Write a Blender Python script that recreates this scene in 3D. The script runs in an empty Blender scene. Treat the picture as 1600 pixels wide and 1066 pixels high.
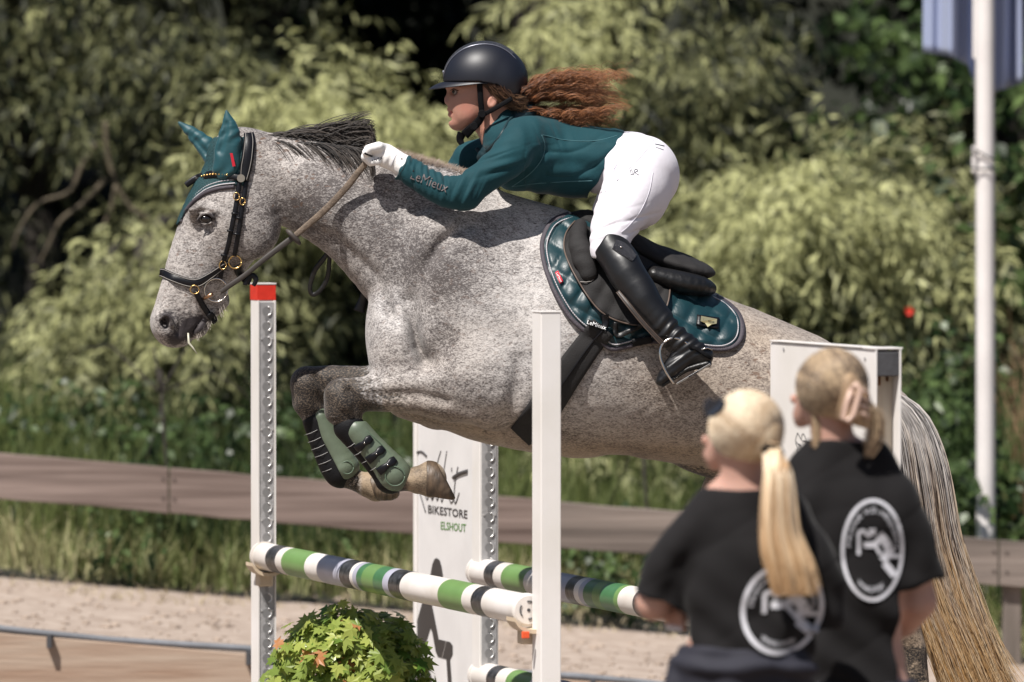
import bpy, bmesh, math, random
import numpy as np
from mathutils import Vector, Matrix
from mathutils.bvhtree import BVHTree
random.seed(7); RNG = np.random.default_rng(7)
SC = bpy.context.scene
COL = SC.collection

# ------------------------------------------------------------------ camera, light
FPX = 10500.0            # focal length in photo pixels (1600 wide)
CAM = Vector((0, -21.0, 2.1))
PITCH = math.atan(270 / FPX)
cd = bpy.data.cameras.new('camera'); cam = bpy.data.objects.new('camera', cd); COL.objects.link(cam)
cam.location = CAM; cam.rotation_euler = (math.pi/2 - PITCH, 0, 0)
cd.sensor_width = 36; cd.lens = 36 * FPX / 1600; cd.clip_start = 0.5; cd.clip_end = 400
cd.dof.use_dof = True; cd.dof.focus_distance = 20.85; cd.dof.aperture_fstop = 3.2; cd.dof.aperture_blades = 9
SC.camera = cam
SUN_DIR = Vector((-0.36, -0.50, 0.98)).normalized()      # towards the sun
w = bpy.data.worlds.new('World'); SC.world = w; w.use_nodes = True
nt = w.node_tree; bg = nt.nodes['Background']
sky = nt.nodes.new('ShaderNodeTexSky'); sky.sky_type = 'NISHITA'; sky.sun_disc = False
sky.sun_elevation = math.asin(SUN_DIR.z); sky.sun_rotation = math.atan2(SUN_DIR.x, SUN_DIR.y)
nt.links.new(sky.outputs[0], bg.inputs[0]); bg.inputs[1].default_value = 0.05
sd = bpy.data.lights.new('sun', 'SUN'); sd.energy = 5.0; sd.angle = math.radians(0.53); sd.color = (1, 0.955, 0.9)
sun = bpy.data.objects.new('sun', sd); COL.objects.link(sun); sun.rotation_euler = SUN_DIR.to_track_quat('Z', 'Y').to_euler()
SC.view_settings.view_transform = 'Standard'; SC.view_settings.look = 'None'
SC.view_settings.exposure = 0.48; SC.view_settings.gamma = 1; SC.view_settings.use_curve_mapping = False
SC.render.engine = 'CYCLES'
try:
    SC.cycles.use_denoising = True; SC.cycles.max_bounces = 6; SC.cycles.transparent_max_bounces = 6
except Exception: pass

_cp, _sp = math.cos(PITCH), math.sin(PITCH)
def at(u, v, Y=0.0):
    """world point at distance-plane Y seen at photo pixel (u, v)"""
    a, b = (u-800)/FPX, (533-v)/FPX
    dy = _cp + b*_sp; dz = -_sp + b*_cp
    t = (Y - CAM.y)/dy
    return Vector((a*t, Y, CAM.z + dz*t))
def ppm(Y): return FPX/(Y - CAM.y)      # photo pixels per metre at plane Y

# sculpting space: u, v photo pixels on the plane of the horse (500 px = 1 m), w depth in the same unit
_A0 = np.array(at(800, 500, 0)); _AU = (np.array(at(1300, 500, 0)) - _A0)/500; _AV = (np.array(at(800, 1000, 0)) - _A0)/500
def HW(u, v, w=0.0):
    p = _A0 + _AU*(u-800) + _AV*(v-500)
    return Vector((p[0], p[1] + w/500, p[2]))
def HWn(P):
    P = np.asarray(P, float)
    out = _A0[None] + _AU[None]*(P[:, :1]-800) + _AV[None]*(P[:, 1:2]-500)
    out[:, 1] += P[:, 2]/500
    return out
def UVW(p):      # inverse of HW (approx; v scale from _AV)
    return (800 + (p[0])/_AU[0], 500 + (p[2]-_A0[2])/_AV[2], p[1]*500)

# ------------------------------------------------------------------ objects
def tag(o, label=None, cat=None, group=None, kind=None):
    if label: o['label'] = label
    if cat: o['category'] = cat
    if group: o['group'] = group
    if kind: o['kind'] = kind
    return o
def empty(name, loc, label, cat, group=None, rz=0):
    o = bpy.data.objects.new(name, None); COL.objects.link(o); o.location = loc; o.rotation_euler.z = rz
    o.empty_display_size = 0.1
    return tag(o, label, cat, group)
def mworld(o):
    L = Matrix.LocRotScale(o.location, o.rotation_euler, o.scale)
    return mworld(o.parent) @ o.matrix_parent_inverse @ L if o.parent else L
def link(name, me, parent=None, mats=None):
    o = bpy.data.objects.new(name, me); COL.objects.link(o)
    if mats is not None:
        me.materials.clear()
        for m in (mats if isinstance(mats, (list, tuple)) else [mats]): me.materials.append(m)
    if parent is not None:
        o.parent = parent
        M = mworld(parent)
        o.matrix_parent_inverse = M.inverted()
    return o
def pymesh(name, V, F, smooth=True, midx=None):
    me = bpy.data.meshes.new(name)
    me.from_pydata([tuple(v) for v in V] if not isinstance(V, np.ndarray) else V.tolist(), [], F if not isinstance(F, np.ndarray) else F.tolist())
    if smooth: me.polygons.foreach_set('use_smooth', np.ones(len(me.polygons), bool))
    if midx is not None: me.polygons.foreach_set('material_index', np.asarray(midx, np.int32))
    me.update(); return me
def fastmesh(name, V, F, smooth=True, midx=None):
    """V (n,3) array, F (m,k) array of equal-sided faces"""
    V = np.asarray(V, np.float32); F = np.asarray(F, np.int32); k = F.shape[1]
    me = bpy.data.meshes.new(name)
    me.vertices.add(len(V)); me.vertices.foreach_set('co', V.ravel())
    me.loops.add(F.size); me.loops.foreach_set('vertex_index', F.ravel())
    me.polygons.add(len(F)); me.polygons.foreach_set('loop_start', np.arange(0, F.size, k, dtype=np.int32))
    me.update(calc_edges=True)
    if smooth: me.polygons.foreach_set('use_smooth', np.ones(len(F), bool))
    if midx is not None: me.polygons.foreach_set('material_index', np.asarray(midx, np.int32))
    me.validate(); return me
class MB:
    """collects shapes into one mesh"""
    def __init__(s): s.V = []; s.F = []; s.M = []
    def add(s, V, F, m=0):
        n = len(s.V); s.V += [tuple(v) for v in V]; s.F += [tuple(i+n for i in f) for f in F]; s.M += [m]*len(F); return s
    def box(s, c, size, R=None, m=0):
        x, y, z = [d/2 for d in size]; c = Vector(c)
        vs = [Vector((a*x, b*y, d*z)) for a in (-1, 1) for b in (-1, 1) for d in (-1, 1)]
        if R is not None: vs = [R @ v for v in vs]
        return s.add([c+v for v in vs], [(0,1,3,2),(4,6,7,5),(0,4,5,1),(2,3,7,6),(0,2,6,4),(1,5,7,3)], m)
    def tube(s, pts, rad, n=8, cap=True, m=0, flat=1.0, up=None):
        pts = [Vector(p) for p in pts]; N = len(pts)
        rad = rad if isinstance(rad, (list, tuple, np.ndarray)) else [rad]*N
        V = []; prev = None
        for i, p in enumerate(pts):
            t = (pts[min(i+1, N-1)] - pts[max(i-1, 0)])
            if t.length < 1e-9: t = Vector((0, 0, 1))
            t.normalize()
            if prev is None:
                a = up if up is not None else (Vector((0, 1, 0)) if abs(t.y) < .9 else Vector((1, 0, 0)))
                x = (a - t*a.dot(t)).normalized()
            else: x = (prev - t*prev.dot(t)).normalized()
            prev = x; y = t.cross(x)
            for k in range(n):
                an = 2*math.pi*k/n
                V.append(p + (x*math.cos(an)*flat + y*math.sin(an))*rad[i])
        F = [(i*n+k, i*n+(k+1) % n, (i+1)*n+(k+1) % n, (i+1)*n+k) for i in range(N-1) for k in range(n)]
        if cap: F += [tuple(range(n))[::-1], tuple((N-1)*n+k for k in range(n))]
        return s.add(V, F, m)
    def build(s, name, mats, parent=None, smooth=False, bevel=0, autosmooth=None):
        me = pymesh(name, s.V, s.F, smooth, s.M)
        if smooth: me.polygons.foreach_set('use_smooth', [len(f) <= 4 for f in s.F])
        bm = bmesh.new(); bm.from_mesh(me); bmesh.ops.recalc_face_normals(bm, faces=bm.faces); bm.to_mesh(me); bm.free()
        o = link(name, me, parent, mats)
        if bevel:
            b = o.modifiers.new('bevel', 'BEVEL'); b.width = bevel; b.segments = 2; b.limit_method = 'ANGLE'; b.angle_limit = math.radians(40)
        return o
def crom(pts, n, closed=False):
    """Catmull-Rom through rows of pts, n samples per span"""
    P = np.asarray(pts, float); N = len(P); out = []
    rng = range(N if closed else N-1)
    for i in rng:
        if closed: p0, p1, p2, p3 = P[(i-1) % N], P[i], P[(i+1) % N], P[(i+2) % N]
        else: p0, p1, p2, p3 = P[max(i-1, 0)], P[i], P[i+1], P[min(i+2, N-1)]
        for k in range(n):
            t = k/n
            out.append(0.5*((2*p1) + (-p0+p2)*t + (2*p0-5*p1+4*p2-p3)*t*t + (-p0+3*p1-3*p2+p3)*t**3))
    if not closed: out.append(P[-1])
    return np.array(out)

E2 = Vector((.303, -.953, 0)).normalized()     # direction of the rails, towards the camera
N2 = Vector((-.953, -.303, 0)).normalized()    # broad side of the wings that faces us
def onplane(u, v, P0, N):
    a, b = (u-800)/FPX, (533-v)/FPX; d = Vector((a, _cp+b*_sp, -_sp+b*_cp)); return CAM+d*((P0-CAM).dot(N)/d.dot(N))
def proj(p):
    r = Vector(p)-CAM; z = r.y*_cp-r.z*_sp; return 800+FPX*r.x/z, 533-FPX*(r.y*_sp+r.z*_cp)/z
# ------------------------------------------------------------------ signed distance sculpting
class Field:
    def __init__(s, lo, hi, h):
        s.lo = np.array(lo, np.float32); s.h = np.float32(h)
        s.n = np.ceil((np.array(hi)-np.array(lo))/h).astype(int)+1
        s.D = np.full(s.n, 40.0, np.float32)
    def box(s, lo, hi):
        a = np.maximum(np.floor((np.array(lo)-s.lo)/s.h).astype(int), 0); b = np.minimum(np.ceil((np.array(hi)-s.lo)/s.h).astype(int)+1, s.n)
        if np.any(b <= a): return None
        sl = tuple(slice(int(i), int(j)) for i, j in zip(a, b))
        g = [((np.arange(i, j, dtype=np.float32))*s.h + l) for i, j, l in zip(a, b, s.lo)]
        return sl, g[0][:, None, None], g[1][None, :, None], g[2][None, None, :]
    def mix(s, sl, d, k, sub=False):
        D = s.D[sl]
        if sub: d = -d; h = np.maximum(k-np.abs(D-d), 0)/k; s.D[sl] = np.maximum(D, d)+h*h*k*.25
        else: h = np.maximum(k-np.abs(D-d), 0)/k; s.D[sl] = np.minimum(D, d)-h*h*k*.25
    def tube(s, pts, k=10, n=1, sub=False):
        """pts rows (u, v, w, a in the picture plane, b in depth)"""
        P = np.array([list(p) if len(p) == 5 else list(p)+[p[3]] for p in pts], float)
        if n > 1: P = crom(P, n)
        R = max(P[:, 3].max(), P[:, 4].max())+k+2*s.h
        bx = s.box(P[:, :3].min(0)-R, P[:, :3].max(0)+R)
        if bx is None: return s
        sl0 = bx[0]; T = np.full(s.D[sl0].shape, 1e3, np.float32); off = [q.start for q in sl0]
        for p, q in zip(P[:-1], P[1:]):
            r = max(p[3], p[4], q[3], q[4])+k+2*s.h
            bb = s.box(np.minimum(p[:3], q[:3])-r, np.maximum(p[:3], q[:3])+r)
            if bb is None: continue
            sl, U, V, W = bb
            d = (q-p)[:3].astype(np.float32); L = float(d@d)+1e-9
            t = np.clip(((U-p[0])*d[0]+(V-p[1])*d[1]+(W-p[2])*d[2])/np.float32(L), 0, 1)
            a = p[3]+(q[3]-p[3])*t; b = p[4]+(q[4]-p[4])*t
            rin = (U-p[0]-d[0]*t)**2+(V-p[1]-d[1]*t)**2; rw = (W-p[2]-d[2]*t)**2
            k0 = np.sqrt(rin/(a*a)+rw/(b*b)); k1 = np.sqrt(rin/a**4+rw/b**4)+1e-6
            dd = np.where(k0 < .3, -(1-k0)*np.minimum(a, b), k0*(k0-1)/k1).astype(np.float32)
            ls = tuple(slice(q_.start-o, q_.stop-o) for q_, o in zip(sl, off))
            T[ls] = np.minimum(T[ls], dd)
        s.mix(sl0, T, k, sub); return s
    def ell(s, c, r, ang=0, k=10, sub=False):
        """ellipsoid: centre, radii (along, across, depth), angle in the picture plane (degrees, u towards v)"""
        R = max(r)+k+2*s.h
        bb = s.box(np.array(c)-R, np.array(c)+R)
        if bb is None: return s
        sl, U, V, W = bb
        ca, sa = math.cos(math.radians(ang)), math.sin(math.radians(ang))
        x = (U-c[0])*ca+(V-c[1])*sa; y = -(U-c[0])*sa+(V-c[1])*ca; z = W-c[2]
        k0 = np.sqrt((x/r[0])**2+(y/r[1])**2+(z/r[2])**2); k1 = np.sqrt((x/r[0]**2)**2+(y/r[1]**2)**2+(z/r[2]**2)**2)+1e-6
        s.mix(sl, np.where(k0 < .3, -(1-k0)*min(r), k0*(k0-1)/k1).astype(np.float32), k, sub); return s
    def cut(s, n, c, keep_k=4):
        """keep the side where (p-c).n < 0"""
        n = np.array(n, float); n /= np.linalg.norm(n)
        U = np.arange(s.n[0])*s.h+s.lo[0]; V = np.arange(s.n[1])*s.h+s.lo[1]; W = np.arange(s.n[2])*s.h+s.lo[2]
        d = ((U-c[0])*n[0])[:, None, None]+((V-c[1])*n[1])[None, :, None]+((W-c[2])*n[2])[None, None, :]
        s.D = np.maximum(s.D, d.astype(np.float32)); return s
    def nets(s, smooth=2, world=True, disp=None):
        D = s.D; I = D < 0
        nx, ny, nz = D.shape
        A = I[:-1, :-1, :-1]; anyc = A.copy(); allc = A.copy()
        for dx in (0, 1):
            for dy in (0, 1):
                for dz in (0, 1):
                    B = I[dx:nx-1+dx, dy:ny-1+dy, dz:nz-1+dz]; anyc |= B; allc &= B
        act = anyc & ~allc; idx = np.argwhere(act); n = len(idx)
        cid = np.full(act.shape, -1, np.int32); cid[act] = np.arange(n)
        cv = {}
        for dx in (0, 1):
            for dy in (0, 1):
                for dz in (0, 1): cv[(dx, dy, dz)] = D[idx[:, 0]+dx, idx[:, 1]+dy, idx[:, 2]+dz]
        S = np.zeros((n, 3)); C = np.zeros(n)
        for ax in range(3):
            o = [q for q in range(3) if q != ax]
            for p in (0, 1):
                for q in (0, 1):
                    a = [0, 0, 0]; a[o[0]] = p; a[o[1]] = q; b = list(a); b[ax] = 1
                    va, vb = cv[tuple(a)], cv[tuple(b)]; m = (va < 0) != (vb < 0)
                    t = va[m]/(va[m]-vb[m]); pt = np.tile(np.array(a, float), (m.sum(), 1)); pt[:, ax] = t
                    S[m] += pt; C[m] += 1
        V = (idx + S/C[:, None])*float(s.h)+s.lo[None].astype(float)
        Fs = []
        for ax in range(3):
            o = [q for q in range(3) if q != ax]
            lo = [slice(None)]*3; hi = [slice(None)]*3; lo[ax] = slice(0, -1); hi[ax] = slice(1, None)
            E = I[tuple(lo)] != I[tuple(hi)]
            e = np.argwhere(E); e = e[(e[:, o[0]] > 0) & (e[:, o[1]] > 0) & (e[:, o[0]] < D.shape[o[0]]-1) & (e[:, o[1]] < D.shape[o[1]]-1)]
            ins = I[e[:, 0], e[:, 1], e[:, 2]]
            def cc(da, db):
                f = e.copy(); f[:, o[0]] += da; f[:, o[1]] += db; return cid[f[:, 0], f[:, 1], f[:, 2]]
            q = np.stack([cc(-1, -1), cc(0, -1), cc(0, 0), cc(-1, 0)], 1)
            flip = ins if ax != 1 else ~ins
            q[~flip] = q[~flip][:, ::-1]
            Fs.append(q)
        F = np.concatenate(Fs); F = F[(F >= 0).all(1)]
        # relax
        e = np.concatenate([F[:, [0, 1]], F[:, [1, 2]], F[:, [2, 3]], F[:, [3, 0]]])
        for it in range(smooth):
            for lam in (0.5, -0.45) if it < smooth-1 else (0.5,):
                acc = np.zeros_like(V); cnt = np.zeros(n)
                for c in range(3):
                    acc[:, c] = np.bincount(e[:, 0], V[e[:, 1], c], n)+np.bincount(e[:, 1], V[e[:, 0], c], n)
                cnt = np.bincount(e.ravel(), minlength=n)
                V = V+lam*(acc/np.maximum(cnt, 1)[:, None]-V)
        if disp is not None:
            nr = vnormals(V, F); V = V+nr*disp(V)[:, None]
        return V, F[:, ::-1]      # mirrored axes (v points down) flip the winding
def vnormals(V, F):
    a = V[F[:, 0]]; fn = np.cross(V[F[:, 2]]-a, V[F[:, 3]]-V[F[:, 1]])
    N = np.zeros_like(V)
    for j in range(4):
        for c in range(3): N[:, c] += np.bincount(F[:, j], fn[:, c], len(V))
    N /= np.linalg.norm(N, axis=1)[:, None]+1e-9
    return N
def attr(me, name, vals):
    a = me.attributes.new(name, 'FLOAT', 'POINT'); a.data.foreach_set('value', np.asarray(vals, np.float32))
def sculpt(name, fld, mats, parent=None, smooth=3, disp=None, conv=HWn):
    V, F = fld.nets(smooth, disp=disp)
    W = conv(V)
    me = fastmesh(name, W, F)
    bm = bmesh.new(); bm.from_mesh(me); bmesh.ops.recalc_face_normals(bm, faces=bm.faces); bm.to_mesh(me); bm.free()
    o = link(name, me, parent, mats)
    bvh = BVHTree.FromPolygons(W.tolist(), F.tolist())
    return o, V, bvh
def polydist(P, pts):
    """distance of points P(n,2|3) to a polyline"""
    P = np.asarray(P, float); best = np.full(len(P), 1e9); d = len(pts[0])
    for a, b in zip(pts[:-1], pts[1:]):
        a = np.array(a, float); b = np.array(b, float); ab = b-a
        t = np.clip(((P[:, :d]-a)@ab)/(ab@ab+1e-9), 0, 1)
        best = np.minimum(best, np.linalg.norm(P[:, :d]-a-t[:, None]*ab, axis=1))
    return best
def sstep(x, a, b):
    t = np.clip((x-a)/(b-a), 0, 1); return t*t*(3-2*t)

# ------------------------------------------------------------------ materials
def mat(name, col, rough=.6, bump=0, bscale=50, var=0, vscale=8, col2=None, metal=0, spec=.5, sheen=0, trans=0, detail=4, stretch=None, sss=0, coat=0):
    m = bpy.data.materials.new(name); m.use_nodes = True; t = m.node_tree; b = t.nodes['Principled BSDF']
    b.inputs['Base Color'].default_value = (*col, 1); b.inputs['Roughness'].default_value = rough; b.inputs['Metallic'].default_value = metal
    b.inputs['Specular IOR Level'].default_value = spec
    if sheen: b.inputs['Sheen Weight'].default_value = sheen; b.inputs['Sheen Roughness'].default_value = .4
    if coat: b.inputs['Coat Weight'].default_value = coat; b.inputs['Coat Roughness'].default_value = .15
    if sss: b.inputs['Subsurface Weight'].default_value = sss; b.inputs['Subsurface Radius'].default_value = (.02, .008, .004); b.inputs['Subsurface Scale'].default_value = .5
    tc = t.nodes.new('ShaderNodeTexCoord'); src = tc.outputs['Object']
    if stretch:
        mp = t.nodes.new('ShaderNodeMapping'); mp.inputs['Scale'].default_value = stretch; t.links.new(src, mp.inputs[0]); src = mp.outputs[0]
    if col2 is not None or var:
        n = t.nodes.new('ShaderNodeTexNoise'); n.inputs['Scale'].default_value = vscale; n.inputs['Detail'].default_value = detail; t.links.new(src, n.inputs[0])
        r = t.nodes.new('ShaderNodeValToRGB'); t.links.new(n.outputs[0], r.inputs[0])
        c2 = col2 if col2 is not None else tuple(c*(1-var) for c in col)
        r.color_ramp.elements[0].position = .35; r.color_ramp.elements[1].position = .65
        r.color_ramp.elements[0].color = (*c2, 1); r.color_ramp.elements[1].color = (*col, 1)
        t.links.new(r.outputs[0], b.inputs['Base Color'])
    if bump:
        n = t.nodes.new('ShaderNodeTexNoise'); n.inputs['Scale'].default_value = bscale; n.inputs['Detail'].default_value = 3; t.links.new(src, n.inputs[0])
        bu = t.nodes.new('ShaderNodeBump'); bu.inputs['Strength'].default_value = min(bump, 1); bu.inputs['Distance'].default_value = .004*max(1, bump)
        t.links.new(n.outputs[0], bu.inputs['Height']); t.links.new(bu.outputs[0], b.inputs['Normal'])
    if trans: b.inputs['Transmission Weight'].default_value = trans
    return m
def leafmat(name, c1, c2, tl=.35, rough=.5, spec=.3):
    m = bpy.data.materials.new(name); m.use_nodes = True; t = m.node_tree; b = t.nodes['Principled BSDF']
    b.inputs['Roughness'].default_value = rough; b.inputs['Specular IOR Level'].default_value = spec
    at_ = t.nodes.new('ShaderNodeAttribute'); at_.attribute_name = 'rnd'
    r = t.nodes.new('ShaderNodeValToRGB'); r.color_ramp.elements[0].color = (*c1, 1); r.color_ramp.elements[1].color = (*c2, 1)
    t.links.new(at_.outputs['Fac'], r.inputs[0]); t.links.new(r.outputs[0], b.inputs['Base Color'])
    tr = t.nodes.new('ShaderNodeBsdfTranslucent'); t.links.new(r.outputs[0], tr.inputs[0])
    mx = t.nodes.new('ShaderNodeMixShader'); mx.inputs[0].default_value = tl
    t.links.new(b.outputs[0], mx.inputs[1]); t.links.new(tr.outputs[0], mx.inputs[2])
    t.links.new(mx.outputs[0], t.nodes['Material Output'].inputs[0]); return m
# ------------------------------------------------------------------ the grey horse
def coat_material():
    m = bpy.data.materials.new('flea_bitten_coat'); m.use_nodes = True; t = m.node_tree; N = t.nodes; L = t.links; b = N['Principled BSDF']
    b.inputs['Roughness'].default_value = .55; b.inputs['Specular IOR Level'].default_value = .3
    b.inputs['Sheen Weight'].default_value = .15
    tc = N.new('ShaderNodeTexCoord'); mp = N.new('ShaderNodeMapping'); L.new(tc.outputs['Object'], mp.inputs[0])
    mp.inputs['Rotation'].default_value = (0, math.radians(32), 0); mp.inputs['Scale'].default_value = (.55, 1, 1)
    def noise(sc, det, src=mp.outputs[0], rough=.5):
        n = N.new('ShaderNodeTexNoise'); n.inputs['Scale'].default_value = sc; n.inputs['Detail'].default_value = det; n.inputs['Roughness'].default_value = rough
        L.new(src, n.inputs[0]); return n.outputs[0]
    def math_(op, a, b_=None, clamp=False):
        n = N.new('ShaderNodeMath'); n.operation = op; n.use_clamp = clamp
        for i, x in enumerate((a, b_)):
            if x is None: continue
            if isinstance(x, (int, float)): n.inputs[i].default_value = x
            else: L.new(x, n.inputs[i])
        return n.outputs[0]
    def A(nm):
        n = N.new('ShaderNodeAttribute'); n.attribute_name = nm; return n.outputs['Fac']
    def mixc(f, a, c):
        n = N.new('ShaderNodeMix'); n.data_type = 'RGBA'
        if isinstance(f, (int, float)): n.inputs[0].default_value = f
        else: L.new(f, n.inputs[0])
        for i, x in ((6, a), (7, c)):
            if isinstance(x, tuple): n.inputs[i].default_value = (*x, 1)
            else: L.new(x, n.inputs[i])
        return n.outputs[2]
    fine = noise(300, 2, rough=.7); mid = noise(165, 2); big = noise(7, 3); big2 = noise(3.2, 2); flea = noise(75, 1)
    # hairs: light/dark mixture, denser dark in patches
    dens = math_('ADD', math_('MULTIPLY', math_('SUBTRACT', big, .5), .26), math_('MULTIPLY', A('grey'), .12))
    s = math_('ADD', math_('ADD', math_('MULTIPLY', fine, .5), math_('ADD', math_('MULTIPLY', mid, .3), math_('MULTIPLY', noise(48, 3), .2))), dens)
    rp = N.new('ShaderNodeMapRange'); rp.inputs['From Min'].default_value = .385; rp.inputs['From Max'].default_value = .60; L.new(s, rp.inputs[0])
    wm = math_('ADD', A('warm'), math_('MULTIPLY', math_('SUBTRACT', big2, .45), .9), True)
    light = mixc(wm, (.51, .485, .47), (.37, .285, .205))
    dark = mixc(wm, (.085, .076, .076), (.085, .055, .036))
    c = mixc(rp.outputs[0], light, dark)
    fl = N.new('ShaderNodeMapRange'); fl.inputs['From Min'].default_value = .64; fl.inputs['From Max'].default_value = .70; L.new(flea, fl.inputs[0])
    c = mixc(math_('MULTIPLY', fl.outputs[0], math_('MULTIPLY', A('flea'), .75)), c, (.13, .075, .05))
    # dark legs
    lg = math_('ADD', A('dark'), math_('ADD', math_('MULTIPLY', math_('SUBTRACT', mid, .5), 1.3), math_('MULTIPLY', math_('SUBTRACT', noise(22, 3), .5), 1.5)))
    lr = N.new('ShaderNodeMapRange'); lr.inputs['From Min'].default_value = .3; lr.inputs['From Max'].default_value = .75; L.new(lg, lr.inputs[0])
    c = mixc(lr.outputs[0], c, mixc(math_('MULTIPLY', math_('SUBTRACT', fine, .46), 5, True), (.010, .008, .008), (.145, .11, .08)))
    # bare skin at the muzzle and round the eye
    sk = math_('ADD', A('skin'), math_('MULTIPLY', math_('SUBTRACT', mid, .5), .9))
    sr = N.new('ShaderNodeMapRange'); sr.inputs['From Min'].default_value = .35; sr.inputs['From Max'].default_value = .8; L.new(sk, sr.inputs[0])
    c = mixc(sr.outputs[0], c, (.035, .028, .03))
    # pale pasterns and hooves tone
    c = mixc(A('pale'), c, mixc(math_('MULTIPLY', math_('SUBTRACT', math_('ADD', math_('MULTIPLY', noise(26, 2), .55), math_('MULTIPLY', fine, .45)), .44), 4, True), (.30, .225, .15), (.045, .032, .022)))
    L.new(c, b.inputs['Base Color'])
    bu = N.new('ShaderNodeBump'); bu.inputs['Strength'].default_value = .55; bu.inputs['Distance'].default_value = .003
    L.new(fine, bu.inputs['Height']); L.new(bu.outputs[0], b.inputs['Normal'])
    return m
M_coat = coat_material()
horse = empty('horse', HW(900, 1200, 0), 'dapple grey horse leaping over the striped rails with tucked forelegs', 'horse')
f = Field((225, 170, -175), (1480, 1270, 165), 2.6)
# trunk
f.tube([(712, 530, 0, 136, 98), (800, 523, 0, 173, 122), (905, 535, 0, 181, 143), (1030, 577, 0, 142, 145), (1130, 604, 0, 131, 138), (1225, 640, 0, 127, 128), (1300, 690, 0, 104, 112)], k=25)
# withers and topline
f.tube([(700, 305, 0, 34, 22), (780, 340, 0, 40, 24), (860, 372, 0, 48, 40), (960, 430, 0, 48, 60), (1060, 480, 0, 40, 70)], k=40)
# neck
f.tube([(418, 278, 0, 62, 40), (455, 285, 0, 68, 40), (515, 305, 0, 78, 45), (580, 335, 0, 93, 54), (650, 385, 0, 112, 72), (730, 440, 0, 140, 92)], k=22, n=3)
f.tube([(400, 226, 0, 16, 14), (470, 234, 0, 16, 13), (560, 252, 0, 20, 15), (640, 270, 0, 24, 16), (720, 300, 0, 28, 18)], k=24)      # crest
# muscle shapes on both sides
for sg in (-1, 1):
    f.ell((735, 470, sg*78), (150, 62, 34), 62, k=30)          # shoulder blade
    f.ell((640, 545, sg*62), (62, 80, 46), 10, k=34)           # point of shoulder
    f.ell((775, 590, sg*98), (85, 58, 34), 20, k=26)           # triceps
    f.ell((565, 345, sg*34), (130, 42, 24), 38, k=24)          # neck muscle
    f.ell((1235, 640, sg*82), (100, 95, 50), 20, k=30)         # hip
# breast
f.ell((622, 520, -34), (48, 78, 40), -10, k=16); f.ell((622, 520, 34), (48, 78, 40), -10, k=16)
# brisket between forelegs
f.tube([(640, 610, 0, 45, 60), (740, 640, 0, 40, 70), (830, 660, 0, 38, 80)], k=20)
# head
f.tube([(392, 272, 0, 63, 42), (368, 320, 0, 69, 48), (345, 365, 0, 67, 43), (319, 410, 0, 57, 34), (297, 450, 0, 46, 30), (283, 480, 0, 41, 29), (275, 500, 0, 38, 29)], k=10, n=3)
f.ell((372, 240, 0), (42, 40, 36), 0, k=20)                     # poll
for sg in (-1, 1):
    f.ell((385, 350, sg*24), (54, 58, 26), 0, k=12)              # jowl
    f.tube([(310, 345, sg*33, 9, 9), (335, 388, sg*35, 6, 6), (352, 405, sg*33, 4, 5)], k=10)  # facial crest
    f.ell((318, 335, sg*38), (24, 15, 13), -18, k=10)            # orbit
    f.tube([(300, 328, sg*45, 4, 4), (318, 322, sg*50, 5, 5), (338, 330, sg*47, 4, 4)], k=5)  # brow
    f.ell((259, 505, sg*21), (22, 15, 12), 75, k=9)              # nostril flare
    f.tube([(270, 445, sg*20, 9, 7), (262, 480, sg*23, 8, 7)], k=10)
    f.ell((302, 365, sg*40), (16, 34, 9), 30, k=14, sub=True)
# muzzle, lips, chin
f.ell((264, 512, 0), (32, 25, 30), 60, k=12)
f.ell((281, 527, 0), (17, 13, 24), 15, k=8)
f.ell((309, 513, 0), (18, 15, 21), -30, k=8)
f.tube([(345, 470, 0, 14, 12), (322, 495, 0, 12, 14)], k=12)
f.tube([(334, 478, -40, 2.2, 24), (316, 498, -40, 2.2, 26), (302, 518, -40, 2.6, 30), (297, 540, -40, 3, 30)], k=4, sub=True)   # mouth line
f.ell((258, 503, -34), (11, 5.5, 13), 68, k=3, sub=True)         # nostrils
f.ell((258, 503, 34), (11, 5.5, 13), 68, k=3, sub=True)
f.tube([(252, 498, -36, 2.5, 4), (260, 490, -38, 3, 4), (269, 495, -37, 3, 4), (271, 508, -35, 3, 4)], k=4)
f.tube([(290, 482, -31, 2, 3), (286, 500, -30, 2, 3), (278, 520, -28, 2, 3)], k=6, sub=True)
f.tube([(303, 472, -30, 2, 3), (300, 490, -29, 2, 3), (292, 512, -27, 2, 3)], k=6, sub=True)
f.ell((323, 342, -51), (11, 6.5, 7), -8, k=3, sub=True); f.ell((323, 342, 51), (11, 6.5, 7), -8, k=3, sub=True)  # eye sockets
f.tube([(311, 344, -51, 2.2, 2.5), (318, 335, -52.5, 2.6, 2.5), (328, 333.5, -53, 2.6, 2.5), (337, 341, -51, 2.2, 2.5)], k=3)  # upper lid
f.tube([(312, 347, -50, 1.6, 2), (322, 351, -50, 1.8, 2), (334, 347, -50, 1.6, 2)], k=3)
f.tube([(436, 338, -46, 5, 12), (440, 365, -40, 6, 12)], k=12, sub=True)      # throat latch groove
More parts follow.
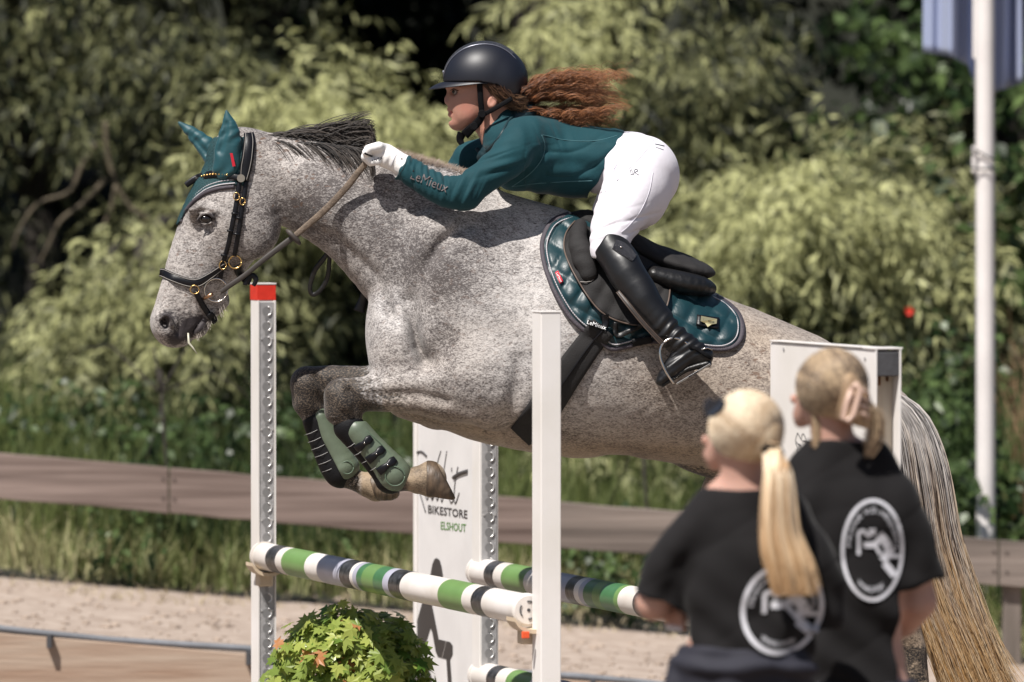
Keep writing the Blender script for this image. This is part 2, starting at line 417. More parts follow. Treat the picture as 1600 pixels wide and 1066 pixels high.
# near foreleg
f.tube([(760, 590, -82, 62, 40), (705, 607, -84, 50, 38), (660, 606, -84, 39, 31), (610, 610, -83, 31, 25), (570, 613, -82, 27, 22), (542, 616, -82, 28, 24)], k=20, n=2)
f.ell((770, 648, -88), (26, 22, 22), 0, k=14)                    # elbow
f.tube([(690, 592, -108, 16, 12), (640, 598, -104, 12, 9), (580, 605, -98, 7, 6)], k=10)
f.tube([(740, 640, -104, 14, 10), (660, 628, -104, 10, 8), (590, 622, -98, 7, 6)], k=9)
f.tube([(700, 622, -123, 3, 6), (650, 612, -119, 2.5, 5), (590, 612, -110, 1.5, 3)], k=12, sub=True)
f.ell((534, 620, -82), (30, 25, 25), 70, k=10); f.ell((520, 612, -92), (12, 9, 9), 70, k=6); f.ell((541, 628, -104), (14, 9, 6), 60, k=6); f.tube([(548, 606, -104, 4, 5), (556, 622, -106, 4, 5), (560, 640, -104, 4, 5)], k=7, sub=True); f.tube([(520, 633, -100, 2.5, 4), (534, 641, -104, 2.5, 4), (548, 643, -104, 2.5, 4)], k=7, sub=True)                   # knee
f.ell((528, 638, -82), (18, 20, 21), 0, k=9)
f.ell((558, 640, -84), (11, 11, 12), 0, k=7)
f.tube([(534, 640, -82, 22, 20), (551, 662, -82, 19, 17), (575, 694, -82, 17, 15), (600, 724, -82, 17.5, 16), (614, 741, -82, 22, 20)], k=8)
f.ell((612, 742, -82), (23, 19, 19), 40, k=6)                    # fetlock
f.tube([(618, 745, -82, 17, 17), (642, 747, -82, 17, 18), (655, 746, -82, 22, 21), (670, 745, -82, 29, 25)], k=8)
# far foreleg
f.tube([(750, 620, 82, 58, 38), (690, 628, 84, 44, 36), (640, 616, 84, 36, 28), (590, 604, 83, 28, 24), (520, 598, 82, 25, 21), (484, 602, 82, 26, 23)], k=20, n=2)
f.ell((676, 655, 84), (26, 18, 20), 10, k=12)
f.ell((476, 607, 82), (31, 25, 25), 72, k=10); f.ell((464, 604, 72), (11, 8, 9), 72, k=6); f.tube([(492, 590, 60, 4, 5), (500, 606, 60, 4, 5), (502, 624, 60, 4, 5)], k=7, sub=True); f.tube([(462, 622, 60, 2.5, 4), (476, 630, 58, 2.5, 4), (490, 632, 60, 2.5, 4)], k=7, sub=True); f.ell((474, 628, 82), (19, 22, 21), 0, k=8)
f.tube([(480, 632, 82, 24, 20), (494, 664, 82, 19, 17), (508, 700, 82, 17, 15), (520, 726, 82, 18, 16), (530, 741, 82, 22, 19)], k=8)
f.ell((534, 744, 82), (22, 18, 18), 30, k=6)
f.tube([(540, 748, 82, 17, 16), (560, 757, 82, 17, 17), (572, 761, 82, 20, 20), (586, 765, 82, 23, 23)], k=8)
# hind legs
for sg, du, dv in ((-1, 0, 0), (1, -42, -8)):
    w_ = sg*70
    f.tube([(1265+du/2, 720, w_, 100, 48), (1215+du, 795+dv, w_, 78, 44), (1270+du, 862+dv, w_, 54, 36), (1345+du, 925+dv, w_, 34, 24), (1400+du, 968+dv, w_, 30, 22)], k=26, n=2)
    f.tube([(1372+du, 925+dv, w_, 10, 8), (1412+du, 955+dv, w_, 14, 12)], k=10)
    f.tube([(1403+du, 968+dv, w_, 30, 22), (1422+du, 1010+dv, w_, 22, 17), (1431+du, 1080+dv, w_, 19, 15), (1437+du, 1140+dv, w_, 22, 19), (1430+du, 1175+dv, w_, 17, 17), (1420+du, 1200+dv, w_, 22, 22)], k=12)
f.ell((1120, 735, 0), (60, 14, 26), 12, k=14)                    # sheath
f.tube([(1365, 610, 0, 30, 22), (1400, 632, 0, 22, 18)], k=20)   # dock
# sculpted creases
for p in ([(705, 352), (660, 380), (610, 440), (575, 500)], [(640, 470), (655, 540), (665, 560)]):
    f.tube([(a, b_, -100, 7, 26) for a, b_ in p], k=30, sub=True) if p[0][0] != 705 else f.tube([(735, 345, -88, 4, 8), (690, 380, -100, 4, 8), (650, 440, -108, 4, 8), (615, 495, -108, 4, 8)], k=22, sub=True)
f.tube([(452, 360, -46, 4, 8), (520, 372, -52, 5, 10), (585, 430, -62, 5, 12), (612, 490, -76, 5, 12)], k=18, sub=True)   # jugular groove
f.tube([(812, 560, -141, 2, 6), (802, 630, -130, 3, 7), (775, 668, -106, 3, 7)], k=22, sub=True)        # behind the elbow
f.tube([(590, 500, 0, 5, 8), (600, 560, 0, 6, 10)], k=14, sub=True)
f.tube([(1090, 690, -128, 5, 12), (1150, 720, -118, 5, 12), (1185, 760, -110, 6, 12)], k=18, sub=True)   # flank
def _veins(V):
    r = np.sin(V[:, 0]*.11+np.sin(V[:, 1]*.07)*2)*np.sin(V[:, 1]*.13+np.sin(V[:, 0]*.05)*2)
    return .35*r*((V[:, 0] > 620) & (V[:, 1] > 350) & (V[:, 0] < 1050))
body, BV, HB = sculpt('body', f, M_coat, horse, smooth=3, disp=_veins)
del f
P2 = BV[:, :2]
near = BV[:, 2] < 0
def legd(lines, r0, r1):
    d = np.full(len(BV), 1e9)
    for l in lines: d = np.minimum(d, polydist(BV, l))
    return 1-sstep(d, r0, r1)
dark = np.maximum(legd([[(520, 620, -82), (536, 640, -82), (614, 742, -82)]], 34, 78), legd([[(455, 610, 82), (500, 606, 82), (530, 600, 82)], [(480, 625, 82), (530, 742, 82)]], 34, 74))
dark = np.maximum(dark, sstep(BV[:, 1], 960, 1030)*.8)
dark = np.maximum(dark, .55*np.exp(-(polydist(BV, [(620, 612, -108), (560, 606, -100)])/20)**2))
dark = np.maximum(dark, .8*np.exp(-(polydist(BV, [(1060, 738, 0), (1130, 740, 0), (1180, 800, -40)])/34)**2))
pale = np.maximum(sstep(BV[:, 0]-.25*(BV[:, 1]-745), 630, 640)*(BV[:, 1] > 705)*(BV[:, 0] < 700)*near, sstep(BV[:, 0], 556, 566)*(BV[:, 1] > 728)*(BV[:, 0] < 640)*(~near))
dark = dark*(1-pale)
skin = np.exp(-(polydist(P2, [(258, 503), (260, 495)])/15)**2)*.85+np.exp(-(polydist(P2, [(272, 532), (316, 503)])/15)**2)*.95+np.exp(-(polydist(P2, [(316, 343), (334, 341)])/11)**2)*.9+.5*np.exp(-(polydist(P2, [(285, 490), (295, 505)])/18)**2)
grey = .55*np.exp(-(polydist(P2, [(520, 300), (640, 380), (690, 440)])/70)**2)+.25*np.exp(-(polydist(P2, [(430, 370), (480, 330)])/40)**2) - .25*np.exp(-(polydist(P2, [(280, 380), (262, 460)])/24)**2)-.25*sstep(BV[:, 0], 690, 760)
warm = np.clip(.9*sstep(BV[:, 1]-.15*(BV[:, 0]-700), 590, 690)*(BV[:, 0] > 600)+.42*sstep(BV[:, 0], 850, 1120)+.08, 0, 1)  # browner coat; the belly ramp also paints the shade of the underside
flea = np.clip(1.2*np.exp(-(polydist(P2, [(400, 250), (470, 260)])/60)**2)+.8*np.exp(-(polydist(P2, [(1150, 560), (1210, 620)])/60)**2)+.35+.5*np.exp(-(polydist(P2, [(300, 400), (330, 440)])/60)**2), 0, 1)
for n_, v_ in (('dark', dark), ('pale', pale), ('skin', skin), ('grey', grey), ('warm', warm), ('flea', flea)): attr(body.data, n_, v_)

# draping helpers: real thickness laid on the curved surface
def hit(u, v, bvh, fallback=0.0):
    o = HW(u, v, -900); r = bvh.ray_cast(o, Vector((0, 1, 0)))
    return (r[0], r[1]) if r[0] is not None else (None, None)
def surf_w(u, v, bvh=None, d=0.0):
    p, n = hit(u, v, bvh or HB)
    return p.y*500 if p is not None else d
def panel_grid(G, bvh, off, thick, name, mats, parent, fall=0.0, puff=None, midx=None, wfun=None):
    """G (m,n,2) grid of (u,v); each point is laid on the surface, raised by off, given thickness inwards"""
    m, n = G.shape[:2]; W = np.zeros((m, n)); ok = np.zeros((m, n), bool)
    for i in range(m):
        for j in range(n):
            if wfun: W[i, j] = wfun(*G[i, j]); ok[i, j] = True; continue
            best = None
            for b in (bvh if isinstance(bvh, (list, tuple)) else [bvh]):
                p, _ = hit(G[i, j, 0], G[i, j, 1], b)
                if p is not None: best = p.y*500 if best is None else min(best, p.y*500)
            if best is not None: W[i, j] = best; ok[i, j] = True
    if not ok.all():
        if ok.any():
            idx = np.argwhere(ok)
            for i, j in np.argwhere(~ok):
                q = idx[np.argmin(((idx-(i, j))**2).sum(1))]; W[i, j] = W[q[0], q[1]]
        else: W[:] = fall
    for _ in range(2):
        Wp = np.pad(W, 1, mode='edge'); W = .5*W+.125*(Wp[:-2, 1:-1]+Wp[2:, 1:-1]+Wp[1:-1, :-2]+Wp[1:-1, 2:])
    O = W-off-(puff if puff is not None else 0)
    top = np.dstack([G, O]).reshape(-1, 3); bot = np.dstack([G, O+thick+(puff if puff is not None else 0)]).reshape(-1, 3)
    V = HWn(np.vstack([top, bot])); F = []; MI = []; K = m*n
    for i in range(m-1):
        for j in range(n-1):
            a, b, c, d = i*n+j, i*n+j+1, (i+1)*n+j+1, (i+1)*n+j
            F.append((a, b, c, d)); F.append((a+K, d+K, c+K, b+K)); q = midx(i, j) if midx else 0; MI += [q, q]
    for i in range(m-1):
        for j in (0, n-1): a, b = i*n+j, (i+1)*n+j; F.append((a, b, b+K, a+K)); MI.append(midx(i, min(j, n-2)) if midx else 0)
    for j in range(n-1):
        for i in (0, m-1): a, b = i*n+j, i*n+j+1; F.append((a, b, b+K, a+K)); MI.append(midx(min(i, m-2), j) if midx else 0)
    me = pymesh(name, V, F, True, MI)
    bm = bmesh.new(); bm.from_mesh(me); bmesh.ops.recalc_face_normals(bm, faces=bm.faces); bm.to_mesh(me); bm.free()
    return link(name, me, parent, mats), (G, O)
def ribbon(pts, width, name, mats, parent, bvh=None, off=3, thick=3, n=8, cross=4, ws=None, round_=1.2, stitch=None, stitch_in=2.0):
    """flat strap following (u,v) points; ws gives depth per control point where it leaves the surface"""
    P = crom(np.array([list(p[:2]) for p in pts], float), n)
    wd = crom(np.array([[w_] for w_ in (width if isinstance(width, (list, tuple)) else [width]*len(pts))], float), n)[:, 0]
    T = np.gradient(P, axis=0); T /= np.linalg.norm(T, axis=1)[:, None]+1e-9; Nn = np.stack([-T[:, 1], T[:, 0]], 1)
    cs = np.linspace(-.5, .5, cross+1)
    G = P[:, None, :]+Nn[:, None, :]*(wd[:, None]*cs[None])[:, :, None]
    puff = np.tile(round_*(1-(cs*2)**2)[None], (len(P), 1))
    wf = None
    if ws is not None:
        wc = crom(np.array([[w_] for w_ in ws], float), n)[:, 0]
        def wf(u, v): return wc[np.argmin((P[:, 0]-u)**2+(P[:, 1]-v)**2)]
    o, (G, O) = panel_grid(G, bvh or HB, off, thick, name, mats, parent, puff=puff, wfun=wf)
    if stitch is not None:
        for sg in (-1, 1):
            q = []
            mb = MB()
            for i in range(len(P)):
                p = P[i]+Nn[i]*sg*(wd[i]/2-stitch_in)
                q.append(HW(p[0], p[1], O[i, 0 if sg < 0 else -1]-round_*.6-.6))
            mb.tube(q, .0011, 4); mb.build('stitching', stitch, o, True)
    return o
# ------------------------------------------------------------------ hair strands
def strands(name, S, R, mats, parent, rnd=None, pos=None, smooth=True):
    """S (n,k,3) strand points in sculpting space, R (k,) radius in metres; three-sided tapering hairs"""
    n, k = S.shape[:2]; W = HWn(S.reshape(-1, 3)).reshape(n, k, 3)
    T = np.gradient(W, axis=1); T /= np.linalg.norm(T, axis=2)[..., None]+1e-9
    A = np.cross(T, np.array([.13, 1, .21])); A /= np.linalg.norm(A, axis=2)[..., None]+1e-9; B = np.cross(T, A)
    R = np.broadcast_to(np.asarray(R), (n, k))
    V = np.stack([W+(A*math.cos(a)+B*math.sin(a))*R[..., None] for a in (0, 2.094, 4.189)], 2)
    I = np.arange(n*k*3).reshape(n, k, 3); F = []
    for j in range(3):
        j2 = (j+1) % 3
        F.append(np.stack([I[:, :-1, j], I[:, :-1, j2], I[:, 1:, j2], I[:, 1:, j]], -1).reshape(-1, 4))
    me = fastmesh(name, V.reshape(-1, 3), np.concatenate(F), smooth)
    r = RNG.random(n) if rnd is None else rnd
    attr(me, 'rnd', np.repeat(r, k*3)); 
    if pos is not None: attr(me, 'pos', np.repeat(np.asarray(pos).ravel(), 3) if np.size(pos) == n*k else np.tile(np.repeat(np.linspace(0, 1, k), 3), n))
    else: attr(me, 'pos', np.tile(np.repeat(np.linspace(0, 1, k), 3), n))
    return link(name, me, parent, mats)
def hairmat(name, roots, tips, rough=.45, jitter=.5):
    """roots / tips: pairs of colours picked per strand"""
    m = bpy.data.materials.new(name); m.use_nodes = True; t = m.node_tree; b = t.nodes['Principled BSDF']
    b.inputs['Roughness'].default_value = rough; b.inputs['Specular IOR Level'].default_value = .45
    def A(nm):
        n = t.nodes.new('ShaderNodeAttribute'); n.attribute_name = nm; return n.outputs['Fac']
    def ramp(f, c1, c2):
        r = t.nodes.new('ShaderNodeValToRGB'); r.color_ramp.elements[0].color = (*c1, 1); r.color_ramp.elements[1].color = (*c2, 1); t.links.new(f, r.inputs[0]); return r.outputs[0]
    mx = t.nodes.new('ShaderNodeMix'); mx.data_type = 'RGBA'
    t.links.new(A('pos'), mx.inputs[0]); t.links.new(ramp(A('rnd'), *roots), mx.inputs[6]); t.links.new(ramp(A('rnd'), *tips), mx.inputs[7])
    t.links.new(mx.outputs[2], b.inputs['Base Color']); return m
M_leather = mat('black_leather', (.005, .005, .007), .38, bump=.15, bscale=400, spec=.3)
M_leather2 = mat('worn_black_leather', (.008, .0075, .0075), .42, bump=.5, bscale=60, var=.4, vscale=20)
M_suede = mat('charcoal_suede', (.012, .0105, .0105), .8, bump=.4, bscale=300, var=.35, vscale=25)
M_stitch = mat('pale_stitching', (.26, .24, .22), .6)
M_gold = mat('brass', (.80, .52, .20), .25, metal=1)
M_steel = mat('steel', (.62, .58, .54), .22, metal=1)
M_teal = mat('teal_knit', (.006, .048, .055), .7, bump=1, bscale=260, var=.3, vscale=120)
M_tealcloth = mat('teal_satin', (.003, .028, .036), .44, bump=.4, bscale=40, sheen=.1)
M_tealear = mat('teal_jersey', (.006, .058, .072), .55, bump=.4, bscale=30, sheen=.15)
M_trim = mat('plum_grey_binding', (.055, .046, .056), .7, bump=.6, bscale=200)
M_braid = mat('silver_braid', (.42, .40, .42), .5)
M_rein = mat('brown_rubber_rein', (.17, .125, .09), .7, bump=.6, bscale=150, var=.4, vscale=60)
M_reind = mat('dark_rein_leather', (.045, .038, .034), .5)
M_red = mat('red_woven_tag', (.55, .01, .03), .6)
M_white = mat('white_print', (.8, .8, .8), .6)
M_green = mat('sage_green_shell', (.115, .145, .10), .45, bump=.1, bscale=90, var=.15, vscale=30)
M_greend = mat('sage_green_edge', (.09, .135, .09), .5)
M_pipe = mat('dull_white_piping', (.38, .37, .36), .7)
M_neo = mat('black_neoprene', (.006, .006, .007), .65, spec=.2, bump=.3, bscale=200)
M_hoof = mat('striped_hoof_horn', (.16, .115, .075), .5, bump=.6, bscale=40, col2=(.04, .028, .02), vscale=14, stretch=(5, 1, 1))
M_hoof2 = mat('dirty_hoof_horn', (.12, .08, .05), .5, bump=.3, bscale=60, col2=(.03, .022, .016), vscale=14, stretch=(3, 1, 1), detail=8)
M_eye = mat('dark_eye', (.010, .007, .006), .06, spec=.8)

# eyes, hooves
def sphere(name, c, r, m, parent, seg=20, sc=(1, 1, 1)):
    bm = bmesh.new(); bmesh.ops.create_uvsphere(bm, u_segments=seg, v_segments=seg//2, radius=r)
    for v in bm.verts: v.co = Vector((v.co.x*sc[0], v.co.y*sc[1], v.co.z*sc[2]))+Vector(c)
    me = bpy.data.meshes.new(name); bm.to_mesh(me); bm.free()
    me.polygons.foreach_set('use_smooth', np.ones(len(me.polygons), bool)); return link(name, me, parent, m)
for sg in (-1, 1):
    sphere('eye', HW(324, 342, sg*44.5), .0185, M_eye, horse, sc=(1.05, 1, .82))
def small_sculpt(name, prims, m, parent, h=1.5, smooth=2, cutf=None, disp=None, k=6):
    """prims: ('t', rows[, n]) tubes or ('e', centre, radii, angle) or ('-t', ...) / ('-e', ...) cuts"""
    lo = np.full(3, 1e9); hi = -lo
    for p in prims:
        if p[0][0] == '-': continue
        rows = p[1] if 't' in p[0] else [(*p[1], *p[2])]
        for r in rows: R = max(r[3:]); c = np.array(r[:3]); lo = np.minimum(lo, c-R-5); hi = np.maximum(hi, c+R+5)
    F_ = Field(lo, hi, h)
    for p in prims:
        kk = p[-1]['k'] if isinstance(p[-1], dict) else k
        if 't' in p[0]: F_.tube(p[1], k=kk, n=p[2] if len(p) > 2 and not isinstance(p[2], dict) else 2, sub=p[0][0] == '-')
        else: F_.ell(p[1], p[2], p[3] if len(p) > 3 and not isinstance(p[3], dict) else 0, k=kk, sub=p[0][0] == '-')
    if cutf is not None:
        g = [np.arange(n_)*h+l for n_, l in zip(F_.n, F_.lo)]
        F_.D = np.maximum(F_.D, cutf(g[0][:, None, None], g[1][None, :, None], g[2][None, None, :]).astype(np.float32)+np.zeros_like(F_.D))
    return sculpt(name, F_, m, parent, smooth, disp=disp)
small_sculpt('hoof', [('t', [(671, 745, -82, 29, 25), (683, 749, -82, 27, 27), (697, 762, -82, 17, 24), (706, 771, -82, 7, 18)], 2)], M_hoof2, horse, cutf=lambda u, v, w_: np.maximum(np.maximum(667-u, (v-771-.17*(u-672))), (u-682)*.80-(v-716)*.42+(0*w_)))
small_sculpt('hoof', [('t', [(584, 764, 82, 21, 24), (598, 771, 82, 18, 24), (612, 774, 82, 11, 20)], 2)], M_hoof, horse, cutf=lambda u, v, w_: np.maximum(578-u+.3*(v-760), v-786))
for sg, du, dv in ((-1, 0, 0), (1, -42, -8)):
    small_sculpt('hoof', [('t', [(1418+du, 1202+dv, sg*70, 26, 26), (1402+du, 1232+dv, sg*70, 32, 32)], 2)], M_hoof, horse, h=3, cutf=lambda u, v, w_: v-(1236+dv))

# mane: dark strands lifted by the jump
def mane():
    n = 2300; k = 14; t = np.linspace(0, 1, k)
    u0 = 396+RNG.random(n)**.8*186; crest = np.interp(u0, [392, 430, 470, 520, 560, 590, 620], [211, 217, 219, 223, 229, 234, 241])
    w0 = RNG.normal(0, 5, n)-3
    L = np.interp(u0, [392, 440, 500, 560, 585], [80, 100, 92, 60, 38])*(.55+.6*RNG.random(n))
    lift = np.interp(u0, [392, 420, 470, 520, 585], [.30, .52, .70, .90, 1.1])*(.30+RNG.random(n)*.75)
    droop = (.30+.5*RNG.random(n))
    low = RNG.random(n) < .22; lift[low] *= .1; droop[low] += .35
    S = np.zeros((n, k, 3)); ph = RNG.random(n)*6.28
    S[:, :, 0] = u0[:, None]+L[:, None]*t*(1-.12*t*droop[:, None])
    S[:, :, 1] = crest[:, None]+4-L[:, None]*(lift[:, None]*t-droop[:, None]*t**2.2*.8)+np.sin(t*5+ph[:, None])*2.0*t
    S[:, :, 2] = w0[:, None]+np.sin(t*3+ph[:, None])*5*t-np.where(low, 34, 6)[:, None]*t
    over = np.maximum(S[:, :, 0]-578, 0); S[:, :, 0] -= over*.75; S[:, :, 1] += over*.35
    strands('mane', S, .0016*(1-t**3*.75), hairmat('dark_mane_hair', ((.006, .0055, .006), (.03, .026, .025)), ((.010, .008, .007), (.10, .08, .065)), .65), horse)
    n = 2600; k = 4; t = np.linspace(0, 1, k)       # short bristling hair behind the hand
    u0 = 560+RNG.random(n)*185; c = np.interp(u0, [560, 620, 640, 680, 728, 750], [234, 240, 243, 253, 268, 279])
    L = (5+11*RNG.random(n))*np.interp(u0, [560, 600, 640, 740], [1.5, 1.3, 1, .8]); S = np.zeros((n, k, 3))
    S[:, :, 0] = u0[:, None]+(L*(.15+.5*RNG.random(n)))[:, None]*t; S[:, :, 1] = (c+4+8*RNG.random(n)**2)[:, None]-(L*.9)[:, None]*t+3*t*t
    S[:, :, 2] = (RNG.normal(-4, 7, n))[:, None]*(1+.3*t)
    strands('mane_stubble', S, .0008*(1-t*.7), hairmat('pale_mane_stubble', ((.45, .38, .33), (.18, .13, .10)), ((.60, .50, .42), (.30, .2, .14))), horse)
mane()
def tail():
    n = 6500; k = 24; t = np.linspace(0, 1, k)
    cu = crom(np.array([(1392, 622), (1420, 672), (1436, 750), (1448, 840), (1470, 920), (1500, 1000), (1532, 1080), (1566, 1150)], float), 4)
    cx = np.interp(t, np.linspace(0, 1, len(cu)), cu[:, 0]); cy = np.interp(t, np.linspace(0, 1, len(cu)), cu[:, 1])
    sp = np.interp(t, [0, .1, .25, .5, .7, .85, 1], [12, 30, 42, 48, 46, 48, 54])
    a = np.clip(RNG.normal(0, .5, n), -1.1, 1.1); b = RNG.normal(0, .45, n); ph = RNG.random(n)*6.28; ph2 = RNG.random(n)*6.28
    T = np.stack([np.gradient(cx), np.gradient(cy)], 1); T /= np.linalg.norm(T, axis=1)[:, None]; Nn = np.stack([-T[:, 1], T[:, 0]], 1)
    ends = .68+.36*RNG.random(n); tt = t[None]*ends[:, None]
    X = np.interp(tt, t, cx); Y = np.interp(tt, t, cy); SPR = np.interp(tt, t, sp); NX = np.interp(tt, t, Nn[:, 0]); NY = np.interp(tt, t, Nn[:, 1])
    clump = np.round(a*11+RNG.normal(0, .4, n))/11; aa = a[:, None]+(clump-a)[:, None]*tt*.35
    off = SPR*aa+np.sin(tt*(7+5*RNG.random(n))[:, None]+ph[:, None])*5*tt+np.sin(tt*5+clump[:, None]*31)*6*tt
    wild = RNG.random(n) < .06; off += np.where(wild, -1, 0)[:, None]*np.maximum(tt-.6, 0)*130*RNG.random(n)[:, None]
    S = np.dstack([X+NX*off, Y+NY*off, SPR*.8*b[:, None]+np.sin(tt*6+ph2[:, None])*3])
    m = bpy.data.materials.new('grey_and_straw_tail_hair'); m.use_nodes = True; tr = m.node_tree; bs = tr.nodes['Principled BSDF']; bs.inputs['Roughness'].default_value = .45
    def A(nm):
        q = tr.nodes.new('ShaderNodeAttribute'); q.attribute_name = nm; return q.outputs['Fac']
    r1 = tr.nodes.new('ShaderNodeValToRGB'); r2 = tr.nodes.new('ShaderNodeValToRGB')
    for r_, cols in ((r1, [(0, (.20, .185, .18)), (.5, (.42, .39, .37)), (1, (.66, .62, .59))]), (r2, [(0, (.30, .15, .055)), (.45, (.52, .32, .14)), (1, (.70, .56, .38))])):
        while len(r_.color_ramp.elements) < 3: r_.color_ramp.elements.new(.5)
        for e, (p_, c_) in zip(r_.color_ramp.elements, cols): e.position = p_; e.color = (*c_, 1)
        tr.links.new(A('rnd'), r_.inputs[0])
    mx = tr.nodes.new('ShaderNodeMix'); mx.data_type = 'RGBA'; tr.links.new(A('pos'), mx.inputs[0]); tr.links.new(r1.outputs[0], mx.inputs[6]); tr.links.new(r2.outputs[0], mx.inputs[7]); tr.links.new(mx.outputs[2], bs.inputs['Base Color'])
    pos = np.clip((S[:, :, 1]-700)/300+.22*np.sin(a*9)[:, None]+(RNG.random(n)[:, None]-.5)*.5, 0, 1)
    strands('tail', S, .0011*(1-.7*t**2), m, horse, rnd=np.clip(RNG.random(n)*.6+.4*(.5+.5*np.sin(a*17)), 0, 1), pos=pos)
tail()
_wh = []
for i in range(60):       # chin whiskers
    u = random.uniform(305, 352); v = np.interp(u, [305, 330, 352], [526, 500, 476]); l = random.uniform(4, 11); w_ = random.uniform(-18, 6)
    _wh.append([(u, v-3, w_), (u+l*.3, v+l*.5, w_*1.1), (u+l*.5, v+l, w_*1.2)])
strands('whiskers', np.array(_wh), .0006, hairmat('pale_whiskers', ((.4, .35, .3), (.6, .55, .5)), ((.5, .45, .4), (.7, .6, .5))), horse)
mb = MB(); mb.tube([HW(295, 520, -22), HW(296, 535, -24), HW(302, 542, -25), HW(309, 552, -26)], [.003, .004, .003, .0015], 6); mb.build('saliva', mat('froth', (.7, .68, .55), .3, trans=.3), horse, True)

# ------------------------------------------------------------------ ear bonnet
bonnet = empty('ear_bonnet', HW(340, 300, 0), 'teal knitted ear bonnet with two pointed ears on the horse head', 'ear bonnet')
def _edge(u): return np.interp(u, [270, 283, 290, 300, 312, 325, 345, 372, 400], [360, 347, 332, 318, 307, 299, 292, 290, 292])
small_sculpt('cap', [('t', [(392, 272, 0, 67, 46), (368, 320, 0, 73, 52), (345, 365, 0, 71, 47)], 3), ('e', (372, 240, 0), (46, 43, 40), 0, {'k': 20}), ('e', (320, 335, -42), (25, 16, 13), -18, {'k': 10}), ('e', (320, 335, 42), (25, 16, 13), -18, {'k': 10})],
             M_teal, bonnet, h=2, cutf=lambda u, v, w_: np.maximum(np.maximum(v-_edge(u), u-386), (215-v)+.6*(330-u)*0), disp=lambda V: .5*np.sin(V[:, 0]*1.1)*np.sin(V[:, 1]*1.1))
HBON = None
for nm, rows, fr in (('ear_sleeve', [(357, 262, -38, 23, 15), (358, 240, -40, 21, 14), (360, 222, -42, 19, 12), (361, 203, -43, 14, 9), (358, 186, -43, 7, 5), (356, 175, -43, 2.2, 2)], 1),
                     ('ear_sleeve', [(342, 250, 30, 22, 15), (328, 236, 36, 17, 13), (313, 222, 40, 14, 11), (296, 206, 44, 9, 7), (284, 197, 46, 5, 4), (278, 192, 46, 2.2, 2)], 0)):
    sub = [('-t', [(345, 236, -56, 4, 8), (352, 215, -56, 4, 7), (356, 195, -52, 2, 4)], 2, {'k': 8})] if fr else [('-t', [(322, 240, 20, 3, 8), (300, 216, 30, 3, 6)], 2, {'k': 8})]
    small_sculpt(nm, [('t', rows, 3)]+sub, M_tealear, bonnet, h=1.4, disp=lambda V: .8*np.sin(V[:, 1]*.16+V[:, 0]*.22+np.sin(V[:, 1]*.09)*2.5)*np.clip((V[:, 1]-185)/30, 0, 1))
def edge_tube(pts, r, off, name, m, parent, bvh=None, n=6, twist=0, both=True):
    P = crom(np.array(pts, float), n); q = []
    for i, (u, v) in enumerate(P):
        q.append(HW(u, v, surf_w(u, v, bvh)-off+(twist*math.sin(i*2.2) if twist else 0)))
    mb = MB(); mb.tube(q, r, 6); return mb.build(name, m, parent, True)
ep = [(284, 347), (288, 335), (300, 319), (312, 308.5), (325, 300.5), (345, 294.5), (368, 292)]
edge_tube(ep, .0075, 1, 'binding', M_trim, bonnet, n=10); edge_tube([(u+1.5, v-5.5) for u, v in ep[1:]], .0022, 4.5, 'braid', M_braid, bonnet, n=14, twist=.8)
edge_tube([(u+3, v-11) for u, v in ep[1:]], .0016, 4.5, 'braid', M_braid, bonnet, n=14, twist=.8)
# small woven tag with red lettering ground
def decal_quad(name, pts4, m, parent, bvh, off, n=6):
    P = np.array(pts4, float); G = np.zeros((n, n, 2))
    for i in range(n):
        for j in range(n):
            s, t = i/(n-1), j/(n-1); G[i, j] = (1-s)*(1-t)*P[0]+s*(1-t)*P[1]+s*t*P[2]+(1-s)*t*P[3]
    return panel_grid(G, bvh, off, 1.2, name, m, parent, fall=-50)[0]
TXT = {}
def text_polys(txt, font_scale=1.0, res=2):
    """outline triangles of a string in text space (height about 0.7), centred"""
    cu = bpy.data.curves.new('txt', 'FONT'); cu.body = txt; cu.align_x = 'CENTER'; cu.align_y = 'CENTER'; cu.resolution_u = res; cu.fill_mode = 'FRONT'
    ob = bpy.data.objects.new('txt', cu); COL.objects.link(ob)
    dg = bpy.context.evaluated_depsgraph_get(); me = bpy.data.meshes.new_from_object(ob.evaluated_get(dg))
    bm = bmesh.new(); bm.from_mesh(me); bmesh.ops.triangulate(bm, faces=bm.faces)
    V = np.array([v.co[:2] for v in bm.verts]); F = [tuple(v.index for v in f.verts) for f in bm.faces]; bm.free()
    bpy.data.objects.remove(ob); bpy.data.curves.remove(cu); bpy.data.meshes.remove(me)
    return V, F
def decal_text(name, txt, c, size, ang, m, parent, bvh, off, squash=1.0, bold=0, map2=None, fallw=-100, curve=None):
    V, F = text_polys(txt); ca, sa = math.cos(math.radians(ang)), math.sin(math.radians(ang)); out = []
    for x, y in V:
        x *= size*squash; y *= -size
        if curve: th = x/curve; rr = curve-(-y)*-1*0; x, y = (curve+y*-1)*math.sin(th), y*0+curve-(curve-y)*math.cos(th)
        u = c[0]+x*ca-y*sa; v = c[1]+x*sa+y*ca
        if map2: u, v = map2(u, v)
        best = None
        for b in (bvh if isinstance(bvh, (list, tuple)) else [bvh]):
            p, _ = hit(u, v, b)
            if p is not None: best = p.y*500 if best is None else min(best, p.y*500)
        out.append(HW(u, v, (best if best is not None else fallw)-off))
    K = len(out); out2 = out+[o+Vector((0, .0008, 0)) for o in out]
    F2 = [f for f in F]+[tuple(i+K for i in f[::-1]) for f in F]
    return link(name, pymesh(name, out2, F2, False), parent, m)
decal_quad('tag', [(362.5, 240), (366, 240), (370.5, 260), (366.5, 260)], M_red, bonnet, None or HB, 0, 2) if False else None
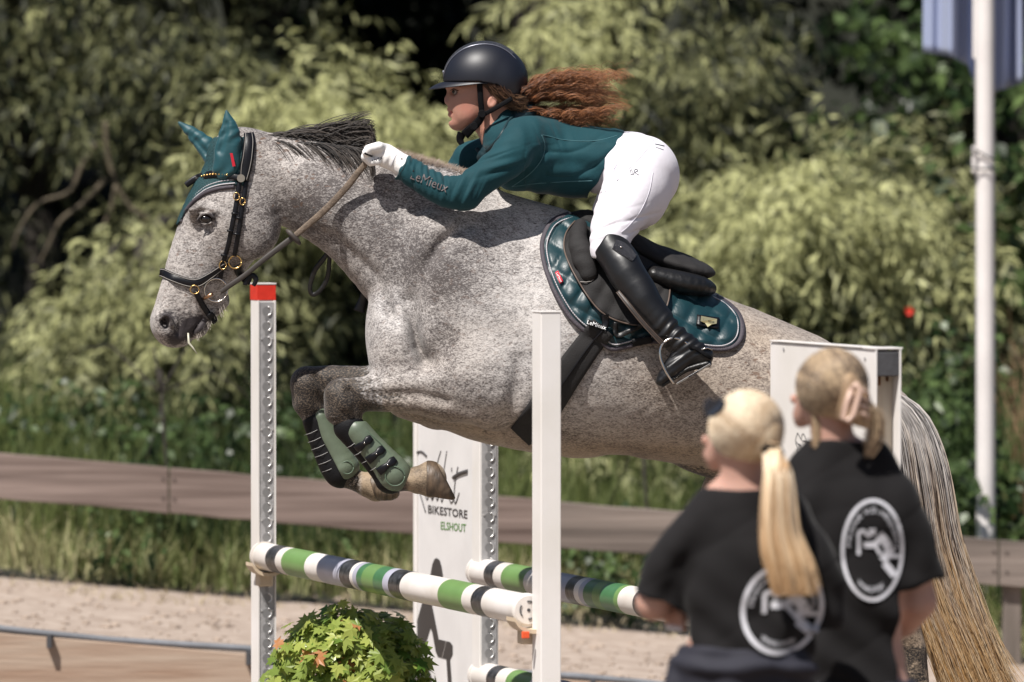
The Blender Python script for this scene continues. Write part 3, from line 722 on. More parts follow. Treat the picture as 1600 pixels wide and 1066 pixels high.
_t = MB(); _t.add([HW(362, 240, -58), HW(366, 240, -58), HW(370.5, 260, -56), (HW(366, 261, -56)), HW(362, 240, -57), HW(366, 240, -57), HW(370.5, 260, -55), HW(366, 261, -55)], [(0, 1, 2, 3), (7, 6, 5, 4), (0, 4, 5, 1), (1, 5, 6, 2), (2, 6, 7, 3), (3, 7, 4, 0)]); _t.build('tag', M_red, bonnet)

# ------------------------------------------------------------------ bridle
bridle = empty('bridle', HW(365, 360, 0), 'black leather bridle with brass buckles and white stitched noseband', 'bridle')
def ring(name, c, r, th, m, parent, sx=1, ang=0, n=26, a0=0, a1=360):
    q = []
    for i in range(n+1):
        a = math.radians(a0+(a1-a0)*i/n); x, y = math.cos(a)*r*sx, math.sin(a)*r; an = math.radians(ang)
        q.append(HW(c[0]+x*math.cos(an)-y*math.sin(an), c[1]+x*math.sin(an)+y*math.cos(an), c[2]))
    mb = MB(); mb.tube(q, th, 6); return mb.build(name, m, parent, True)
ribbon([(390, 208), (391, 222), (389, 245), (386, 262), (383, 281)], [15, 18, 19, 19, 15], 'crownpiece', M_leather, bridle, off=6, thick=6, round_=2.5, stitch=M_stitch, stitch_in=3)
ribbon([(377, 281), (374, 300), (371, 322), (365, 352), (358, 385), (350, 412), (345, 438)], [8, 7.5, 7.5, 7.5, 7, 7, 7], 'cheekpiece', M_leather, bridle, off=4, thick=4)
ribbon([(387, 283), (384, 305), (381, 322), (377, 352), (371, 385), (368, 400)], [7, 7, 7, 7, 7, 6.5], 'cheekpiece', M_leather, bridle, off=4, thick=4)
bb = ribbon([(291, 290), (300, 283.5), (313, 277), (335, 272.5), (357, 274), (382, 280)], [9, 10, 11, 11, 10.5, 10], 'browband', M_leather, bridle, off=7, thick=5)
mbd = MB()
Pb = crom(np.array([(294, 288), (301, 283), (313, 276.8), (335, 272.3), (357, 273.5)], float), 5)
for u, v in Pb:
    c = HW(u, v, surf_w(u, v)-9.5); mbd.tube([c+Vector((-.0042, 0, 0)), c+Vector((0, -.003, 0)), c+Vector((.0042, 0, 0))], [.002, .0042, .002], 6)
mbd.build('chain', M_gold, bb, True)
mb = MB(); c = HW(379, 279, surf_w(379, 279)-10); mb.tube([c, c+Vector((0, -.004, 0))], .0125, 14); mb.build('rosette', M_steel, bridle, False)
ribbon([(250, 426), (256, 427), (270, 432.5), (295, 441), (312, 441), (330, 431), (350, 417), (361, 411)], [13, 14, 14, 14, 14, 11, 9, 8], 'noseband', M_leather, bridle, off=4, thick=4, n=7, round_=2.2, stitch=M_stitch, stitch_in=1.6)
ribbon([(372, 416), (376, 428), (384, 437), (392, 441)], [13, 13, 12, 10], 'jaw_strap', M_leather, bridle, off=5, thick=5)
ribbon([(307, 455), (314, 469), (323, 485), (333, 499)], [8, 8.5, 9, 8], 'flash_strap', M_leather, bridle, off=5, thick=4)
ribbon([(328, 490), (334, 499), (331, 504)], [11, 12, 8], 'keeper', M_leather, bridle, off=8, thick=6)
for c, sx, an, r in (((372, 307), .75, 0, 6), ((381.5, 315), .75, 5, 5.5), ((350, 414), .85, 10, 6.5), ((306, 452), 1.1, 15, 6.5)):
    ring('buckle', (*c, surf_w(*c)-8), r, .0018, M_gold, bridle, sx, an, 4*4)
for c in ((369, 333), (376, 340), (362, 360), (352, 398), (372, 365)):
    a_ = HW(c[0]-5, c[1], surf_w(*c)-7); b_ = HW(c[0]+5, c[1]+1.5, surf_w(*c)-7); mb = MB(); mb.tube([a_, b_], .0042, 6); mb.build('keeper', M_leather, bridle, True)
ring('cheek_ring', (369, 409, surf_w(369, 409)-8), 10, .0028, M_gold, bridle)
ring('bit_ring', (339, 453, surf_w(335, 450)-7), 18, .0030, M_steel, bridle, 1.0, 30, 30)
mb = MB(); mb.tube([HW(319, 467, -26), HW(323, 464.5, -37), HW(334, 459, -45)], [.004, .0058, .0052], 10); mb.build('mouthpiece', mat('copper_mouthpiece', (.45, .27, .16), .35, metal=1), bridle, True)
# reins
reins = empty('reins', HW(460, 370, -60), 'brown rubber covered reins from the bit ring to the white glove', 'reins')
ribbon([(347, 456), (362, 445), (384, 430), (412, 407), (438, 387), (462, 369)], [7, 8, 8, 8.5, 9, 9], 'rein', M_reind, reins, thick=4, ws=[-48, -52, -56, -60, -62, -64], off=0, n=10)
ribbon([(462, 369), (480, 354), (500, 337), (522, 316), (545, 291), (560, 272), (577, 251)], [9, 10, 10.5, 10.5, 10.5, 10, 9], 'rein_grip', M_rein, reins, thick=4, ws=[-64, -66, -70, -73, -76, -78, -80], off=0, n=10)
ribbon([(505, 331), (508, 336)], [14, 14], 'rein_band', M_reind, reins, thick=6, ws=[-73, -73], off=0, n=2) if False else None
mb = MB(); c = HW(461, 370, -66)
mb.tube([HW(450, 359, -66), HW(455, 363, -70), HW(461, 369, -71), (HW(467, 376, -70)), HW(471, 381, -66)], [.004, .009, .0075, .009, .005], 10); mb.build('rein_stop', mat('brown_rubber_stop', (.05, .04, .035), .6), reins, True)
ribbon([(385, 445), (388, 436), (396, 430), (402, 436), (398, 446)], [7, 9, 9, 8, 6], 'rein_buckle', M_leather, reins, thick=4, ws=[-52]*5, off=0, n=5)
ribbon([(517, 388), (505, 405), (492, 422), (485, 442), (484, 455), (489, 461), (498, 456), (508, 442), (513, 425), (515, 395)], [6, 8, 8, 7, 7, 7, 7, 7, 7, 6], 'hanging_loop', M_leather2, reins, thick=4, ws=[10, 12, 16, 20, 22, 22, 20, 18, 14, 10], off=0, n=6)
ribbon([(580, 448), (571, 455), (566, 470), (560, 488)], [6, 10, 14, 19], 'martingale_strap', M_leather2, reins, thick=4, ws=[30, 30, 34, 34], off=0, n=6)
ribbon([(638, 580), (622, 574), (600, 568), (590, 566)], [8, 8, 9, 9], 'martingale_strap', M_leather2, reins, thick=4, ws=[20, 20, 20, 20], off=0, n=4) 

# ------------------------------------------------------------------ saddle pad
pad = empty('saddle_pad', HW(1000, 430, 0), 'quilted teal satin saddle pad with grey binding under the saddle', 'saddle pad')
def lerp_curve(pts, n):
    P = crom(np.array(pts, float), 12); s = np.r_[0, np.cumsum(np.linalg.norm(np.diff(P[:, :2], axis=0), axis=1))]; t = np.linspace(0, s[-1], n)
    return np.stack([np.interp(t, s, P[:, c]) for c in range(P.shape[1])], 1)
PADB = [(889, 334), (868, 342), (856, 354), (847, 378), (849, 405), (858, 435), (871, 463), (888, 490), (908, 510), (935, 528), (953, 541), (975, 538), (1010, 530), (1050, 532), (1100, 540), (1132, 541), (1151, 530), (1157, 510), (1152, 490), (1137, 474), (1118, 463)]
bot = lerp_curve(PADB, 120); top = lerp_curve([(905, 338), (960, 372), (1030, 412), (1108, 456)], 120)
s_ = np.linspace(0, 1, 60)[:, None, None]; G = top[None]*(1-s_)+bot[None]*s_
def quilt(u, v):
    a = ((u-847)*.86+(v-340)*.50)/27.; b = (-(u-847)*.50+(v-340)*.86)/33.
    return np.minimum(1, np.abs(np.sin(a*math.pi))**.5)*np.minimum(1, np.abs(np.sin(b*math.pi+.6))**.5)
pf = 7.5*quilt(G[:, :, 0], G[:, :, 1])*np.minimum(1, (1-s_[:, :, 0])*9)
_, (PG, PO) = panel_grid(G, HB, 7, 6, 'quilted_panel', M_tealcloth, pad, puff=pf)
ribbon(PADB, 7.5, 'binding', M_trim, pad, off=8, thick=7, n=8, round_=2.5)
ins = [tuple(np.array(p)+(np.array([1000, 440])-np.array(p))/np.linalg.norm(np.array([1000, 440])-np.array(p))*7.5) for p in PADB]
edge_tube(ins, .0021, 12, 'braid', M_braid, pad, n=22, twist=.9)
BPAD = BVHTree.FromPolygons([HW(*PG[i, j], PO[i, j]) for i in range(60) for j in range(120)], [(i*120+j, i*120+j+1, (i+1)*120+j+1, (i+1)*120+j) for i in range(59) for j in range(119)])
PB = [HB, BPAD]
tg = decal_quad('red_tag', [(866.5, 424), (871, 421), (879.5, 438), (874, 441.5)], M_red, pad, PB, 3)
decal_text('red_tag_print', 'LeMieux', (872.7, 431.5), 4.6, 62, M_white, tg, PB, 4.5)
bd = decal_quad('badge', [(1086, 489), (1121, 494), (1119, 511), (1084, 506)], M_leather, pad, PB, 4)
_g = MB()
P6 = [(1092, 491), (1117, 496), (1116, 503), (1108, 504), (1102, 508), (1098, 502), (1091, 499)]
_g.add([HW(u, v, surf_w(u, v, BPAD)-8) for u, v in P6], [tuple(range(7))]); _g.build('badge_plate', mat('pale_gold_plate', (.75, .66, .38), .3, metal=.8), bd)
decal_text('badge_print', 'LeMieux', (1104, 498.5), 5, 10, M_leather, bd, PB, 9)

# ------------------------------------------------------------------ saddle, girth, stirrup
saddle = empty('saddle', HW(1000, 420, 0), 'black leather jumping saddle with girth and steel stirrup under the rider', 'saddle')
small_sculpt('seat', [('t', [(897, 340, 0, 9, 22), (918, 345, 0, 17, 38), (960, 366, 0, 20, 60), (1010, 396, 0, 20, 78), (1060, 414, 0, 20, 84), (1092, 421, 0, 13, 78), (1108, 424, 0, 7, 56)], 3),
                      ('e', (1085, 424, -45), (32, 10, 34), 6, {'k': 8}), ('e', (1085, 424, 45), (32, 10, 34), 6, {'k': 8})], M_suede, saddle, h=2, disp=lambda V: .5*np.sin(V[:, 0]*.2+V[:, 2]*.1))
for sg in (-1, 1): small_sculpt('panel', [('t', [(1020, 428, sg*92, 14, 22), (1060, 440, sg*88, 18, 26), (1092, 446, sg*78, 16, 26), (1108, 450, sg*62, 10, 18)], 3)], M_leather2, saddle, h=2)
fb = lerp_curve([(898, 345), (884, 362), (880, 385), (887, 408), (900, 433), (918, 462), (938, 485), (965, 499), (1000, 505), (1026, 496), (1040, 474), (1045, 445), (1044, 425)], 70)
ft = lerp_curve([(906, 346), (950, 372), (1000, 398), (1040, 420)], 70); s2 = np.linspace(0, 1, 24)[:, None, None]; G = ft[None]*(1-s2)+fb[None]*s2
_, (FG, FO) = panel_grid(G, PB, 9, 5, 'flap', M_suede, saddle)
BFL = BVHTree.FromPolygons([HW(*FG[i, j], FO[i, j]) for i in range(24) for j in range(70)], [(i*70+j, i*70+j+1, (i+1)*70+j+1, (i+1)*70+j) for i in range(23) for j in range(69)])
FB = [HB, BPAD, BFL]
M_edge = mat('brown_leather_edge', (.10, .07, .055), .5)
def edge_tube2(P, r, off, name, m, parent, bl):
    q = []
    for u, v in P:
        ws_ = [hit(u, v, b)[0] for b in bl]; ws_ = [p.y*500 for p in ws_ if p is not None]
        q.append(HW(u, v, (min(ws_) if ws_ else -100)-off))
    for _ in range(3): q = [q[0]]+[(q[i-1]+q[i]*2+q[i+1])/4 for i in range(1, len(q)-1)]+[q[-1]]
    mb = MB(); mb.tube(q, r, 6); return mb.build(name, m, parent, True)
edge_tube2(fb, .0028, 1, 'flap_edge', M_edge, saddle, FB)
edge_tube2([(905, 438), (915, 440), (925, 441), (930, 436), (931, 425)], .0016, 2, 'stitching', M_stitch, saddle, FB)
small_sculpt('knee_roll', [('t', [(906, 352, -80, 11, 12), (902, 372, -108, 15, 12), (908, 398, -126, 17, 12), (918, 424, -136, 14, 11)], 3)], M_suede, saddle, h=2, disp=lambda V: .6*np.sin(V[:, 1]*.25))
gi = ribbon([(941, 508), (918, 535), (888, 577), (858, 622), (836, 655), (812, 680)], [40, 42, 46, 50, 50, 40], 'girth', M_suede, saddle, bvh=PB, off=6, thick=5, n=9, cross=8, round_=3)
ribbon([(940, 512), (918, 538), (890, 578), (862, 620), (836, 660)], 2.2, 'girth_seam', M_leather, gi, bvh=PB, off=10.5, thick=2, n=9, cross=2)
lb = decal_quad('girth_label', [(917, 495), (944, 505), (941, 513), (915, 504)], M_neo, saddle, FB, 12)
decal_text('girth_label_print', 'LeMieux', (930, 504), 9, 18, M_white, gi, FB, 15)
ribbon([(943, 488), (944, 497), (943, 508)], [11, 11, 10], 'girth_strap', M_leather, saddle, bvh=FB, off=14, thick=4, n=4)
ribbon([(960, 500), (959, 512), (964, 520), (980, 514), (1000, 506)], [7, 8, 8, 8, 6], 'girth_strap', M_leather2, saddle, bvh=FB, off=10, thick=4, n=5)
ribbon([(985, 532), (1015, 526)], [12, 12], 'rear_strap', M_neo, saddle, bvh=FB, off=10, thick=4, n=5)
# ------------------------------------------------------------------ brushing boots on the forelegs
def leg_boot(label, w_, ax, n_off, liner, shell, tabs, stripes):
    e = empty('tendon_boot', HW(ax[0][0], ax[0][1], w_), label, 'horse boot', 'boots on the forelegs')
    small_sculpt('liner', [('t', liner, 2)], M_neo, e, h=1.6)
    o, V, b = small_sculpt('shell', [('t', shell, 2)], M_green, e, h=1.6, cutf=n_off)
    return e, b, o
e1, b1, o1 = leg_boot('green tendon boot with three black straps on the near foreleg', -82, [(550, 660)], lambda u, v, w_: np.maximum(-( (u-549)*.755-(v-668)*.656+19), (655-v)*1.0-.0*(u)),
    [(547, 664, -82, 24, 21), (575, 697, -82, 22, 19), (602, 728, -82, 24, 21), (612, 741, -82, 27, 22)],
    [(559, 670, -85, 21, 21), (580, 695, -85, 22, 21), (603, 721, -85, 25, 23), (616, 737, -85, 28, 25)], None, None)
e2, b2, o2 = leg_boot('green tendon boot with white striped straps on the far foreleg', 82, [(495, 650)], lambda u, v, w_: -((u-497)*.88-(v-655)*.47+12),
    [(493, 660, 82, 23, 21), (506, 695, 82, 24, 20), (521, 728, 82, 26, 22), (530, 740, 82, 27, 23)],
    [(499, 654, 80, 15, 21), (512, 686, 80, 19, 22), (527, 715, 80, 22, 23), (534, 733, 80, 26, 26)], None, None)
def tube_on(pts, r, off, name, m, parent, bvh, n=6, seg=8):
    P = crom(np.array(pts, float), n); q = [HW(u, v, surf_w(u, v, bvh, -100)-off) for u, v in P]; mb = MB(); mb.tube(q, r, seg); return mb.build(name, m, parent, True)
for (a, b_) in (((558, 699), (583, 679)), ((576, 716), (602, 695)), ((593, 733), (620, 712))):
    d = (b_[0]-a[0], b_[1]-a[1]); P = [(a[0]+d[0]*t, a[1]+d[1]*t) for t in (0, .3, .55, .8, 1)]
    st = ribbon(P, [13, 12, 9, 13, 9], 'strap', M_leather, e1, bvh=[b1], off=3.5, thick=4, n=4, round_=1.5)
    c = HW(P[2][0], P[2][1], surf_w(P[2][0], P[2][1], b1, -100)-6); sphere('stud', c, .003, M_steel, st, 8)
ring('embossed_ring', (619, 739, -109), 15, .0018, M_greend, e1)
edge_tube2([(559, 656), (572, 662), (600, 692), (622, 712), (637, 731), (637, 748), (622, 760), (606, 757)], .0016, 1, 'stitching', M_greend, e1, [b1])
ring('embossed_ring', (541, 733, 56), 10, .0018, M_greend, e2)
for i in range(5):
    t = i/4; c = (549+t*46, 690+t*48); mb = MB(); mb.tube([HW(c[0]+8, c[1]-2, -104), HW(c[0]+1, c[1]+3, -103), HW(c[0]-5, c[1]+6, -90)], .0008, 5); mb.build('white_piping', M_pipe, e1, True)
for i in range(6):
    t = i/5; c = (486+t*28, 678+t*58); mb = MB(); mb.tube([HW(c[0]+8, c[1]-4, 61), HW(c[0]-2, c[1]+1, 61), HW(c[0]-13, c[1]+5, 72)], .0008, 5); mb.build('white_piping', M_pipe, e2, True)
# ------------------------------------------------------------------ rider
M_skin = mat('warm_skin', (.47, .235, .17), .5, sss=.12, var=.18, vscale=14, bump=.15, bscale=120)
M_lip = mat('lips', (.42, .12, .11), .42)
M_shirt = mat('deep_teal_base_layer', (.006, .048, .060), .78, bump=.25, bscale=90, spec=.25, sheen=.12, var=.15, vscale=6)
M_collar = mat('dark_teal_collar', (.004, .022, .028), .55)
M_seam = mat('pale_teal_seam', (.05, .14, .16), .55)
M_breech = mat('white_breeches', (.74, .71, .76), .7, bump=.35, bscale=22, sheen=.15)
M_breechseam = mat('white_seam', (.55, .53, .58), .7)
M_glove = mat('white_glove', (.80, .78, .76), .65, bump=.4, bscale=60)
M_helmet = mat('navy_black_helmet', (.006, .007, .013), .46, bump=.06, bscale=500)
M_glitter = mat('glitter_panel', (.04, .04, .05), .3, bump=1, bscale=900, var=.8, vscale=700)
M_silver = mat('silver_piping', (.35, .36, .42), .3, metal=.8)
M_boot = mat('black_riding_boot', (.005, .005, .006), .42, bump=.25, bscale=30)
M_web = mat('black_webbing', (.004, .004, .005), .8, spec=.15, bump=.4, bscale=400)
rider = empty('person', HW(990, 1200, 0), 'rider in teal long sleeved shirt, white breeches and black helmet crouched over the horse', 'person')
bf = Field((560, 55, -205), (1120, 610, 205), 2.1)
# head (profile to the left)
bf.ell((766, 128, 0), (54, 52, 39), 0, k=8); bf.ell((734, 150, 0), (34, 44, 33), 12, k=10)
bf.tube([(748, 150, 0, 30, 31), (728, 174, 0, 22, 23), (714, 191, 0, 12, 14)], k=12)
bf.ell((712, 194, 0), (8.5, 7.5, 11), 0, k=7)          # chin
bf.ell((739, 176, 0), (34, 21, 29), -36, k=12)
bf.tube([(705, 138, 0, 5, 8), (702.5, 147, 0, 4, 4.5), (698.6, 155.5, 0, 4.6, 5.4), (699, 159.5, 0, 4.6, 6.5)], k=4)    # nose
bf.ell((702, 161, -6), (5, 4, 4.5), 0, k=3); bf.ell((702, 161, 6), (5, 4, 4.5), 0, k=3)
bf.ell((703.8, 171.5, 0), (5.5, 3.6, 9), -18, k=3.5); bf.ell((704.6, 180, 0), (5.6, 3.4, 8.5), 12, k=3.5)       # lips
bf.tube([(699, 176.3, -12, 1, 4), (699, 176.3, 0, 1.3, 4), (699, 176.3, 12, 1, 4)], k=2.5, sub=True); bf.ell((708, 176, -11), (5, 1.2, 4), 5, k=3, sub=True)
bf.ell((706, 187.5, 0), (5, 2.5, 10), 0, k=4, sub=True)
pass       # cheeks
bf.ell((710, 143, -19), (7, 6, 8), 0, k=6, sub=True); bf.ell((710, 143, 19), (7, 6, 8), 0, k=6, sub=True)
bf.tube([(702, 135, 0, 5, 8), (712, 135, -18, 5, 7), (724, 139, -27, 4, 5)], k=6); bf.tube([(702, 135, 0, 5, 8), (712, 135, 18, 5, 7), (724, 139, 27, 4, 5)], k=6)
for sg in (-1, 1):
    bf.ell((770, 160, sg*38), (8.5, 12, 4.5), 18, k=3); bf.ell((768.5, 159, sg*42.5), (4, 7, 3), 18, k=2, sub=True)
bf.tube([(775, 165, 0, 30, 28), (772, 200, 0, 28, 29), (790, 225, 0, 36, 40)], k=14)
# torso, pelvis
TORSO = [(800, 232, 0, 36, 60), (840, 245, 0, 44, 68), (900, 252, 0, 46, 55), (950, 258, 0, 42, 50), (1000, 262, 0, 40, 56)]
bf.tube(TORSO, k=16)
UA = [(812, 228, -74, 32, 29), (790, 252, -88, 28, 26), (757, 277, -98, 24, 23), (727, 300, -104, 24, 23)]
FA = [(727, 302, -104, 25, 24), (700, 300, -103, 23, 22), (668, 285, -98, 20, 19), (640, 264, -88, 15, 16), (622, 254, -82, 13, 15)]
UA2 = [(805, 228, 74, 32, 29), (770, 240, 88, 28, 26), (735, 250, 98, 26, 24)]
FA2 = [(735, 252, 98, 26, 24), (712, 276, 96, 22, 20), (665, 292, 84, 16, 16), (622, 284, 72, 13, 15)]
for t_ in (UA, FA, UA2, FA2): bf.tube([(a, b, c, d-(5 if d > 16 else 3), e-(5 if d > 16 else 3)) for a, b, c, d, e in t_], k=8, n=2)
def hand(F_, w0, sg, g=0.0):
    if sg < 0:
        F0 = F_
        class _Sh:
            def ell(s, c, *a, **k): F0.ell((c[0], c[1]+30, c[2]), *a, **k)
            def tube(s, p, *a, **k): F0.tube([(q[0], q[1]+30, *q[2:]) for q in p], *a, **k)
        F_ = _Sh()
    F_.ell((604, 244, w0), (27+g, 16+g, 18+g), 22, k=8)
    for i in range(4):
        z = w0+sg*(-15+i*10.5); r = (5.6, 6.2, 6.0, 5.0)[i]+g; d = (0, -2, -1, 2)[i]
        F_.tube([(592+d, 233, z, r+1, r), (580+d, 235+d*.4, z, r, r), (575+d, 246, z, r*.95, r*.95), (583+d, 254, z, r*.9, r*.9), (592+d, 253, z, r*.8, r*.8)], k=2.2)
    F_.tube([(610, 236, w0-sg*(-8), 7+g, 7+g), (594, 230, w0+sg*(-19), 6.5+g, 6+g), (580, 233, w0+sg*(-23), 5.5+g, 5+g), (574, 239, w0+sg*(-23), 4.6+g, 4.4+g)], k=3)
hand(bf, -80, 1); hand(bf, 72, -1)
# legs astride
def LW(u, v, extra): return min(surf_w(u, v, HB, -100), -80)-extra
THIGH = [(1000, 268, -48, 50, 44), (978, 315, -88, 44, 40), (956, 355, -122, 33, 33), (949, 388, -138, 27, 26)]
SHIN = [(950, 388, -142, 26, 25), (975, 425, -168, 25, 24), (1003, 470, -182, 22, 21), (1030, 510, -188, 16, 16), (1050, 532, -190, 14, 14)]
FOOT = [(1086, 545, -190, 14, 13), (1064, 556, -192, 15, 14), (1040, 574, -196, 12, 14), (1027, 587, -198, 8, 10)]
def mirror(rows, s=1): return [(a, b, -c, d, e) for a, b, c, d, e in rows]
for rows in (THIGH, SHIN, FOOT):
    for q in (rows, mirror(rows)): bf.tube([(a, b, c, d-9, e-9) if d > 24 else (a, b, c, d-3.5, e-3.5) for a, b, c, d, e in q], k=8, n=2)
bf.tube([(1046, 522, -190, 14, 14), (1072, 545, -190, 14, 13)], k=8); bf.tube([(1046, 522, 190, 14, 14), (1072, 545, 190, 14, 13)], k=8)
bodyR, RV, RB = sculpt('body', bf, [M_skin], rider, smooth=2)
del bf
# face colouring: flush on the cheek
_m = M_skin.node_tree; _b = _m.nodes['Principled BSDF']; _a = _m.nodes.new('ShaderNodeAttribute'); _a.attribute_name = 'flush'
_x = _m.nodes.new('ShaderNodeMix'); _x.data_type = 'RGBA'; _l = _b.inputs['Base Color'].links[0].from_socket
_m.links.new(_a.outputs['Fac'], _x.inputs[0]); _m.links.new(_l, _x.inputs[6]); _x.inputs[7].default_value = (.55, .13, .10, 1); _m.links.new(_x.outputs[2], _b.inputs['Base Color'])
attr(bodyR.data, 'flush', .22*np.exp(-(polydist(RV, [(738, 180, -26), (728, 168, -30)])/10)**2)+.85*np.exp(-(polydist(RV, [(703, 172, 0), (703, 181, 0), (707, 177, -9)])/4.2)**2)+.35*np.exp(-(polydist(RV, [(699, 158, 0)])/7)**2)+.5*np.exp(-(polydist(RV, [(770, 160, -40)])/9)**2))
for sg in (-1, 1): sphere('eye', HW(711.5, 144.5, sg*16), .0095, mat('eye_white', (.35, .3, .28), .2), rider, 14); sphere('iris', HW(709, 144.5, sg*18.3), .0058, mat('brown_iris', (.02, .012, .008), .1), rider, 12)
mb = MB()
mb.tube([HW(704, 142.5, -21), HW(709, 139.8, -27.5), HW(718, 143.5, -28)], [.0012, .0018, .001], 5); mb.tube([HW(702, 135.5, -14), HW(709, 133, -25), HW(721, 136, -31)], [.002, .003, .0015], 5)
mb.build('lashes_and_brow', mat('dark_brow', (.03, .015, .01), .8), rider, True)['kind'] = 'stuff'

# shirt
sf = Field((600, 165, -150), (1010, 345, 150), 1.9)
sf.tube([(796, 226, 0, 42, 66), (835, 243, 0, 58, 80), (895, 252, 0, 58, 68), (950, 256, 0, 56, 63), (985, 262, 0, 52, 64)], k=14)
sf.ell((800, 258, -22), (34, 40, 36), 0, k=16); sf.ell((800, 258, 22), (34, 40, 36), 0, k=16)
sf.ell((825, 214, -52), (38, 32, 34), 0, k=18); sf.ell((825, 214, 52), (38, 32, 34), 0, k=18)
sf.ell((845, 225, 0), (50, 42, 60), 0, k=16)
for t_ in (UA, FA[:-1]+[(628, 260, -83, 15, 17)], UA2, FA2[:-1]): sf.tube([(a, b+(2 if d < 17 else 0), c, d+(6 if d < 17 else 2), e+(6 if d < 17 else 2)) for a, b, c, d, e in t_], k=8, n=2)
sf.tube([(792, 190, 0, 27, 33), (786, 212, 0, 36, 38)], k=12)       # stand collar
sf.tube([(783, 150, 0, 34, 27), (762, 175, 0, 33, 25), (748, 205, 0, 26, 24), (752, 226, 0, 12, 13)], k=3, sub=True)   # neck opening
g = [np.arange(n_)*sf.h+l for n_, l in zip(sf.n, sf.lo)]; U_, V_, W_ = g[0][:, None, None], g[1][None, :, None], g[2][None, None, :]
sf.D = np.maximum(sf.D, (((U_-980)*.87+(V_-200)*.49)+.12*np.abs(W_)*0).astype(np.float32)+0*W_)      # hem at the waist
sf.D = np.maximum(sf.D, np.where((U_ < 660), (-(U_-631)*.86-(V_-258)*.5), -50).astype(np.float32)+0*W_)    # cuff
def wrinkle(V):
    u, v, w_ = V.T
    el = np.exp(-(((u-728)/26)**2+((v-292)/26)**2)); f1 = 1.8*el*np.sin((u*.8+v*.35)*.42)
    sh = np.exp(-(((u-850)/40)**2+((v-225)/34)**2))*(w_ < 0); f2 = 2.2*sh*np.sin((u*.75-v*.2)*.30+1)
    up = np.exp(-(((u-775)/30)**2+((v-250)/26)**2)); f3 = 1.8*up*np.sin((v*.9+u*.22)*.36)
    fo = ((u < 705) & (u > 630))*1.0; f4 = .8*fo*np.sin(u*.62+np.sin(v*.1)*2)*np.clip(1-(v-268-.45*(u-640))/30, 0, 1)
    to = ((u > 820) & (v > 225)).astype(float); f5 = 2.0*to*np.sin((u*.38+v*.92)*.17+np.sin(u*.045)*2.6)*np.exp(-((v-268)/38)**2)
    f6 = 1.6*np.exp(-((u-955)/22)**2)*np.sin((v*.5-u*.3)*.32)
    cr = lambda x: (1-np.abs(np.sin(x)))**2.5
    f5 = f5-4.0*cr((u*.34+v*.94)*.085+np.sin(u*.04)*.9)*((u > 850))*np.exp(-((v-262)/42)**2)-3.4*cr((u*.9-v*.35)*.12)*np.exp(-(((u-860)/26)**2+((v-222)/24)**2))*(w_ < 0)
    f3 = f3-3.8*cr((v*.93+u*.30)*.13)*up-3.4*cr((u*.9+v*.4)*.17)*el
    f4 = f4-2.4*cr(u*.14)*fo*np.clip(1-(v-264-.45*(u-640))/24, 0, 1)
    cu = np.where((u < 648), 1.2*np.sin((u*.8-v*.3)*.45), 0)
    return f1+f2+f3+f4+f5+f6+cu
shirt, SV, SB = sculpt('shirt', sf, M_shirt, rider, smooth=2, disp=wrinkle)
del sf
def seamline(pts, m, parent, bl, r=.0014, off=.2, name='seam'):
    P = crom(np.array(pts, float), 8); return edge_tube2(P, r, off, name, m, parent, bl)
seamline([(846, 212), (851, 228), (846, 250), (828, 272), (800, 292)], M_seam, shirt, [SB])
seamline([(848, 212), (858, 214), (884, 220), (930, 221), (965, 212)], M_seam, shirt, [SB])
seamline([(800, 292), (840, 287), (890, 284), (925, 283)], M_seam, shirt, [SB])
seamline([(640, 249), (634, 260), (627, 272)], M_collar, shirt, [SB], r=.0012)
edge_tube2(crom(np.array([(812, 173), (795, 190), (783, 212), (766, 232), (752, 240), (744, 232)], float), 6), .006, .5, 'collar_band', M_collar, shirt, [SB])
M_print = mat('taupe_sleeve_print', (.10, .08, .08), .6)
decal_text('sleeve_print', 'LeMieux', (672, 284), 21, 21, M_print, shirt, [SB], 1.8, squash=.85)
# collar of the base layer at the chin side
small_sculpt('collar', [('t', [(818, 180, 0, 24, 33), (802, 200, 0, 30, 38), (780, 222, 0, 25, 37), (758, 243, 0, 14, 28)], 3), ('-t', [(800, 160, 0, 24, 26), (780, 190, 0, 22, 26), (760, 215, 0, 17, 23), (742, 232, 0, 12, 18)], 3, {'k': 3})], M_collar, rider, h=1.6)

# breeches
pf_ = Field((880, 180, -190), (1075, 425, 190), 2)
pf_.tube([(945, 257, 0, 49, 56), (960, 257, 0, 52, 62), (985, 262, 0, 56, 70), (1005, 264, 0, 50, 70)], k=14)
for sg in (-1, 1):
    q = THIGH if sg < 0 else mirror(THIGH)
    pf_.tube([(a, b, c, d+2, e+2) for a, b, c, d, e in q], k=12, n=2)
    pf_.ell((1011, 270, sg*36), (48, 56, 38), -25, k=14); pf_.ell((1000, 312, sg*60), (42, 52, 38), 30, k=14)
g = [np.arange(n_)*pf_.h+l for n_, l in zip(pf_.n, pf_.lo)]; U_, V_, W_ = g[0][:, None, None], g[1][None, :, None], g[2][None, None, :]
pf_.D = np.maximum(pf_.D, -(((U_-970)*.87+(V_-200)*.49)).astype(np.float32)+0*W_)
pf_.D = np.maximum(pf_.D, ((V_-402)).astype(np.float32)+0*U_+0*W_)
pf_.tube([(975, 240, -84, 2, 4), (955, 285, -89, 2.5, 4), (930, 318, -96, 2, 5)], k=10, sub=True)
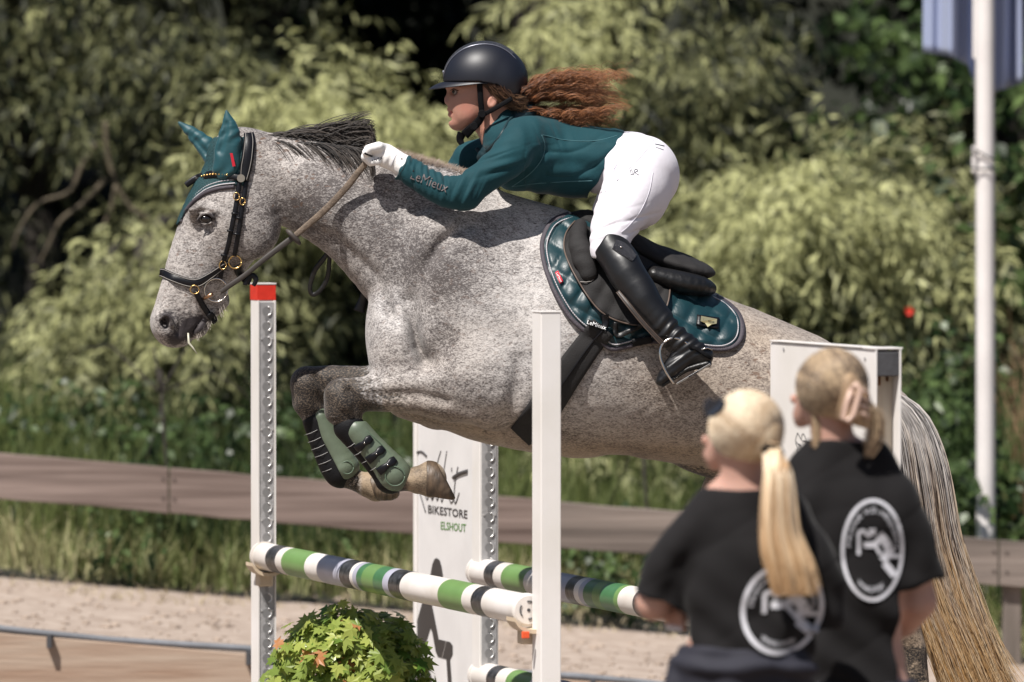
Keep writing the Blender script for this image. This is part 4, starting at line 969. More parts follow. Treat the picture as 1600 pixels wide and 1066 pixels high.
def bw(V):
    u, v, w_ = V.T
    a = np.exp(-(((u-955)/24)**2+((v-262)/44)**2)); cr = lambda x: (1-np.abs(np.sin(x)))**2.5
    bk = np.exp(-(((u-1000)/34)**2+((v-348)/20)**2)); kn = np.exp(-(((u-946)/26)**2+((v-352)/34)**2)); hp = np.exp(-(((u-962)/22)**2+((v-300)/30)**2))
    return -3.6*cr((u*.8+v*.55)*.11)*a-3.2*cr((u*.25+v)*.16)*bk-2.4*cr((u*.35+v*.9)*.13+.5)*kn-3.4*cr((u*.6-v*.75)*.12)*hp+ 1.7*a*np.sin((u*.75+v*.5)*.28)+.8*np.exp(-(((u-940)/22)**2+((v-370)/22)**2))*np.sin((u*.3+v)*.4)
breeches, PV, PBv = sculpt('breeches', pf_, M_breech, rider, smooth=3, disp=bw)
del pf_
seamline([(1020, 219), (1008, 236), (985, 260), (962, 282), (944, 300)], M_breechseam, breeches, [PBv], r=.0014)
seamline([(1018, 270), (1012, 300), (998, 330), (980, 352), (968, 362)], M_breechseam, breeches, [PBv], r=.0012)
seamline([(1022, 226), (1036, 229)], M_collar, breeches, [PBv], r=.002); seamline([(1023, 231), (1035, 235)], M_collar, breeches, [PBv], r=.0012)
seamline([(982, 272), (984, 265), (987, 272), (983, 273)], M_collar, breeches, [PBv], r=.0010, off=.6, name='emblem'); seamline([(988, 274), (990, 265), (995, 267), (990, 270), (996, 274)], M_collar, breeches, [PBv], r=.0010, off=.6, name='emblem')

# helmet
def hel_edge(u): return np.interp(u, [680, 692, 751, 778, 795, 808, 822], [128, 129, 129, 134, 146, 160, 152])
small_sculpt('helmet', [('e', (757, 124, 0), (64.5, 58.5, 52), 0), ('e', (790, 132, 0), (31, 40, 44), 10, {'k': 14}), ('-e', (755, 140, 0), (56, 46, 43), 0, {'k': 3})], M_helmet, rider, h=1.5, cutf=lambda u, v, w_: v-hel_edge(u), k=10)
helmet = [o for o in rider.children if o.name.startswith('helmet')][0]
mbb = MB(); V = []; na, nr = 40, 8          # brim
for side in (0, 1):
    for i in range(na+1):
        a = math.radians(-96+192*i/na)
        for j in range(nr+1):
            s = j/nr; ex = max(math.cos(a), 0)**1.3
            r1 = 1.0; ru, rw = 63*(1+0), 51
            ext = 1.5+26*ex
            u = 757-(ru-3+s*ext)*math.cos(a); w_ = (rw-3+s*(2+9*ex))*math.sin(a)
            v = 129.5+s*s*(2+9*ex)-3.0*ex*(1-s)*.3+(2.6 if side else 0)*(1-.75*s)+6*max(0, -math.cos(a))
            V.append(HW(u, v, w_))
n1 = (na+1)*(nr+1); Fq = []
for i in range(na):
    for j in range(nr):
        a0 = i*(nr+1)+j; b0 = a0+nr+1; Fq += [(a0, a0+1, b0+1, b0), (n1+a0, n1+b0, n1+b0+1, n1+a0+1)]
for i in range(na):
    for j in (0, nr): a0 = i*(nr+1)+j; b0 = a0+nr+1; Fq.append((a0, b0, b0+n1, a0+n1))
for j in range(nr):
    for i in (0, na): a0 = i*(nr+1)+j; Fq.append((a0, a0+1, a0+1+n1, a0+n1))
mbb.add(V, Fq); mbb.build('brim', M_helmet, helmet, True)
def shell_pt(th, w_, g=1.0):
    k_ = math.sqrt(max(0, 1-(w_/52)**2)); return HW(757-(64.5*k_+g)*math.cos(th), 124-(58.5*k_+g)*math.sin(th), w_)
for sg in (-1, 1):
    mb = MB(); mb.tube([shell_pt(math.radians(a), sg*(10+12*math.sin(math.radians(min(a, 90)))), .8) for a in range(2, 150, 5)], .0013, 6); mb.build('piping', M_silver, helmet, True)
mb = MB(); V = []; rows = list(range(4, 140, 4))
for a in rows:
    for q in np.linspace(-1, 1, 7): V.append(shell_pt(math.radians(a), q*(9+12*math.sin(math.radians(min(a, 90)))), .7))
mb.add(V, [(i*7+j, i*7+j+1, i*7+j+8, i*7+j+7) for i in range(len(rows)-1) for j in range(6)]); mb.build('glitter_stripe', M_glitter, helmet, True)
sphere('badge', shell_pt(math.radians(10), -10, 2), .004, M_silver, helmet, 8, sc=(.6, 1, 1.4))
HBV = [RB]
def strap2(pts, wd, name, m, parent, bl, off=2.5, ws=None): return ribbon(pts, wd, name, m, parent, bvh=bl, off=off, thick=3, n=6, ws=ws, round_=.6)
harness = strap2([(749.5, 132), (750.5, 145), (751.5, 160), (753, 176)], 9, 'chin_harness', M_web, rider, HBV, ws=[-44, -41, -39, -36])
strap2([(800, 155), (782, 166), (768, 174), (754, 181)], 7, 'harness_strap', M_web, harness, HBV, ws=[-46, -47, -44, -36])
strap2([(755, 176), (750, 188), (742, 197), (735, 203), (726, 212)], [11, 12, 13, 14, 15], 'chin_strap', M_web, harness, HBV, ws=[-38, -34, -29, -24, -14])
for c in ((753.5, 179, -41), (741, 198, -33)):
    mb = MB(); mb.tube([HW(*c), HW(c[0], c[1], c[2]-3)], [.013, .011], 10, flat=1); mb.build('clasp', M_web, harness, False)
strap2([(722, 208), (719, 218), (722, 226)], [14, 12, 8], 'chin_cup', M_web, harness, HBV, ws=[-12, -8, -8])

# hair
def sidehair():
    n = 420; k = 12; t = np.linspace(0, 1, k); S = np.zeros((n, k, 3)); r0 = RNG.random(n); ph = RNG.random(n)*6.28
    u0 = 754+r0*36; v0 = 131+r0*6; 
    ue = 812+RNG.random(n)*12; ve = 150+RNG.random(n)*26
    S[:, :, 0] = u0[:, None]+(ue-u0)[:, None]*t+np.sin(t*9+ph[:, None])*2.2
    S[:, :, 1] = v0[:, None]+(ve-v0)[:, None]*t+np.sin(t*math.pi)*(5+9*RNG.random(n))[:, None]+np.cos(t*11+ph[:, None])*1.6
    S[:, :, 2] = -43+t*14-3*np.sin(t*math.pi)+RNG.normal(0, 2.5, n)[:, None]
    S2 = S.copy(); S2[:, :, 2] *= -1
    strands('side_hair', np.concatenate([S, S2]), .0011*(1-.5*t), hairmat('dark_brown_hair', ((.025, .012, .008), (.10, .05, .028)), ((.02, .009, .006), (.22, .12, .06))), rider)
    small_sculpt('hair_bun', [('e', (806, 158, 0), (22, 20, 36), 30)], mat('dark_brown_hair_mass', (.02, .010, .007), .6, bump=1, bscale=80), rider, h=2)
sidehair()
def ponytail():
    n = 1700; k = 40; t = np.linspace(0, 1, k); S = np.zeros((n, k, 3))
    lock = RNG.integers(0, 46, n); lr = np.random.default_rng(3); la = lr.random(46); lp = lr.random(46)*6.28; ll = .45+.65*lr.random(46); lw = lr.normal(0, 1, 46); lf = 2.6+5.0*lr.random(46)
    a = la[lock]; L = 150*ll[lock]*(.9+.2*RNG.random(n)); top = (a < .35)
    ve = 118+a*76; v0 = 140+a*42
    bow = np.sin(t*math.pi)[None]*np.where(a > .6, 10, -12)[:, None]*(1-t*.3)
    ph = lp[lock]+RNG.normal(0, .25, n); fq = lf[lock]*2*math.pi*L/150
    amp = (1.8+3.2*lr.random(46))[lock]; fq = fq*(.94+.12*RNG.random(n)); ph = ph+RNG.normal(0, .3, n)
    S[:, :, 0] = 814+L[:, None]*t+amp[:, None]*np.cos(fq[:, None]*t+ph[:, None])*np.minimum(1, t*5)+RNG.normal(0, 1.6, n)[:, None]*(1+t)
    S[:, :, 1] = v0[:, None]+(ve-v0)[:, None]*t**.8+bow+amp[:, None]*1.1*np.sin(fq[:, None]*t+ph[:, None])*np.minimum(1, t*4)+RNG.normal(0, 2.0, n)[:, None]*(1+.6*t)
    S[:, :, 2] = lw[lock][:, None]*(10+10*t)-8+amp[:, None]*np.cos(fq[:, None]*t*.9+ph[:, None]+1)+RNG.normal(0, 2, n)[:, None]
    m_ = RNG.random(n) < .16; fr = RNG.normal(0, 1, n)*m_
    S[:, :, 1] += fr[:, None]*10*t**1.3+np.sin(t*22+ph[:, None]*3)*2.5*m_[:, None]; S[:, :, 0] += (RNG.random(n)*12*m_)[:, None]*t
    strands('curly_ponytail', S, .00075*(1-.5*t), hairmat('auburn_curls', ((.030, .012, .007), (.24, .085, .032)), ((.09, .035, .017), (.46, .21, .095)), .38), rider)
ponytail()

# gloves
for w0, sg in ((-80, 1), (72, -1)):
    gf = Field((560, 205, w0-40), (660, 325, w0+40), 1.3)
    hand(gf, w0, sg, 1.3); dv_ = 0 if sg > 0 else 30; gf.tube([(606, 246+dv_, w0, 16, 17), (622, 254+dv_, w0, 17, 18), (642, 266+dv_, w0-4, 19, 20)], k=6)
    gf.cut((.86, .5, 0), (636, 256+dv_, 0))
    def gw(V): return .9*np.exp(-(((V[:, 0]-608)/10)**2+((V[:, 1]-256)/9)**2))*np.sin((V[:, 0]*.8+V[:, 1]*.3)*.7)
    gl, GV, GB = sculpt('glove', gf, M_glove, rider, smooth=1, disp=gw)
    if sg == 1:
        decal_text('glove_print', 'UVEX', (592, 250), 6.5, -18, M_leather, gl, [GB], .8)
        seamline([(621, 242), (616, 252), (612, 262)], M_breechseam, gl, [GB], r=.0011); c = HW(629, 248, surf_w(629, 248, GB, -98)-1.2); sphere('snap', c, .0035, M_steel, gl, 8)
        P = [(572, 240), (578, 243), (583, 245)]
        seamline(P, M_leather, gl, [GB], r=.0035, off=-.5, name='finger_gap_shade')  # black strip painted in for the shade inside the fist

# tall boots
for sg in (-1, 1):
    fl = (lambda r: r) if sg < 0 else mirror
    b1_ = [(951, 384, -141, 28.5, 28), (968, 410, -158, 29, 28), (990, 446, -175, 27.5, 25), (1014, 482, -184, 24.5, 22), (1036, 510, -188, 21, 18), (1052, 528, -190, 20, 17)]
    b2_ = [(1050, 524, -190, 20, 17), (1074, 543, -190, 20, 16), (1092, 550, -190, 17, 15)]
    b3_ = [(1090, 550, -190, 15, 14), (1066, 554, -192, 19, 15), (1044, 572, -196, 15, 16), (1029, 588, -198, 8.5, 12)]
    def bd_(V):
        u, v = V[:, 0], V[:, 1]; q = (u-951)*.57+(v-384)*.82
        return 2.0*np.exp(-((q-160)/22)**2)*np.sin(q*.42+np.sin((u*.8-v*.5)*.12)*1.3)+.7*np.sin(q*.09+u*.05)+.9*np.exp(-((q-195)/16)**2)*np.sin(q*.6)
    nm = small_sculpt('tall_boot', [('t', fl(b1_), 2), ('t', fl(b2_), 2), ('t', fl(b3_), 2)], M_boot, rider, h=1.7, disp=bd_,
        cutf=lambda u, v, w_: (359+np.maximum(0, (u-952))*.45+np.maximum(0, 950-u)*1.5)-v)
    if sg < 0: BOOT, BTV, BTB = nm
    sole = [(1100, 562, -190, 7, 15), (1070, 570, -192, 5, 14), (1048, 584, -196, 4, 14), (1031, 596, -198, 3, 10)]
    small_sculpt('sole', [('t', fl(sole), 2)], M_leather2, nm[0], h=1.7)
G = np.zeros((10, 8, 2)); A4 = np.array([(953, 379), (974, 386), (994, 404), (981, 409)], float)
ribbon([(957, 380), (967, 385), (978, 393), (988, 402)], [15, 19, 17, 12], 'glitter_cuff', M_glitter, BOOT, bvh=[BTB], off=1.5, thick=2, n=6)
c = HW(967.5, 384.5, surf_w(967.5, 384.5, BTB)-4); sphere('crystal', c, .004, M_steel, BOOT, 8)
seamline([(1034, 540), (1046, 545), (1052, 538)], M_leather2, BOOT, [BTB], r=.0018, off=.4, name='lace'); seamline([(1030, 549), (1043, 553), (1052, 546)], M_leather2, BOOT, [BTB], r=.0018, off=.4, name='lace')
# stirrup
st = ribbon([(962, 452), (978, 472), (998, 497), (1020, 521), (1032, 533)], [7, 8, 8, 8, 9], 'stirrup_leather', mat('brown_stirrup_leather', (.035, .024, .018), .5, var=.4, vscale=40), saddle, thick=3, ws=[-186, -200, -207, -210, -210], off=0, n=6, stitch=M_edge, stitch_in=1.2)
mb = MB(); arch = crom(np.array([(1048, 593, -206), (1036, 575, -212), (1027, 552, -212), (1029, 535, -210), (1040, 525, -208), (1054, 524, -206), (1072, 534, -204), (1088, 550, -200), (1098, 564, -196)], float), 6)
mb.tube([HW(*q) for q in arch], .0040, 8); si = mb.build('stirrup_iron', M_steel, saddle, True)
mb = MB(); d0, d1 = HW(1052, 594, -200), HW(1104, 563, -194)
R_ = Matrix.Rotation(-math.atan2((d1-d0).z, (d1-d0).x), 3, 'Y'); mb.box((d0+d1)/2+Vector((0, .012, 0)), ((d1-d0).length, .055, .007), R_); mb.build('tread', M_steel, si, bevel=.0015)
mb = MB(); mb.box((d0+d1)/2+Vector((0, -.016, 0)), ((d1-d0).length*.28, .004, .004), R_); mb.build('tread_print', M_leather, si)
strap2([(1072, 536), (1084, 540), (1096, 548), (1106, 555)], [5, 6, 6, 5], 'spur_strap', M_web, BOOT, [BTB], off=3)
mb = MB(); mb.tube([HW(1090, 541, -206), HW(1099, 538, -203), HW(1107, 541, -196)], .003, 6); mb.build('spur', M_steel, BOOT, True)
# ------------------------------------------------------------------ ground, kerb, fence, flag
def bank(x): return max(.2085-.085*x, .02) if x > -12 else 1.23
def gz(x, y):
    if y < 4.0: return 0.0
    b = bank(x); z = b
    if y > 7: z += .10*(y-7)
    if y > 14: z += .42*(min(y, 30)-14)
    if y > 30: z += .05*(y-30)
    return z
M_sand = mat('pale_sand', (.40, .325, .27), .95, bump=1, bscale=30, col2=(.29, .225, .18), vscale=11, detail=8)
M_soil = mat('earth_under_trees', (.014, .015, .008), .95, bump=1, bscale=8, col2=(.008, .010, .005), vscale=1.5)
def sheet(name, xs, ys, zf, m):
    V = [(x, y, zf(x, y)) for y in ys for x in xs]; n = len(xs)
    F = [(j*n+i, j*n+i+1, (j+1)*n+i+1, (j+1)*n+i) for j in range(len(ys)-1) for i in range(n-1)]
    return tag(link(name, pymesh(name, V, F, True), None, m), kind='structure')
XS = [-150, -60, -30, -14]+[x*.5 for x in range(-20, 21)]+[14, 30, 60, 150]
M_arena = mat('dark_arena_sand', (.25, .19, .15), .95, bump=1, bscale=40, col2=(.17, .13, .10), vscale=3, detail=8)  # unseen floor, colour darkened to cut bounce light under the horse
sheet('arena_ground', XS, [-150, -60, -30, -10, 0, 3.95], lambda x, y: 0.0, M_arena)
sheet('sand_verge', XS, [4.03, 4.3, 5, 6, 7.15], lambda x, y: gz(x, y)-.015, M_sand)
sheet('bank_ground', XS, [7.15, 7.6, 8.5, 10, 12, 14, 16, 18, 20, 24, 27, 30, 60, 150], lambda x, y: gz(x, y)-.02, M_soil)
M_kerb = mat('weathered_kerb_board', (.40, .31, .24), .8, bump=.6, bscale=20, col2=(.30, .20, .14), vscale=5, stretch=(.3, 1, 4), detail=6)
x = -9.0; k = 0
kerb = empty('kerb_board', (0, 4.0, 0), 'low pinkish timber kerb along the edge of the sand in front of the fence', 'timber kerb')
for i in range(6):
    x1 = x+3.0; mb = MB(); a, b = bank(x), bank(x1-.006)
    mb.add([(x, 3.97, -.3), (x1-.006, 3.97, -.3), (x1-.006, 3.97, b), (x, 3.97, a), (x, 4.01, -.3), (x1-.006, 4.01, -.3), (x1-.006, 4.01, b), (x, 4.01, a)], [(0, 1, 2, 3), (5, 4, 7, 6), (3, 2, 6, 7), (0, 4, 5, 1), (0, 3, 7, 4), (1, 5, 6, 2)])
    mb.build('board', M_kerb, kerb, bevel=.004); x = x1
M_hose = mat('grey_hose', (.17, .18, .20), .5, bump=.3, bscale=60, var=.3, vscale=10)
hs = [(x*.25, 3.985+.008*math.sin(x*.9), bank(x*.25)+.014+.006*math.sin(x*1.3)) for x in range(-36, 34)]
mb = MB(); mb.tube(hs, .0135, 10); hose = tag(mb.build('hose', M_hose, None, True), 'grey hose running along the top of the timber kerb', 'hose')
for xx in (-1.72, -.95, -.98, .3, 1.2):
    mb = MB(); mb.box((xx, 3.95, bank(xx)-.012), (.018, .05, .05)); mb.build('clip', mat('dark_clip', (.06, .06, .065), .6), hose)
# fence
M_rail = mat('weathered_red_brown_plank', (.25, .19, .165), .9, bump=1.2, bscale=26, col2=(.085, .058, .048), vscale=9, stretch=(.07, 1, 1.8), detail=10)
M_rail2 = mat('weathered_grey_plank', (.22, .18, .155), .9, bump=1.2, bscale=26, col2=(.085, .068, .058), vscale=9, stretch=(.07, 1, 1.8), detail=10)
M_post = mat('grey_fence_post', (.19, .155, .135), .9, bump=1, bscale=25, col2=(.10, .085, .07), vscale=7, stretch=(2, 2, .3), detail=8)
fence = empty('fence', (0, 6.93, 0), 'weathered brown post and plank fence crossing behind the jump', 'fence')
YF = 6.93
def railz(u): return at(u, 707+140*u/1600., YF)
cuts = [-2600, -1500, -560, 265, 858, 1560, 2500, 3500]
for i, (a, b) in enumerate(zip(cuts[:-1], cuts[1:])):
    A, B = railz(a+1), railz(b-1); hgt = .189; q = .012*((i % 2)*1.0); n = 14
    mb = MB(); V = []; rr = random.Random(i)
    for j in range(n+1):
        t = j/n; p = A.lerp(B, t); e = rr.uniform(-.003, .003); e2 = rr.uniform(-.003, .003)
        V += [(p.x, YF-.04-q*0, p.z+e), (p.x, YF+.0, p.z+e), (p.x, YF+.0, p.z-hgt+e2), (p.x, YF-.04, p.z-hgt+e2)]
    F = [(j*4+k, j*4+(k+1) % 4, (j+1)*4+(k+1) % 4, (j+1)*4+k) for j in range(n) for k in range(4)]+[(3, 2, 1, 0), (n*4, n*4+1, n*4+2, n*4+3)]
    mb.add(V, F); o = mb.build('rail', M_rail if i < 4 else M_rail2, fence, bevel=.004)
    for t in (.012, .05, .5, .955, .99):
        p = A.lerp(B, t)
        for dz in (-.05, -.13):
            m2 = MB(); m2.tube([(p.x, YF-.044, p.z+dz), (p.x, YF-.040, p.z+dz)], .006, 8); m2.build('nail', mat('rusty_nail', (.05, .035, .03), .7), o) if (i in (2, 3, 4, 5) and t in (.012, .99)) else None
for u in (-1500, -560, 408, 1582, 2500):
    p = railz(u); mb = MB(); g0 = -.2
    mb.box((p.x, YF+.045, (p.z-.03+g0)/2), (.078, .085, p.z-.03-g0)); mb.build('post', M_post, fence, bevel=.006)
# flag pole and flag
YP = 8.0; fp = at(1540, 300, YP)
pole = empty('flagpole', (fp.x, YP, gz(fp.x, YP)), 'tall white flagpole rising behind the fence at the right edge', 'flagpole')
M_pole = mat('white_pole_paint', (.74, .70, .68), .5, bump=.1, bscale=20, var=.12, vscale=4)
mb = MB(); mb.tube([(fp.x+.006, YP, gz(fp.x, YP)-.1), *[(fp.x+.004-.002*q_, YP, .5+q_*.5) for q_ in range(12)], (fp.x-.02, YP, 6.6)], [.041]*13+[.038], 24); mb.build('shaft', M_pole, pole, True)
sphere0 = None
pc = at(1521, 250, YP); mb = MB(); mb.box((pc.x, YP-.03, pc.z), (.018, .014, .12)); mb.build('cleat', M_pole, pole, bevel=.003)
q = [at(1514, 230, YP-.05), at(1530, 238, YP-.05), at(1545, 246, YP-.06), at(1556, 250, YP-.03)]
mb = MB(); mb.tube(q, .0045, 6); mb.build('cord', mat('black_cord', (.015, .015, .015), .7), pole, True)
q = [at(1516, 262, YP-.05), at(1530, 264, YP-.05), at(1545, 264, YP-.06), at(1557, 262, YP-.03)]
mb = MB(); mb.tube(q, .0045, 6); mb.build('cord', mat('black_cord', (.015, .015, .015), .7), pole, True)
M_flag = mat('faded_blue_flag', (.27, .31, .45), .75, bump=.2, bscale=200, sheen=.2)
nx, nz = 90, 30; V = []
for j in range(nz+1):
    t = j/nz
    for i in range(nx+1):
        s = i/nx; u = 1443+154*s
        low = np.interp(s, [0, .12, .3, .45, .53, .58, .75, .9, 1], [82, 84, 90, 102, 128, 152, 142, 136, 131])
        v = -330+(low+330)*t; y = YP+.09+.06*math.sin(s*15+.5*t)+.035*math.sin(s*34+1+t)
        p = at(u+3*math.sin(t*3+s*9)*(1-t), v, YP+.09); V.append((p.x, y, p.z))
F = [(j*(nx+1)+i, j*(nx+1)+i+1, (j+1)*(nx+1)+i+1, (j+1)*(nx+1)+i) for j in range(nz) for i in range(nx)]
fl = link('flag', pymesh('flag', V, F, True), None, M_flag); md = fl.modifiers.new('thickness', 'SOLIDIFY'); md.thickness = .002
tag(fl, 'faded blue flag hanging in folds from the white flagpole', 'flag')
a0, a1 = at(1524, -300, YP-.0), at(1524, 92, YP); mb = MB(); mb.box(((a0.x+a1.x)/2, YP+.01, (a0.z+a1.z)/2), (.02, .02, a0.z-a1.z)); mb.build('hem_sleeve', M_pole, fl, bevel=.004)
# ------------------------------------------------------------------ the oxer: standards, wings, cups, striped rails
M_paint = mat('white_gloss_paint', (.77, .74, .72), .42, bump=.1, bscale=14, col2=(.69, .66, .62), vscale=4, detail=12)
M_paintb = mat('white_side_paint', (.74, .72, .71), .45, bump=.2, bscale=14, var=.10, vscale=5)
M_zinc = mat('galvanised_track', (.46, .45, .45), .5, metal=.25, bump=.3, bscale=80, var=.2, vscale=14)
M_hole = mat('track_recess', (.30, .295, .295), .5, metal=.5)
M_lip = mat('track_lip', (.70, .69, .68), .3, metal=.55)
M_redt = mat('red_tape', (.66, .035, .018), .45, bump=.3, bscale=40, var=.15, vscale=30)
M_cup = mat('cream_plastic', (.62, .50, .36), .5, var=.15, vscale=12)
M_redp = mat('orange_red_plastic', (.75, .10, .03), .4)
M_scuff = mat('dark_scuffed_cap', (.07, .07, .075), .5, bump=.4, bscale=50, var=.3, vscale=14)
M_rust = mat('cream_paint_with_rust', (.62, .56, .47), .6, col2=(.52, .43, .32), vscale=3, stretch=(6, 6, .6))
M_rustspot = mat('rust_stain', (.28, .12, .05), .9, var=.6, vscale=60)
M_black_ = mat('black_print', (.035, .032, .032), .5); M_greenp = mat('green_print', (.10, .26, .045), .5); M_grey_ = mat('dark_grey_print', (.055, .05, .05), .5)
RZ = Matrix((( E2.x, N2.x, 0), (E2.y, N2.y, 0), (0, 0, 1)))      # local x along the rail, y out of the broad side
def lbox(mb, c, sx, sy, z0, z1, m=0):
    """c world xy of the box centre; sx along rail direction, sy across, z0..z1"""
    return mb.box((c.x, c.y, (z0+z1)/2), (sx, sy, z1-z0), RZ, m)
TR = {}
def track(parent, c, w_, z0, z1, pitch=.0503, screws=True):
    """perforated keyhole track on the end of a post, facing along E2; c world point on that face"""
    side = Vector((-E2.y, E2.x, 0))
    mb = MB(); p = c+E2*.0015; lbox(mb, p, .003, w_, z0, z1); t = mb.build('track', M_zinc, parent, bevel=.0008)
    n = int((z1-z0-.03)/pitch)
    if 'hole' not in TR:
        a = MB(); q = [Vector((0, math.cos(i*math.pi/8)*.0155, math.sin(i*math.pi/8)*.0155)) for i in range(16)]
        a.add([v+Vector((.0004, 0, 0)) for v in q]+[Vector((.0004, -.006, -.012)), Vector((.0004, .006, -.012)), Vector((.0004, .006, -.03)), Vector((.0004, -.006, -.03))], [tuple(range(16)), (16, 17, 18, 19)])
        a.tube([Vector((.0012, math.cos(math.radians(x))*.0155, math.sin(math.radians(x))*.0155)) for x in range(-75, 80, 15)], .0026, 5, m=1)
        TR['hole'] = pymesh('keyhole', a.V, a.F, True, a.M)
        TR['hole'].materials.append(M_hole); TR['hole'].materials.append(M_lip)
    for i in range(n):
        o = bpy.data.objects.new('keyhole', TR['hole']); COL.objects.link(o); o.parent = t
        P = Vector((c.x, c.y, z1-.03-i*pitch))+E2*.0036
        M = Matrix.Translation(P) @ Matrix(((E2.x, side.x, 0, 0), (E2.y, side.y, 0, 0), (0, 0, 1, 0), (0, 0, 0, 1)))
        o.matrix_parent_inverse = mworld(t).inverted(); o.location = P; o.rotation_euler = M.to_3x3().to_euler()
        if screws and i % 6 == 2:
            for s in (-1, 1): m2 = MB(); m2.tube([P+side*s*.019+Vector((0, 0, .008)), P+side*s*.019+Vector((0, 0, .008))+E2*.002], .0036, 6); m2.build('screw', M_lip, t)
    return t
def feet(e, c):
    for s in (-1, 1):
        mb = MB(); mb.box((c.x+N2.x*s*.3, c.y+N2.y*s*.3, .035), (.07, .62, .07), RZ); mb.build('foot', M_paint, e, bevel=.006)
def cup(e, P, far=False, red=False):
    """shallow cup holding a rail end; P centre of the rail end"""
    mb = MB(); q = []
    for i in range(9):
        a = math.radians(200+140*i/8); q.append(P+N2*-1*math.cos(a)*.062+Vector((0, 0, math.sin(a)*.054+.0)))
    s = E2*(.085 if not far else .085)
    for i in range(8):
        a0, a1 = q[i], q[i+1]
        dn = Vector((0, 0, -.012)); mb.add([a0, a1, a1+s, a0+s, a0+dn, a1+dn, a1+s+dn, a0+s+dn], [(0, 1, 2, 3), (7, 6, 5, 4), (0, 4, 5, 1), (3, 2, 6, 7), (0, 3, 7, 4), (1, 5, 6, 2)])
    c = mb.build('cup', M_cup, e)
    mb = MB(); lbox(mb, Vector((P.x, P.y, 0))+E2*.02, .05, .05, P.z-.10, P.z-.055); mb.build('cup_block', M_cup, e, bevel=.006)
    if red: mb = MB(); lbox(mb, Vector((P.x, P.y, 0))+E2*.095+N2*.03, .012, .022, P.z-.078, P.z-.058); mb.build('pin', M_redp, e, bevel=.002)
# front pair
TH = .062; DP = .085
ztop = at(408, 443, 1.4).z
cA = at(409, 700, 1.40)
# place the post so that its end face covers 402..430
def post_at(uc_face, Y):     # centre of the end face
    return at(uc_face, 700, Y)
fA = post_at(416.5, 1.36); ctr = Vector((fA.x, fA.y, 0))-E2*DP/2
stA = empty('jump_standard', (ctr.x, ctr.y, 0), 'slim white standard with red taped top and perforated track left of the rail', 'jump standard')
mb = MB(); lbox(mb, ctr, DP, TH, .03, ztop); mb.build('post', M_paint, stA, bevel=.002)
mb = MB(); zr = at(408, 469, 1.4).z; lbox(mb, ctr, DP+.003, TH+.003, zr, ztop-.004); mb.build('red_tape', M_redt, stA, bevel=.001)
mb = MB(); lbox(mb, ctr, DP+.006, TH+.006, ztop-.002, ztop+.002); mb.build('cap', M_paint, stA)
track(stA, fA, .050, .06, zr-.006)
mb = MB(); side = Vector((-E2.y, E2.x, 0))
for s in (-1, 1): lbox(mb, Vector((fA.x, fA.y, 0))+side*s*.0285+E2*.003, .006, .005, .05, zr)
mb.build('track_edges', M_paint, stA)['kind'] = 'stuff'; feet(stA, ctr)
ztb = at(853, 488, -1.4).z; fB = at(861, 700, -1.45); cB = Vector((fB.x, fB.y, 0))-E2*DP/2
stB = empty('jump_standard', (cB.x, cB.y, 0), 'plain white standard in front of the horse girth, nearest end of the front rail', 'jump standard')
mb = MB(); lbox(mb, cB, DP, TH, .03, ztb); mb.build('post', M_paint, stB, bevel=.003)
mb = MB(); lbox(mb, cB, DP+.004, TH+.004, ztb, ztb+.004); mb.build('cap', M_paint, stB, bevel=.001); feet(stB, cB)
# rails
M_r = {'w': mat('rail_white', (.74, .70, .67), .38, bump=.2, bscale=30, col2=(.62, .57, .52), vscale=5, detail=10), 'k': mat('rail_black_tape', (.012, .012, .013), .33, bump=.4, bscale=60, col2=(.055, .055, .06), vscale=50),
       'g': mat('rail_green', (.15, .27, .085), .4, var=.12, vscale=9), 'd': mat('rail_dark_green', (.06, .17, .07), .35, var=.2, vscale=12), 'y': mat('rail_lilac_grey', (.42, .42, .50), .35, var=.12, vscale=10)}
RK = list(M_r)
def rail(P0, P1, bands, label, r=.0455):
    e = empty('jump_rail', (P0+P1)/2, label, 'jump rail', 'striped rails of the jump')
    L = (P1-P0).length; d = (P1-P0)/L
    def s_of_u(u):
        lo, hi = 0., L
        for _ in range(40):
            m = (lo+hi)/2
            if proj(P0+d*m)[0] < u: lo = m
            else: hi = m
        return lo
    cuts = [(0, bands[0][1])]+[(s_of_u(u), c) for u, c in bands[1:]]
    cuts = [c for i, c in enumerate(cuts)]
    for i, (s, c) in enumerate(cuts):
        s1 = cuts[i+1][0] if i+1 < len(cuts) else L
        if s1-s < .002: continue
        rr = r+(.0006 if c != 'w' else 0); mb = MB(); mb.tube([P0+d*s, P0+d*s1], rr, 40); o = mb.build('band', M_r[c], e, True)
        es = o.modifiers.new('split', 'EDGE_SPLIT'); es.split_angle = math.radians(60)
    side = Vector((-d.y, d.x, 0)).normalized(); up = side.cross(d)
    for P, s in ((P1, 1), (P0, -1)):
        mb = MB(); mb.tube([P-d*s*.012, P+d*s*.008], [r+.0035, r+.0035], 36); mb.tube([P+d*s*.008, P+d*s*.012], [r+.0035, r-.004], 36)
        cpo = mb.build('end_cap', M_r['w'], e, False)
        mb = MB()
        for a0 in (20, 140, 260):
            mb.tube([P+d*s*.0125+(side*math.cos(math.radians(a))+up*math.sin(math.radians(a)))*.026 for a in range(a0, a0+75, 12)], .0028, 5)
        mb.build('cap_slot', mat('cap_slot_grey', (.10, .10, .10), .6), cpo)['kind'] = 'stuff'
        mb = MB(); mb.tube([P+d*s*.012, P+d*s*.0135], .005, 10); mb.build('cap_hub', M_scuff, cpo)
    return e
F0 = at(413, 869, 1.36); F1 = at(824, 953, -1.36)
